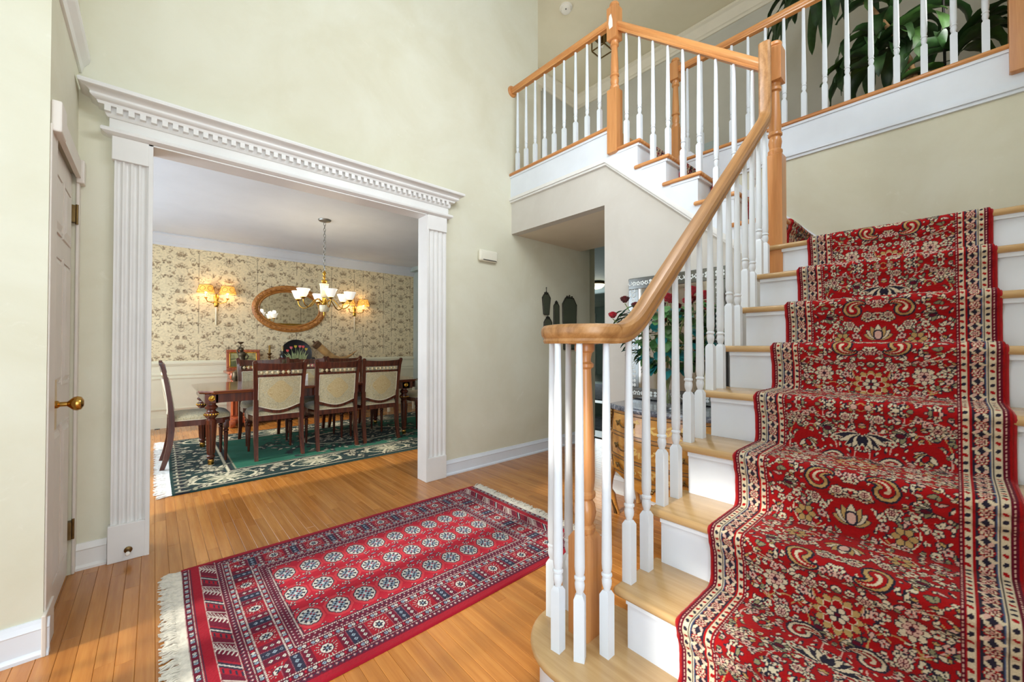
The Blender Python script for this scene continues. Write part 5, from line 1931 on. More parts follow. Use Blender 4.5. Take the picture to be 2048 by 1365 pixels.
        m.add(vs, fs)
        m.build('medallion', 'medallion_damask', c)
    return c
chair0 = make_chair()
spots = [(0.96, 4.862, 0.0, 'dining chair seen from behind, nearest the left end of the table'),
         (1.525, 4.862, 0.0, 'middle of the three dining chairs on the near side'),
         (2.035, 4.862, 0.0, 'near-side dining chair closest to the right pilaster'),
         (0.985, 5.545, PI, 'far-side dining chair in front of the leaning framed painting'),
         (1.525, 5.545, PI, 'far-side dining chair in front of the tulip tray'),
         (2.02, 5.545, PI, 'far-side dining chair below the hanging horn'),
         (0.335, 5.04, -PI / 2, 'dining chair at the left end of the table, in side view'),
         (2.86, 5.10, PI / 2, 'dark dining chair at the right end, half hidden by the pilaster')]
for i, (x, y, rz, lab) in enumerate(spots):
    o = chair0 if i == 0 else copy_tree(chair0)
    o.location = (x, y, 0.0125)
    o.rotation_euler = (0, 0, rz)
    o['label'] = lab
    o['group'] = 'carved mahogany dining chairs'
nh = MB()
tag(MB().prism([(-0.045, 0), (0.045, 0), (0.045, 0.085), (0.02, 0.068), (0.0, 0.085), (-0.02, 0.072), (-0.045, 0.09)], 'y', -0.012, 0.012).xf(Matrix.Translation((1.36, 5.32, ZT + 0.0005))).build('napkin_holder', 'paper_white'), 'white napkin holder standing on the dining table', 'napkin holder')

# ------------------------------------------------------------------ chandelier
CHX, CHY = 1.555, 5.2
ch = thing('chandelier', 'brass six-arm chandelier with frosted bell shades over the table', 'chandelier', (CHX, CHY, 2.70), world=True)
MB().lathe([(0.075, 2.70), (0.075, 2.694), (0.066, 2.682), (0.03, 2.674), (0.012, 2.665), (0.0, 2.664)], (CHX, CHY, 0), 24).build('canopy', 'chain_metal', ch, 40)
z = 2.665
i = 0
while z > 2.06:
    a = (i % 2) * PI / 2
    pts = []
    for q in range(13):
        t = 2 * PI * q / 12
        pts.append((CHX + 0.012 * math.cos(t) * math.cos(a), CHY + 0.012 * math.cos(t) * math.sin(a), z - 0.018 + 0.022 * math.sin(t)))
    MB().tube(pts, 0.004, 5, False).build('chain_link', 'chain_metal', ch, 60)
    z -= 0.036
    i += 1
MB().lathe([(0.004, 2.07), (0.018, 2.05), (0.022, 2.03), (0.008, 2.01), (0.018, 1.985), (0.006, 1.965), (0.03, 1.955), (0.036, 1.94), (0.030, 1.925), (0.016, 1.91), (0.03, 1.90)], (CHX, CHY, 0), 18).build('finial', 'gold', ch, 40)
cg = MB()
n = 24
prof = [(0.058, 1.905), (0.052, 1.895), (0.047, 1.86), (0.042, 1.80), (0.038, 1.755), (0.030, 1.74)]
vs, fs = [], []
for (r, h) in prof:
    for k in range(2 * n):
        a = 2 * PI * k / (2 * n)
        q = r * (1.0 if k % 2 else 0.93)
        vs.append((CHX + q * math.cos(a), CHY + q * math.sin(a), h))
for i in range(len(prof) - 1):
    fs += [(i * 2 * n + k, i * 2 * n + (k + 1) % (2 * n), (i + 1) * 2 * n + (k + 1) % (2 * n), (i + 1) * 2 * n + k) for k in range(2 * n)]
fs += [tuple(range(2 * n))]
cg.add(vs, fs).build('glass_column', 'crystal', ch)
MB().lathe([(0.018, 1.745), (0.026, 1.73), (0.022, 1.70), (0.03, 1.685), (0.03, 1.66), (0.022, 1.65), (0.02, 1.62)], (CHX, CHY, 0), 16).build('stem', 'gold', ch, 40)
MB().lathe([(0.058, 1.64), (0.056, 1.60), (0.048, 1.565), (0.042, 1.56), (0.0, 1.558)], (CHX, CHY, 0), 18).build('glass_bowl', 'crystal', ch, 40)
MB().lathe([(0.012, 1.56), (0.008, 1.54), (0.011, 1.53), (0.003, 1.505)], (CHX, CHY, 0), 10).build('drop', 'gold', ch, 40)
for k in range(6):
    a = 2 * PI * k / 6 + 1.508
    ca, sa = math.cos(a), math.sin(a)
    pts = []
    for (r, zz) in ((0.025, 1.67), (0.07, 1.715), (0.11, 1.71), (0.15, 1.66), (0.19, 1.615), (0.235, 1.60), (0.28, 1.625), (0.30, 1.665), (0.302, 1.70)):
        pts.append((CHX + r * ca, CHY + r * sa, zz))
    P = np.array(pts)
    t = np.linspace(0, 1, len(P))
    tt_ = np.linspace(0, 1, 22)
    Q = np.stack([np.interp(tt_, t, P[:, c]) for c in range(3)], 1)
    ar = MB().tube([tuple(q) for q in Q], 0.0065, 7).build('arm', 'gold', ch, 60)
    ex, ey = CHX + 0.302 * ca, CHY + 0.302 * sa
    MB().lathe([(0.006, 1.69), (0.03, 1.705), (0.032, 1.712), (0.018, 1.72)], (ex, ey, 0), 14).build('cup', 'gold', ar, 40)
    sh = MB()
    pf = [(0.028, 1.715), (0.036, 1.722), (0.048, 1.745), (0.058, 1.775), (0.068, 1.80), (0.074, 1.81)]
    sg = 20
    vs, fs = [], []
    for j, (r, h) in enumerate(pf):
        for q in range(sg):
            b = 2 * PI * q / sg
            rr = r * (1 + (0.05 if j > 3 else 0.0) * math.cos(5 * b))
            vs.append((ex + rr * math.cos(b), ey + rr * math.sin(b), h))
    for j in range(len(pf) - 1):
        fs += [(j * sg + q, j * sg + (q + 1) % sg, (j + 1) * sg + (q + 1) % sg, (j + 1) * sg + q) for q in range(sg)]
    sh.add(vs, fs).build('shade', 'shade_glass', ar, 60)
    MB().sphere((ex, ey, 1.76), 0.02, 10, 8, 1, 1, 1.4).build('lamp_bulb', 'bulb', ar, 60)
    add_light('chandelier_lamp', 'POINT', (ex, ey, 1.835), (0, 0, 0), 1.4, (1.0, 0.86, 0.62), radius=0.03)

# ------------------------------------------------------------------ wall sconces
def sconce(x, z, label):
    y = 7.355
    s = thing('wall_sconce', label, 'sconce', (x, y, z), world=True, group='twin-shade brass sconces')
    MB().lathe([(0.0, -0.13), (0.02, -0.12), (0.03, -0.09), (0.022, -0.03), (0.03, 0.0), (0.032, 0.03), (0.018, 0.07), (0.0, 0.075)], (x, y - 0.012, z), 12, sy=0.5).build('back_plate', 'gold', s, 40)
    MB().lathe([(0.0, -0.40), (0.012, -0.38), (0.010, -0.20), (0.018, -0.15), (0.012, -0.12)], (x, y - 0.012, z), 10).build('drop_rod', 'crystal', s, 40)
    for d in (-1, 1):
        pts = [(x, y - 0.02, z - 0.04), (x + d * 0.05, y - 0.06, z - 0.065), (x + d * 0.11, y - 0.09, z - 0.05), (x + d * 0.13, y - 0.10, z - 0.01)]
        a = MB().tube(pts, 0.006, 7).build('arm', 'gold', s, 60)
        cx_, cy_ = x + d * 0.13, y - 0.10
        MB().lathe([(0.008, -0.012), (0.024, 0.0), (0.022, 0.006), (0.012, 0.01)], (cx_, cy_, z), 12).build('bobeche', 'gold', a, 40)
        MB().lathe([(0.010, 0.008), (0.010, 0.07)], (cx_, cy_, z), 10).build('candle_sleeve', 'paper_white', a, 40)
        MB().sphere((cx_, cy_, z + 0.085), 0.014, 8, 6, 1, 1, 1.5).build('lamp_bulb', 'bulb', a, 60)
        sh = MB().lathe([(0.108, 0.075), (0.078, 0.185)], (cx_, cy_, z), 24, cap=False).build('shade', 'shade_parchment', a, 60)
        m = MB()
        for q in range(6):
            b0 = 2 * PI * q / 6
            pts = []
            for u in range(13):
                t = 2 * PI * u / 12
                hz = 0.13 + 0.035 * math.sin(t)
                rr = 0.109 - 0.03 * (hz - 0.075) / 0.11
                b = b0 + 0.38 * math.cos(t)
                pts.append((cx_ + rr * math.cos(b), cy_ + rr * math.sin(b), z + hz))
            m.tube(pts, 0.0028, 4, False)
        for (r, hz) in ((0.109, 0.076), (0.079, 0.184)):
            m.tube([(cx_ + r * math.cos(2 * PI * u / 20), cy_ + r * math.sin(2 * PI * u / 20), z + hz) for u in range(21)], 0.003, 4, False)
        m.build('shade_trim', 'parchment_line', sh, 60)
        add_light('sconce_lamp', 'POINT', (cx_, cy_, z + 0.10), (0, 0, 0), 1.7, (1.0, 0.74, 0.40), radius=0.02)
    return s
sconce(0.68, 1.84, 'twin-shade brass wall sconce left of the oval mirror')
sconce(2.72, 1.80, 'twin-shade brass wall sconce right of the oval mirror')

# ------------------------------------------------------------------ oval mirror
MX, MZ, MA, MBh = 1.672, 1.748, 0.545, 0.385
om = thing('oval_mirror', 'wide oval mirror in carved gilt frame on the wallpaper', 'mirror', (MX, 7.35, MZ), world=True)
seg = 64
prof = [(0.0, 0.0), (0.0, 0.022), (-0.018, 0.036), (-0.045, 0.040), (-0.072, 0.030), (-0.085, 0.018), (-0.098, 0.026), (-0.108, 0.022), (-0.116, 0.010), (-0.116, 0.0)]
vs, fs = [], []
for k in range(seg):
    a = 2 * PI * k / seg
    for (d, o) in prof:
        vs.append((MX + (MA + d) * math.cos(a), 7.357 - o, MZ + (MBh + d) * math.sin(a)))
n = len(prof)
for k in range(seg):
    k2 = (k + 1) % seg
    fs += [(k * n + j, k * n + j + 1, k2 * n + j + 1, k2 * n + j) for j in range(n - 1)]
fr = MB().add(vs, fs).build('frame', 'gilt_carved', om, 40)
car = MB()
for k in range(40):
    a = 2 * PI * k / 40
    car.sphere((MX + (MA - 0.042) * math.cos(a), 7.318, MZ + (MBh - 0.042) * math.sin(a)), 0.016, 6, 4, 1.6 if abs(math.sin(a)) > .6 else 0.9, 0.5, 0.8 if abs(math.sin(a)) > .6 else 1.4)
c_ = car.build('carving', 'gilt_carved', fr, 60)
c_['kind'] = 'stuff'
MB().prism([(MX + (MA - 0.11) * math.cos(2 * PI * k / seg), MZ + (MBh - 0.11) * math.sin(2 * PI * k / seg)) for k in range(seg)], 'y', 7.344, 7.350).build('glass', 'mirror', om)

# framed harbour print on the near wall of the dining room, seen in the mirror
fp = thing('framed_print', 'gold framed harbour print reflected in the oval mirror', 'picture', (2.65, 3.10, 1.5), world=True)
def frame_ring(x0, x1, z0, z1, wd, y0, y1, axis='y'):
    m = MB()
    for (a, b, c, d) in ((x0, x1, z0, z0 + wd), (x0, x1, z1 - wd, z1), (x0, x0 + wd, z0 + wd, z1 - wd), (x1 - wd, x1, z0 + wd, z1 - wd)):
        m.bbox((a, y0, c), (b, y1, d), 0.006)
    return m
frame_ring(2.20, 3.10, 1.05, 1.72, 0.05, 3.096, 3.125).build('frame', 'gold', fp)
MB().box((2.25, 3.096, 1.10), (3.05, 3.106, 1.67)).build('mat_board', 'mat_board', fp)
MB().box((2.35, 3.1055, 1.19), (2.95, 3.1085, 1.58)).build('print', 'sea_print', fp)
for (bx, s) in ((2.45, 1), (2.6, 1.4), (2.8, 1.2)):
    m = MB().prism([(bx - 0.05 * s, 1.24), (bx + 0.05 * s, 1.24), (bx + 0.06 * s, 1.265), (bx - 0.06 * s, 1.265)], 'y', 3.108, 3.1105)
    m.box((bx - 0.004, 3.108, 1.265), (bx + 0.004, 3.1105, 1.33 + 0.03 * s))
    m.build('printed_boat', 'harbor_ink', fp)

# ------------------------------------------------------------------ sideboard and what stands on it
sbd = thing('sideboard', 'carved reddish wood sideboard with scroll feet behind the table', 'sideboard', (1.72, 7.03, 0), world=True)
SX0, SX1, SY0, SY1, SZ = 0.80, 2.62, 6.78, 7.32, 0.775
MB().bbox((SX0 - 0.03, SY0 - 0.03, SZ - 0.035), (SX1 + 0.03, SY1, SZ), 0.01, 3).build('top', 'buffet_wood', sbd, 40)
MB().box((SX0 + 0.02, SY0 + 0.02, 0.66), (SX1 - 0.02, SY1 - 0.02, SZ - 0.035)).build('frieze', 'buffet_wood', sbd)
for px in (SX0 + 0.10, SX1 - 0.10):
    p = MB().bbox((px - 0.09, SY0 + 0.05, 0.14), (px + 0.09, SY1 - 0.05, 0.66), 0.008).build('pedestal', 'buffet_wood', sbd)
    for q in range(4):
        MB().lathe([(0.012, 0.16), (0.014, 0.18), (0.014, 0.60), (0.018, 0.63), (0.012, 0.65)], (px - 0.066 + 0.044 * q, SY0 + 0.046, 0), 10).build('flute', 'buffet_wood', p, 40)
    b = MB().bbox((px - 0.12, SY0 - 0.06, 0.05), (px + 0.12, SY1, 0.14), 0.02, 3).build('foot', 'buffet_wood', sbd, 40)
    for s in (-1, 1):
        MB().lathe([(0.055, -0.03), (0.06, 0.0), (0.055, 0.03), (0.02, 0.035)], (px + s * 0.085, SY0 - 0.075, 0.062), 14, axis='x').build('scroll', 'buffet_wood', b, 40)
        MB().sphere((px + s * 0.085, SY0 - 0.01, 0.72), 0.04, 10, 8, 0.8, 1, 1.4).build('carved_bracket', 'buffet_wood', sbd, 60)
MB().box((SX0 + 0.19, SY1 - 0.08, 0.14), (SX1 - 0.19, SY1 - 0.05, 0.66)).build('back_panel', 'buffet_wood', sbd)
MB().bbox((SX0 + 0.19, SY0 + 0.06, 0.08), (SX1 - 0.19, SY1 - 0.06, 0.13), 0.01).build('shelf', 'buffet_wood', sbd)

# leaning framed painting
pt = thing('framed_painting', 'small landscape painting in a wooden frame leaning on the sideboard', 'picture', (1.01, 7.20, SZ), world=True)
M = Matrix.Translation((1.012, 7.215, SZ + 0.004)) @ Matrix.Rotation(math.radians(-9), 4, 'X')
frame_ring(-0.215, 0.215, 0.0, 0.31, 0.04, 0, 0.025).xf(M).build('frame', 'buffet_wood', pt)
frame_ring(-0.178, 0.178, 0.037, 0.273, 0.018, 0.003, 0.02).xf(M).build('slip', 'gold', pt)
MB().box((-0.165, 0.010, 0.05), (0.165, 0.016, 0.26)).xf(M).build('canvas', 'painting_field', pt)
MB().prism([(-0.165, 0.05), (0.165, 0.05), (0.165, 0.13), (0.05, 0.12), (-0.05, 0.15), (-0.165, 0.13)], 'y', 0.008, 0.0105).xf(M).build('painted_hill', 'painting_dark', pt)
MB().prism([(-0.165, 0.155), (-0.05, 0.17), (0.165, 0.15), (0.165, 0.165), (-0.05, 0.185), (-0.165, 0.168)], 'y', 0.008, 0.0105).xf(M).build('painted_hedge', 'painting_dark', pt)

# bronze figure holding a candle cup
fg = thing('bronze_figure', 'bronze figure candlestick with a draped base on the sideboard', 'figurine', (0.94, 6.86, SZ), world=True)
FX, FY = 0.94, 6.87
MB().lathe([(0.075, SZ), (0.08, SZ + 0.015), (0.06, SZ + 0.03), (0.065, SZ + 0.05), (0.04, SZ + 0.065)], (FX, FY, 0), 16).build('base', 'bronze', fg, 40)
b = MB().lathe([(0.05, SZ + 0.06), (0.062, SZ + 0.10), (0.05, SZ + 0.15), (0.038, SZ + 0.19), (0.048, SZ + 0.23), (0.055, SZ + 0.26), (0.03, SZ + 0.28), (0.016, SZ + 0.29)], (FX, FY, 0), 14, sy=0.75)
b.sphere((FX - 0.005, FY, SZ + 0.315), 0.028, 10, 8, 1, 1, 1.15)
b.tube([(FX + 0.045, FY, SZ + 0.255), (FX + 0.075, FY - 0.01, SZ + 0.21), (FX + 0.05, FY - 0.03, SZ + 0.17)], [0.015, 0.013, 0.009], 7)
b.tube([(FX - 0.045, FY, SZ + 0.255), (FX - 0.06, FY, SZ + 0.30), (FX - 0.02, FY, SZ + 0.36)], [0.015, 0.012, 0.009], 7)
b.build('figure', 'bronze', fg, 60)
MB().lathe([(0.008, SZ + 0.35), (0.008, SZ + 0.39), (0.016, SZ + 0.395), (0.04, SZ + 0.415), (0.042, SZ + 0.423), (0.0, SZ + 0.42)], (FX - 0.015, FY, 0), 14).build('candle_cup', 'bronze', fg, 40)
cl = MB()
pts = [(FX - 0.05, SY0 - 0.02, SZ + 0.012), (FX - 0.09, SY0 - 0.055, SZ - 0.02), (FX - 0.10, SY0 - 0.065, SZ - 0.09), (FX - 0.085, SY0 - 0.062, SZ - 0.16)]
cl.tube(pts, [0.03, 0.045, 0.04, 0.012], 9)
tag(cl.build('draped_cloth', 'bronze', None, 60), 'grey carved drapery hanging over the left edge of the sideboard', 'drapery')

# candlestick
cs = thing('candlestick', 'brass candlestick with an amber candle on the sideboard', 'candlestick', (1.31, 7.0, SZ), world=True)
MB().lathe([(0.045, SZ), (0.045, SZ + 0.01), (0.018, SZ + 0.025), (0.012, SZ + 0.06), (0.02, SZ + 0.09), (0.014, SZ + 0.11), (0.022, SZ + 0.15), (0.012, SZ + 0.18), (0.024, SZ + 0.20), (0.012, SZ + 0.22), (0.036, SZ + 0.25), (0.036, SZ + 0.256), (0.014, SZ + 0.26)], (1.31, 7.0, 0), 16).build('stick', 'old_brass', cs, 40)
MB().lathe([(0.014, SZ + 0.255), (0.013, SZ + 0.37), (0.004, SZ + 0.375)], (1.31, 7.0, 0), 12).build('candle', 'candle_wax', cs, 40)
# ice bucket with wine bottle
BX, BY = 1.475, 6.95
ib = thing('ice_bucket', 'brushed steel ice bucket on the sideboard', 'bucket', (BX, BY, SZ), world=True)
MB().lathe([(0.07, SZ), (0.075, SZ + 0.01), (0.085, SZ + 0.16), (0.09, SZ + 0.165), (0.082, SZ + 0.165), (0.072, SZ + 0.02), (0.0, SZ + 0.018)], (BX, BY, 0), 24, cap=False).build('bucket', 'steel', ib, 40)
for s in (-1, 1):
    MB().tube([(BX + s * 0.08, BY, SZ + 0.13), (BX + s * 0.105, BY, SZ + 0.12), (BX + s * 0.10, BY, SZ + 0.085), (BX + s * 0.078, BY, SZ + 0.08)], 0.005, 6).build('handle', 'steel', ib, 60)
wb = thing('wine_bottle', 'dark wine bottle with gold foil standing in the steel bucket', 'bottle', (BX, BY, SZ + 0.02), world=True)
MB().lathe([(0.037, SZ + 0.022), (0.039, SZ + 0.03), (0.039, SZ + 0.20), (0.036, SZ + 0.225), (0.018, SZ + 0.255), (0.0145, SZ + 0.27), (0.0145, SZ + 0.31)], (BX, BY, 0), 18).build('glass_body', 'bottle_glass', wb, 40)
MB().lathe([(0.0155, SZ + 0.285), (0.0155, SZ + 0.345), (0.0165, SZ + 0.35), (0.0165, SZ + 0.36), (0.0, SZ + 0.361)], (BX, BY, 0), 14).build('foil', 'bottle_foil', wb, 40)
MB().lathe([(0.0395, SZ + 0.12), (0.0395, SZ + 0.185)], (BX, BY, 0), 18, cap=False).build('paper_label', 'label_maroon', wb, 40)

# round black tray painted with tulips
TX, TYY, TZC, TR = 1.735, 7.22, SZ + 0.238, 0.232
ty = thing('tulip_tray', 'round black tray painted with red and yellow tulips', 'tray', (TX, TYY, SZ), world=True)
M = Matrix.Translation((TX, TYY, TZC)) @ Matrix.Rotation(math.radians(-10), 4, 'X')
MB().lathe([(0.0, 0.0), (TR - 0.02, 0.0), (TR, -0.012), (TR, -0.004), (TR - 0.018, 0.010), (0.0, 0.010)], (0, 0, 0), 40, axis='y', cap=False).xf(M).build('disc', 'tray_black', ty, 40)
rg = random.Random(4)
for (x, z, mt) in ((-0.13, 0.05, 'tulip_red'), (-0.075, 0.10, 'tulip_pink'), (-0.01, 0.12, 'tulip_yellow'), (0.055, 0.12, 'tulip_pink'), (0.105, 0.115, 'tulip_red'), (0.15, 0.075, 'tulip_yellow')):
    s = 0.038
    f_ = MB().prism([(x - s * .55, z), (x - s * .3, z - s * .55), (x + s * .3, z - s * .55), (x + s * .55, z), (x + s * .5, z + s * .6), (x + s * .22, z + s * .3), (x, z + s * .65), (x - s * .22, z + s * .3), (x - s * .5, z + s * .6)], 'y', -0.0025, 0.001).xf(M).build('painted_tulip', mt, ty)
    MB().tube([(x, -0.001, z - s * .5), (x * 0.6, -0.001, z - 0.12), (x * 0.4, -0.001, -0.17)], 0.0035, 4).xf(M).build('painted_stem', 'tulip_leaf', f_)
for q in range(13):
    x0 = -0.10 + 0.2 * q / 12
    x1 = x0 * 1.7 + rg.uniform(-0.02, 0.02)
    h = rg.uniform(0.02, 0.10)
    if x1 * x1 + (h - 0.02) ** 2 > 0.038:
        x1 *= 0.8
    MB().add([(x0 - 0.008, -0.002, -0.185), (x0 + 0.008, -0.002, -0.185), ((x0 + x1) / 2 + 0.014, -0.002, -0.05 + h * 0.3), (x1, -0.002, h - 0.02), ((x0 + x1) / 2 - 0.012, -0.002, -0.05 + h * 0.3)], [(0, 1, 2, 3, 4)]).xf(M).build('painted_leaf', 'tulip_leaf', ty)
# pink vase, dark bird sculpture, wooden box
pv = thing('pink_vase', 'small pink vase with a dark neck beside the tulip tray', 'vase', (1.925, 6.98, SZ), world=True)
MB().lathe([(0.025, SZ), (0.04, SZ + 0.03), (0.042, SZ + 0.06), (0.03, SZ + 0.09), (0.018, SZ + 0.11)], (1.925, 6.98, 0), 16).build('body', 'pink_ceramic', pv, 40)
MB().lathe([(0.018, SZ + 0.108), (0.024, SZ + 0.13), (0.026, SZ + 0.175), (0.02, SZ + 0.18)], (1.925, 6.98, 0), 16).build('neck', 'tray_black', pv, 40)
bd = MB()
bd.tube([(1.60, 6.86, SZ), (1.585, 6.86, SZ + 0.07), (1.62, 6.86, SZ + 0.13), (1.665, 6.86, SZ + 0.15), (1.71, 6.86, SZ + 0.11), (1.725, 6.86, SZ + 0.06)], [0.03, 0.04, 0.042, 0.03, 0.018, 0.006], 10)
bd.tube([(1.62, 6.87, SZ + 0.12), (1.67, 6.87, SZ + 0.07), (1.70, 6.87, SZ + 0.01)], [0.025, 0.03, 0.01], 8)
tag(bd.build('bird_sculpture', 'bronze', None, 60), 'dark curved bird sculpture in front of the tulip tray', 'sculpture')
wbx = thing('wooden_box', 'low glossy wooden box on the sideboard right of the pink vase', 'box', (2.05, 6.97, SZ), world=True)
MB().bbox((1.965, 6.90, SZ), (2.145, 7.04, SZ + 0.10), 0.006).build('body', 'buffet_wood', wbx)
MB().bbox((1.96, 6.895, SZ + 0.10), (2.15, 7.045, SZ + 0.125), 0.006).build('lid', 'buffet_wood', wbx)
gl = thing('glass_bowl', 'small clear glass bowl before the tulip tray', 'bowl', (1.68, 7.05, SZ), world=True)
MB().lathe([(0.03, SZ), (0.05, SZ + 0.03), (0.075, SZ + 0.095), (0.07, SZ + 0.095), (0.045, SZ + 0.032), (0.0, SZ + 0.012)], (1.74, 7.04, 0), 20, cap=False).build('bowl', 'steel', gl, 40)

# drinking horn
hn = thing('drinking_horn', 'long curved animal horn with dark banded mouth on the sideboard', 'horn', (2.30, 7.05, SZ), world=True)
hp = [(1.99, 7.05, 1.165), (2.06, 7.05, 1.105), (2.15, 7.05, 1.02), (2.25, 7.05, 0.945), (2.36, 7.05, 0.915), (2.47, 7.05, 0.935), (2.56, 7.05, 0.985), (2.66, 7.05, 1.062)]
MB().tube(hp, [0.062, 0.062, 0.060, 0.052, 0.042, 0.030, 0.016, 0.004], 16).build('horn_body', 'horn', hn, 60)
d = Vector((hp[1][0] - hp[0][0], 0, hp[1][2] - hp[0][2])).normalized()
o0 = Vector(hp[0])
MB().tube([o0 + d * 0.05, o0 + d * 0.02, o0, o0 - d * 0.02, o0 - d * 0.03], [0.066, 0.07, 0.068, 0.072, 0.058], 16).build('mouth_band', 'horn_dark', hn, 40)
MB().tube([o0 - d * 0.03, o0 - d * 0.05 + Vector((0, 0, 0.01)), o0 - d * 0.065 + Vector((-0.005, 0, 0.012))], [0.02, 0.014, 0.018], 10).build('finial', 'horn_dark', hn, 40)
hs = MB()
hs.tube([(2.36, 7.05, SZ), (2.36, 7.05, 0.875)], 0.012, 10)
hs.lathe([(0.06, SZ), (0.06, SZ + 0.015), (0.02, SZ + 0.025)], (2.36, 7.05, 0), 16)
hs.build('stand', 'horn_dark', hn, 40)
# stack of papers on a low side table by the right wall
stb = thing('side_table', 'low white side table by the dining room right wall', 'table', (3.25, 6.85, 0), world=True)
MB().bbox((3.0, 6.55, 0.50), (3.55, 7.0, 0.53), 0.006).build('tabletop', 'panel_cream', stb)
for (a, b) in ((3.04, 6.59), (3.51, 6.59), (3.04, 6.96), (3.51, 6.96)):
    MB().box((a - 0.018, b - 0.018, 0), (a + 0.018, b + 0.018, 0.50)).build('leg', 'panel_cream', stb)
for i in range(3):
    tag(MB().bbox((3.08 + 0.02 * i, 6.61, 0.5305 + 0.016 * i), (3.36 + 0.01 * i, 6.85, 0.5455 + 0.016 * i), 0.002).build('magazine', ['paper_white', 'slot_dark', 'paper_white'][i]), ['lowest of the stacked magazines on the white side table', 'dark magazine in the middle of the stack', 'topmost magazine of the stack'][i], 'magazine', 'magazines by the dining room wall')
# ------------------------------------------------------------------ bombe commode under the stairs
CY, CHW, CTOP = 1.195, 0.385, 0.75
def cfront(s, z):
    """front surface of the commode: s -1..1 across, z height"""
    t = (z - 0.30) / 0.41
    b = 0.055 + 0.05 * math.sin(max(0, min(1, t)) * PI * 0.9 + 0.35)
    wv = CHW + 0.014 * math.sin(max(0, min(1, t)) * PI)
    x = 2.345 - b * (math.cos(s * PI / 2) ** 0.9 if abs(s) < 1 else 0) - 0.05 * (1 - s * s)
    return Vector((x, CY + s * wv, z))
cm = thing('commode', 'bombe commode with marquetry drawers and bronze mounts under the stairs', 'chest', (2.5, CY, 0), world=True)
def patch(name, s0, s1, z0, z1, off, mat, par, ns=16, nz=6, zlow=None):
    m = MB()
    vs, fs = [], []
    for (o) in (off, off + 0.010):
        for j in range(nz + 1):
            for i in range(ns + 1):
                s = s0 + (s1 - s0) * i / ns
                za = z0 if zlow is None else zlow(s)
                p = cfront(s, za + (z1 - za) * j / nz)
                vs.append((p.x - off + (o - off), p.y, p.z))
    n = (ns + 1) * (nz + 1)
    q = lambda i, j, k: k * n + j * (ns + 1) + i
    for j in range(nz):
        for i in range(ns):
            fs.append((q(i, j, 0), q(i + 1, j, 0), q(i + 1, j + 1, 0), q(i, j + 1, 0)))
            fs.append((q(i, j, 1), q(i, j + 1, 1), q(i + 1, j + 1, 1), q(i + 1, j, 1)))
    for i in range(ns):
        fs.append((q(i, 0, 0), q(i, 0, 1), q(i + 1, 0, 1), q(i + 1, 0, 0)))
        fs.append((q(i, nz, 0), q(i + 1, nz, 0), q(i + 1, nz, 1), q(i, nz, 1)))
    for j in range(nz):
        fs.append((q(0, j, 0), q(0, j + 1, 0), q(0, j + 1, 1), q(0, j, 1)))
        fs.append((q(ns, j, 0), q(ns, j, 1), q(ns, j + 1, 1), q(ns, j + 1, 0)))
    return m.add(vs, fs).build(name, mat, par, 50)
# carcass: loft of outlines
body = MB()
lev = [0.30 + 0.415 * i / 10 for i in range(11)]
vs, fs = [], []
ns = 20
for z in lev:
    for i in range(ns + 1):
        p = cfront(-1 + 2 * i / ns, z)
        vs.append((p.x, p.y, p.z))
    p1, p0 = cfront(1, z), cfront(-1, z)
    vs += [(2.675, p1.y + 0.012, z), (2.675, p0.y - 0.012, z)]
n = ns + 3
for j in range(len(lev) - 1):
    fs += [(j * n + k, j * n + (k + 1) % n, (j + 1) * n + (k + 1) % n, (j + 1) * n + k) for k in range(n)]
fs += [tuple(range(n)), tuple((len(lev) - 1) * n + k for k in range(n))]
body.add(vs, fs).build('carcass', 'commode_edge', cm, 40)
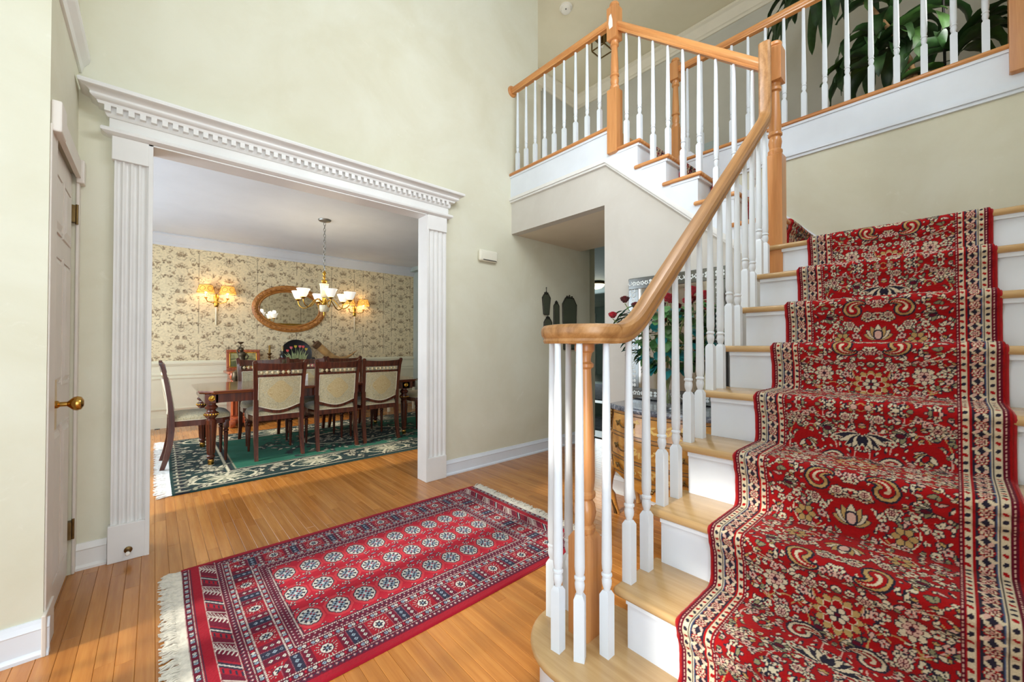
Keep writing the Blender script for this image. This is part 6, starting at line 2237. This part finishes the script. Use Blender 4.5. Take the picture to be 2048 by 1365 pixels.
# shaped apron below
patch('apron', -0.92, 0.92, 0.22, 0.305, 0.002, 'burl', cm, 20, 4, lambda s: 0.30 - 0.09 * math.cos(s * PI / 2) ** 2)
for (z0, z1) in ((0.575, 0.70), (0.425, 0.56), (0.315, 0.412)):
    d = patch('drawer', -0.93, 0.93, z0, z1, 0.007, 'burl', cm, 22, 5)
    # dark string line round each drawer
    ln = []
    for (s, z) in [(-0.93 + 1.86 * i / 20, z0 + 0.004) for i in range(21)] + [(0.93 - 1.86 * i / 20, z1 - 0.004) for i in range(21)] + [(-0.93, z0 + 0.004)]:
        p = cfront(s, z)
        ln.append((p.x - 0.0085, p.y, p.z))
    MB().tube(ln, 0.0022, 4).build('string_inlay', 'slot_dark', d, 60)
    zc = (z0 + z1) / 2
    for s in (-0.58, 0.58):
        h = MB()
        pts = []
        for q in range(15):
            t = q / 14
            p = cfront(s + (t - 0.5) * 0.34, zc - 0.022 * math.sin(PI * t) + 0.006)
            pts.append((p.x - 0.012 - 0.016 * math.sin(PI * t), p.y, p.z))
        h.tube(pts, 0.0045, 6)
        for e in (-1, 1):
            p = cfront(s + e * 0.17, zc)
            h.sphere((p.x - 0.012, p.y, p.z), 0.013, 8, 6, 0.6, 1.2, 1)
            for q in range(4):
                a = q * PI / 2 + 0.5
                h.sphere((p.x - 0.010, p.y + 0.018 * math.cos(a), p.z + 0.016 * math.sin(a)), 0.007, 6, 4, 0.5, 1, 1)
        h.build('handle', 'old_brass', d, 60)
    # marquetry sprays of leaves in pale wood
    rg = random.Random(int(z0 * 1000))
    for s0 in (-0.2, 0.0, 0.2, 0.36, -0.36):
        for q in range(3):
            s1 = s0 + rg.uniform(-0.06, 0.06)
            zz = zc + rg.uniform(-0.03, 0.03)
            a = rg.uniform(0, PI)
            L, Wd = rg.uniform(0.018, 0.032), 0.008
            out = []
            for u in range(8):
                b = 2 * PI * u / 8
                dy, dz = L * math.cos(b) * math.cos(a) - Wd * math.sin(b) * math.sin(a), L * math.cos(b) * math.sin(a) + Wd * math.sin(b) * math.cos(a)
                p = cfront(s1 + dy / CHW, zz + dz * 0.8)
                out.append((p.x - 0.0078, p.y, p.z))
            out2 = [(x + 0.003, y, z) for x, y, z in out]
            MB().add(out + out2, [tuple(range(8)), tuple(range(8, 16))[::-1]] + [(i, (i + 1) % 8, 8 + (i + 1) % 8, 8 + i) for i in range(8)]).build('inlay_leaf', 'inlay', d)
e_ = MB()
pc = cfront(0, 0.262)
for q in range(5):
    a = PI * q / 4
    e_.sphere((pc.x - 0.006, pc.y + 0.03 * math.cos(a), pc.z + 0.02 * math.sin(a)), 0.012, 7, 5, 0.5, 1.3, 0.8)
e_.build('apron_mount', 'old_brass', cm, 60)
for (s, yy) in ((1, CY + CHW - 0.012), (-1, CY - CHW + 0.012)):
    for (xf, back) in ((2.352, 0), (2.64, 1)):
        pts, rad = [], []
        for q in range(12):
            t = q / 11
            z = 0.36 * (1 - t)
            k = 0.045 * math.sin(PI * t) * (1 if t < 0.55 else 0.6) - 0.018 * t
            pts.append((xf - (k if not back else -k * 0.2), yy + s * 0.6 * k, z))
            rad.append(0.034 - 0.021 * t + (0.006 if q == 11 else 0))
        l = MB().tube(pts, rad, 10).build('leg', 'commode_edge', cm, 60)
        if not back:
            MB().tube([(pts[q][0] - rad[q] * 0.75, pts[q][1] + s * rad[q] * 0.2, pts[q][2]) for q in range(8, 12)], [0.008, 0.009, 0.011, 0.014], 7).build('foot_mount', 'old_brass', l, 60)
    c_ = MB()
    for q in range(7):
        t = q / 6
        p = cfront(s * 0.985, 0.70 - 0.13 * t)
        c_.sphere((p.x - 0.004, p.y + s * 0.004, p.z), 0.014 - 0.008 * t, 7, 5, 1, 1, 1.5)
    c_.build('corner_mount', 'old_brass', cm, 60)
# marble slab
ol = []
for i in range(25):
    p = cfront(-1 + 2 * i / 24, 0.70)
    ol.append((p.x - 0.02, CY + (p.y - CY) * 1.04))
ol += [(2.69, CY + CHW + 0.03), (2.69, CY - CHW - 0.03)]
vs, fs = [], []
n = len(ol)
cxm, cym = 2.5, CY
for (sc, z) in ((0.985, 0.716), (1.0, 0.722), (1.0, 0.736), (0.992, CTOP - 0.004), (0.985, CTOP)):
    vs += [(min(2.69, cxm + (x - cxm) * sc), cym + (y - cym) * sc, z) for x, y in ol]
for j in range(4):
    fs += [(j * n + k, j * n + (k + 1) % n, (j + 1) * n + (k + 1) % n, (j + 1) * n + k) for k in range(n)]
fs += [tuple(range(n)), tuple(4 * n + k for k in range(n))]
MB().add(vs, fs).build('marble_slab', 'marble_top', cm, 40)

# ------------------------------------------------------------------ etched mirror standing on the commode
vm = thing('etched_mirror', 'rectangular mirror with etched mirrored border on the commode', 'mirror', (2.67, 1.30, CTOP), world=True)
my0, my1, mz0, mz1 = 0.955, 1.648, CTOP + 0.001, 1.648
MB().bbox((2.662, my0, mz0), (2.688, my1, mz1), 0.006).build('back_board', 'slot_dark', vm)
bw = 0.085
for (a, b, c, d) in ((my0 + 0.004, my1 - 0.004, mz1 - bw, mz1 - 0.004), (my0 + 0.004, my1 - 0.004, mz0 + 0.004, mz0 + bw), (my0 + 0.004, my0 + bw, mz0 + bw, mz1 - bw), (my1 - bw, my1 - 0.004, mz0 + bw, mz1 - bw)):
    b_ = MB().bbox((2.654, a, c), (2.663, b, d), 0.003).build('border_strip', 'mirror_border', vm)
    et = MB()
    horiz = (b - a) > (d - c)
    L = (b - a) if horiz else (d - c)
    k = int(L / 0.032)
    rg = random.Random(5)
    for i in range(k):
        t = (i + 0.5) / k
        yc, zc = (a + (b - a) * t, (c + d) / 2) if horiz else ((a + b) / 2, c + (d - c) * t)
        typ = (i // 4) % 3
        if typ == 0:
            for s in (-1, 1):
                et.sphere((2.6535, yc + (0.010 * s if not horiz else 0), zc + (0.010 * s if horiz else 0)), 0.010, 7, 4, 0.12, 1.0 if not horiz else 1.3, 1.3 if not horiz else 1.0)
        elif typ == 1:
            for q in range(5):
                an = 2 * PI * q / 5 + i
                et.sphere((2.6535, yc + 0.011 * math.cos(an), zc + 0.011 * math.sin(an)), 0.0065, 6, 4, 0.15, 1, 1)
        else:
            for s in (-1, 1):
                et.tube([(2.6535, yc, zc - 0.012), (2.6535, yc + s * 0.018, zc), (2.6535, yc + s * 0.010, zc + 0.016)], [0.003, 0.005, 0.002], 5)
    e2 = et.build('etched_ornament', 'etched_glass', b_, 60)
    e2['kind'] = 'stuff'
MB().box((2.658, my0 + bw, mz0 + bw), (2.661, my1 - bw, mz1 - bw)).build('mirror_glass', 'mirror_soft', vm)

# ------------------------------------------------------------------ vase and roses
VX, VY = 2.41, 1.215
va = thing('glass_vase', 'clear flared glass vase holding roses on the marble', 'vase', (VX, VY, CTOP), world=True)
MB().lathe([(0.0, CTOP + 0.001), (0.06, CTOP + 0.001), (0.068, CTOP + 0.01), (0.058, CTOP + 0.06), (0.05, CTOP + 0.13), (0.062, CTOP + 0.21), (0.092, CTOP + 0.275), (0.089, CTOP + 0.275), (0.058, CTOP + 0.21), (0.046, CTOP + 0.13), (0.053, CTOP + 0.06), (0.06, CTOP + 0.016), (0.0, CTOP + 0.012)], (VX, VY, 0), 28, cap=False).build('glass', 'glass_clear', va, 50)
bq = thing('rose_bouquet', 'bunch of red roses with green and teal leaves in the vase', 'flowers', (VX, VY, CTOP + 0.02), world=True)
def rose(c, r, mat, rg):
    m = MB()
    for ring, (nq, rr, tilt, hgt) in enumerate(((3, 0.35, 0.15, 1.0), (4, 0.55, 0.45, 0.95), (5, 0.8, 0.8, 0.8), (6, 1.0, 1.15, 0.6))):
        for q in range(nq):
            a = 2 * PI * q / nq + ring * 0.6 + rg.uniform(-0.15, 0.15)
            ux, uy = Vector((math.cos(a), math.sin(a), 0)), Vector((-math.sin(a), math.cos(a), 0))
            vs, fs = [], []
            for i in range(4):
                t = i / 3
                ce = Vector(c) + ux * (r * rr * (0.25 + 0.75 * t) * math.sin(tilt + t * 0.35)) + Vector((0, 0, r * hgt * (t - 0.35) * 1.3))
                wd = r * (0.30 + 0.45 * rr) * math.sin(PI * (0.2 + 0.62 * t))
                for j in range(-2, 3):
                    cu = (j / 2) ** 2
                    vs.append(ce + uy * (wd * j / 2) - ux * (r * 0.22 * cu))
            for i in range(3):
                for j in range(4):
                    fs.append((i * 5 + j, i * 5 + j + 1, i * 5 + 6 + j, i * 5 + 5 + j))
            m.add(vs, fs)
    return m
rg = random.Random(12)
spec = [(2.30, 1.545, 1.345, 'rose_red', 0.034), (2.40, 1.515, 1.455, 'rose_dark', 0.036), (2.44, 1.262, 1.475, 'rose_red', 0.036), (2.37, 1.195, 1.437, 'rose_red', 0.040), (2.41, 1.065, 1.468, 'rose_red', 0.044), (2.38, 0.975, 1.432, 'rose_red', 0.040), (2.45, 0.985, 1.375, 'rose_red', 0.040), (2.48, 1.355, 1.425, 'rose_red', 0.036), (2.50, 1.13, 1.42, 'rose_red', 0.036), (2.33, 1.39, 1.40, 'rose_dark', 0.034), (2.52, 1.25, 1.44, 'rose_red', 0.034)]
for (x, y, z, mt, r) in spec:
    base = Vector((VX + (VX - x) * 0.10, VY + (VY - y) * 0.08, CTOP + 0.03))
    mid = Vector((VX + (x - VX) * 0.12, VY + (y - VY) * 0.12, CTOP + 0.24))
    top = Vector((x, y, z - r * 0.6))
    pts = [base, base.lerp(mid, 0.5), mid, mid.lerp(top, 0.4) + Vector((0, 0, 0.02)), mid.lerp(top, 0.75) + Vector((0, 0, 0.012)), top]
    st = MB().tube(pts, [0.003, 0.003, 0.003, 0.0028, 0.0026, 0.003], 6).build('stem', 'stem_green', bq, 60)
    rose((x, y, z), r, mt, rg).build('rose_bloom', mt, st, 60)
    for q in range(6):
        a = 2 * PI * q / 6
        pass
def simple_leaf(p, d, up, L, Wd):
    """curved leaf with a folded midrib"""
    d = Vector(d).normalized()
    sd = d.cross(Vector(up)).normalized()
    nm = sd.cross(d).normalized()
    vs, fs = [], []
    n = 7
    for i in range(n):
        t = i / (n - 1)
        c = Vector(p) + d * (L * t) - nm * (L * 0.30 * t * t)
        w = Wd * math.sin(PI * min(1, t * 0.94 + 0.03)) ** 0.75
        vs += [c - sd * w + nm * w * 0.25, c, c + sd * w + nm * w * 0.25]
    for i in range(n - 1):
        for j in range(2):
            fs.append((3 * i + j, 3 * i + j + 1, 3 * i + 4 + j, 3 * i + 3 + j))
    return MB().add(vs, fs)
for k in range(260):
    a = rg.uniform(0, 2 * PI) if k % 3 == 0 else rg.uniform(1.7, 4.6)
    h = rg.uniform(0, 1)
    R_ = (0.08 + 0.27 * math.sin(min(1, h * 1.1) * PI * 0.62) * rg.uniform(0.55, 1.0))
    p = Vector((VX + R_ * 0.55 * math.cos(a), VY + R_ * math.sin(a), CTOP + 0.25 + 0.40 * h))
    if p.x > 2.63:
        p.x = 2.63
    d = Vector((math.cos(a) * 0.7, math.sin(a), rg.uniform(-0.7, 0.5)))
    teal = rg.random() < 0.34 and math.cos(a) < 0.3
    L = rg.uniform(0.05, 0.09)
    if p.x + d.normalized().x * L > 2.645:
        d.x = -abs(d.x)
    simple_leaf(p, d, (0, 0, 1), L, L * 0.40).build('leaf', 'leaf_teal' if teal else rg.choice(('leaf_rose', 'leaf_rose', 'leaf_mid')), bq, 60)

# ------------------------------------------------------------------ little mirrors on the hall wall
def hall_mirror(x, z0, z1, w0, w1, label, style):
    y = YA - 0.003
    r = thing('wall_mirror', label, 'mirror', (x, y, z0), world=True, group='small antique wall mirrors')
    zt = z1
    out = [(-w0, z0), (w0, z0), (w1, zt - 0.075 * w1 / 0.12), (w1 * 0.55, zt), (-w1 * 0.55, zt), (-w1, zt - 0.075 * w1 / 0.12)]
    P = [(x + a, b) for a, b in out]
    fw = 0.008
    MB().prism(P, 'y', y - 0.012, y).build('backing', 'antique_frame', r)
    ci = (x, (z0 + zt) / 2)
    Q = [(ci[0] + (a - ci[0]) * (1 - fw / max(w0, w1) * 0.9), ci[1] + (b - ci[1]) * 0.965) for a, b in P]
    MB().prism(Q, 'y', y - 0.0145, y - 0.010).build('glass', 'mirror_dim', r)
    m = MB()
    loop = [(a, y - 0.013, b) for a, b in P + P[:1]]
    m.tube(loop, 0.005, 6)
    m.build('frame', 'antique_frame', r, 60)
    c = MB()
    for s in (-1, 0, 1):
        c.sphere((x + s * w1 * 0.38, y - 0.010, zt + 0.012 + (0.012 if s == 0 else 0)), 0.010, 7, 5, 1, 0.5, 1.2)
        c.tube([(x + s * w1 * 0.5, y - 0.010, zt), (x + s * w1 * 0.25, y - 0.010, zt + 0.018), (x, y - 0.010, zt + 0.008)], 0.004, 5)
    if style == 1:
        c.tube([(x, y - 0.010, zt + 0.02), (x, y - 0.010, zt + 0.07)], [0.004, 0.003], 5)
        c.sphere((x, y - 0.010, zt + 0.072), 0.007, 6, 5)
    c.build('crest', 'antique_frame', r, 60)
hall_mirror(3.197, 1.485, 1.708, 0.040, 0.062, 'slender tapering antique mirror, leftmost on the hall wall', 1)
hall_mirror(3.362, 1.25, 1.618, 0.045, 0.042, 'narrow antique mirror between the two wider ones', 0)
hall_mirror(3.590, 1.10, 1.700, 0.104, 0.124, 'largest antique mirror with cut corners on the hall wall', 0)
hall_mirror(3.222, 1.22, 1.440, 0.060, 0.060, 'small antique mirror hanging below the slender one', 0)

# beige chime box
cb = thing('door_chime', 'cream plastic chime box on the wall right of the opening', 'door chime', (2.37, YA, 1.95), world=True)
MB().bbox((2.262, YA - 0.045, 1.945), (2.482, YA - 0.001, 2.055), 0.020, 4).build('cover', 'plastic_cream', cb, 50)
MB().bbox((2.30, YA - 0.047, 1.955), (2.46, YA - 0.040, 1.963), 0.002).build('slot', 'slot_dark', cb)

# pendant added out of view as fill light for the foyer
fpn = thing('foyer_fill_pendant', 'unseen globe pendant added as fill for the foyer', 'fill light', (1.6, 1.2, ZC), world=True)
MB().lathe([(0.07, ZC), (0.07, ZC - 0.01), (0.02, ZC - 0.03), (0.008, ZC - 0.04), (0.008, ZC - 1.65)], (1.6, 1.2, 0), 16).build('rod', 'brass', fpn, 40)
MB().lathe([(0.05, ZC - 1.65), (0.05, ZC - 1.67), (0.02, ZC - 1.675)], (1.6, 1.2, 0), 16).build('cap', 'brass', fpn, 40)
MB().sphere((1.6, 1.2, ZC - 1.80), 0.13, 20, 14).build('globe', 'shade_glass', fpn, 60)
add_light('foyer_fill_lamp', 'POINT', (1.6, 1.2, ZC - 2.05), (0, 0, 0), 25, (0.96, 0.98, 1.0), radius=0.2)  # added fill lamp below the unseen globe

# smoke detector, hall lantern, far hall ceiling light
sd = thing('smoke_detector', 'round white smoke detector on the upper hall ceiling', 'smoke detector', (3.59, 3.045, ZC), world=True)
MB().lathe([(0.075, ZC), (0.075, ZC - 0.018), (0.06, ZC - 0.022)], (3.59, 3.045, 0), 24).build('base', 'plastic_white', sd, 40)
MB().lathe([(0.06, ZC - 0.02), (0.06, ZC - 0.03), (0.055, ZC - 0.05), (0.03, ZC - 0.058), (0.0, ZC - 0.058)], (3.59, 3.045, 0), 24).build('cover', 'plastic_white', sd, 40)
MB().sphere((3.56, 3.02, ZC - 0.056), 0.008, 8, 6).build('test_button', 'slot_dark', sd)
lt = thing('ceiling_lantern', 'square brass flush lantern on the upper hall ceiling', 'lantern', (4.28, 3.02, ZC), world=True)
lx, ly, hs_ = 4.28, 3.02, 0.095
MB().bbox((lx - 0.105, ly - 0.105, ZC - 0.015), (lx + 0.105, ly + 0.105, ZC), 0.003).build('canopy', 'old_brass', lt)
fr = MB()
for (a, b) in ((-1, -1), (1, -1), (1, 1), (-1, 1)):
    fr.box((lx + a * hs_ - 0.006, ly + b * hs_ - 0.006, ZC - 0.19), (lx + a * hs_ + 0.006, ly + b * hs_ + 0.006, ZC - 0.015))
for s in (-1, 1):
    fr.box((lx - hs_, ly + s * hs_ - 0.006, ZC - 0.20), (lx + hs_, ly + s * hs_ + 0.006, ZC - 0.188))
    fr.box((lx + s * hs_ - 0.006, ly - hs_, ZC - 0.20), (lx + s * hs_ + 0.006, ly + hs_, ZC - 0.188))
fr.build('frame', 'old_brass', lt)
MB().lathe([(0.012, ZC - 0.10), (0.012, ZC - 0.015)], (lx, ly, 0), 10).build('socket', 'old_brass', lt, 40)
MB().sphere((lx, ly, ZC - 0.125), 0.022, 10, 8, 1, 1, 1.3).build('bulb', 'plastic_white', lt, 60)
for s in (-1, 1):
    MB().box((lx - hs_ + 0.006, ly + s * hs_ - 0.001, ZC - 0.187), (lx + hs_ - 0.006, ly + s * hs_ + 0.001, ZC - 0.016)).build('pane', 'glass_pane', lt)
    MB().box((lx + s * hs_ - 0.001, ly - hs_ + 0.006, ZC - 0.187), (lx + s * hs_ + 0.001, ly + hs_ - 0.006, ZC - 0.016)).build('pane', 'glass_pane', lt)
fl = thing('ceiling_light', 'alabaster bowl ceiling light in the far hall', 'ceiling light', (7.6, 5.53, 2.60), world=True)
MB().lathe([(0.19, 2.60), (0.20, 2.575), (0.185, 2.56)], (7.6, 5.53, 0), 24).build('rim', 'old_brass', fl, 40)
MB().lathe([(0.18, 2.565), (0.165, 2.52), (0.11, 2.475), (0.04, 2.455), (0.0, 2.453)], (7.6, 5.53, 0), 24).build('bowl', 'alabaster_and_pane_glow', fl, 50)
add_light('far_hall_lamp', 'POINT', (7.6, 5.53, 2.37), (0, 0, 0), 6, (1.0, 0.88, 0.66), radius=0.1)

# ------------------------------------------------------------------ tall house plants on the gallery
def strap_leaf(p, az, el, L, Wd, droop, rg):
    """long arching leaf with a wavy rim; droop bends it down along its length"""
    n = 14
    vs, fs = [], []
    pos = Vector(p)
    a = el
    h = Vector((math.cos(az), math.sin(az), 0))
    sd = Vector((-math.sin(az), math.cos(az), 0))
    ph = rg.uniform(0, 6)
    for i in range(n):
        t = i / (n - 1)
        d = h * math.cos(a) + Vector((0, 0, math.sin(a)))
        nm = h * (-math.sin(a)) + Vector((0, 0, math.cos(a)))
        w = Wd * (0.16 + 0.84 * math.sin(PI * min(1.0, t * 0.96) ** 0.72)) if t < 0.97 else Wd * 0.04
        if t < 0.15:
            w = Wd * (0.16 + 0.5 * t)
        wv = 0.16 * Wd * math.sin(t * 17 + ph)
        vs += [pos - sd * w + nm * (0.30 * w + wv), pos - sd * w * 0.5 + nm * 0.05 * w, pos, pos + sd * w * 0.5 + nm * 0.05 * w, pos + sd * w + nm * (0.30 * w - wv)]
        pos = pos + d * (L / (n - 1))
        a -= droop / (n - 1) * (0.6 + 0.8 * t)
        a = max(a, -1.55)
    for i in range(n - 1):
        for j in range(4):
            fs.append((5 * i + j, 5 * i + j + 1, 5 * i + 6 + j, 5 * i + 5 + j))
    return MB().add(vs, fs)
def house_plant(label, base, canes, heads, seed, pot_r, pot_h):
    rg = random.Random(seed)
    r = thing('house_plant', label, 'plant', base, world=True)
    bx, by_, bz = base
    MB().lathe([(pot_r * 0.72, bz), (pot_r * 0.95, bz + pot_h * 0.9), (pot_r * 1.05, bz + pot_h * 0.9), (pot_r * 1.05, bz + pot_h), (pot_r * 0.9, bz + pot_h), (pot_r * 0.88, bz + pot_h * 0.88), (0, bz + pot_h * 0.88)], (bx, by_, 0), 20, cap=False).build('pot', 'terracotta', r, 40)
    MB().lathe([(0.0, bz + pot_h * 0.885), (pot_r * 0.88, bz + pot_h * 0.89)], (bx, by_, 0), 16, cap=False).build('soil', 'soil', r)
    for pts in canes:
        MB().tube(pts, [0.019 - 0.004 * i / (len(pts) - 1) for i in range(len(pts))], 9).build('cane', 'cane', r, 60)
    for (hx, hy, hz, n, L, elo, ehi, az0, az1, dr) in heads:
        for i in range(n):
            az = az0 + (az1 - az0) * (i + rg.uniform(0.1, 0.9)) / n
            L_, el = L * rg.uniform(0.75, 1.1), rg.uniform(elo, ehi)
            ex = hx + math.cos(az) * L_ * 0.75
            ey_ = hy + math.sin(az) * L_ * 0.8
            if ey_ < -0.27:
                L_ *= max(0.25, (hy + 0.27) / (hy - ey_ + 1e-6))
            if ex > 5.02:
                L_ *= max(0.3, (5.02 - hx) / (ex - hx + 1e-6))
            p = (hx, hy, hz - 0.10 + 0.2 * rg.random())
            strap_leaf(p, az, el, L_, rg.uniform(0.046, 0.066), dr * rg.uniform(0.8, 1.2), rg).build('leaf', rg.choice(('leaf_dark', 'leaf_dark', 'leaf_mid')), r, 60)
    return r
house_plant('tall drooping corn plant behind the gallery railing', (4.32, 0.18, ZU), [
    [(4.32, 0.17, ZU + 0.2), (4.31, 0.22, 3.35), (4.31, 0.33, 3.65), (4.30, 0.48, 3.98), (4.29, 0.62, 4.36)],
    [(4.36, 0.20, ZU + 0.2), (4.38, 0.24, 3.30), (4.40, 0.30, 3.60)]],
    [(4.29, 0.63, 4.42, 14, 0.85, 0.0, 0.7, 0.0, 2 * PI, 3.0), (4.26, 0.70, 4.22, 14, 0.80, -0.5, 0.3, 1.0, 4.6, 2.6), (4.31, 0.32, 3.78, 10, 0.52, 0.3, 0.9, 0, 2 * PI, 2.2), (4.40, 0.32, 3.62, 16, 0.60, 0.0, 0.8, 0, 2 * PI, 3.0), (4.33, 0.40, 3.46, 12, 0.46, 0.1, 0.8, 0.6, 5.0, 2.2)], 31, 0.14, 0.24)
pl2 = house_plant('smaller corn plant with a dark stake at the right end of the gallery', (4.30, -0.02, ZU), [
    [(4.30, -0.02, ZU + 0.16), (4.30, -0.01, 3.22)]],
    [(4.30, -0.02, 3.28, 9, 0.46, 0.6, 1.2, -2.4, -0.3, 2.1), (4.30, 0.0, 3.24, 5, 0.42, 0.3, 0.9, 0.6, 3.4, 1.8)], 8, 0.10, 0.19)
MB().tube([(4.27, 0.035, ZU + 0.16), (4.27, 0.045, 4.45)], 0.008, 6).build('stake', 'dark_iron', pl2, 60)

# housekeeping: drop helper properties
for o in bpy.data.objects:
    for kk in ('_world', '_off'):
        if kk in o:
            del o[kk]
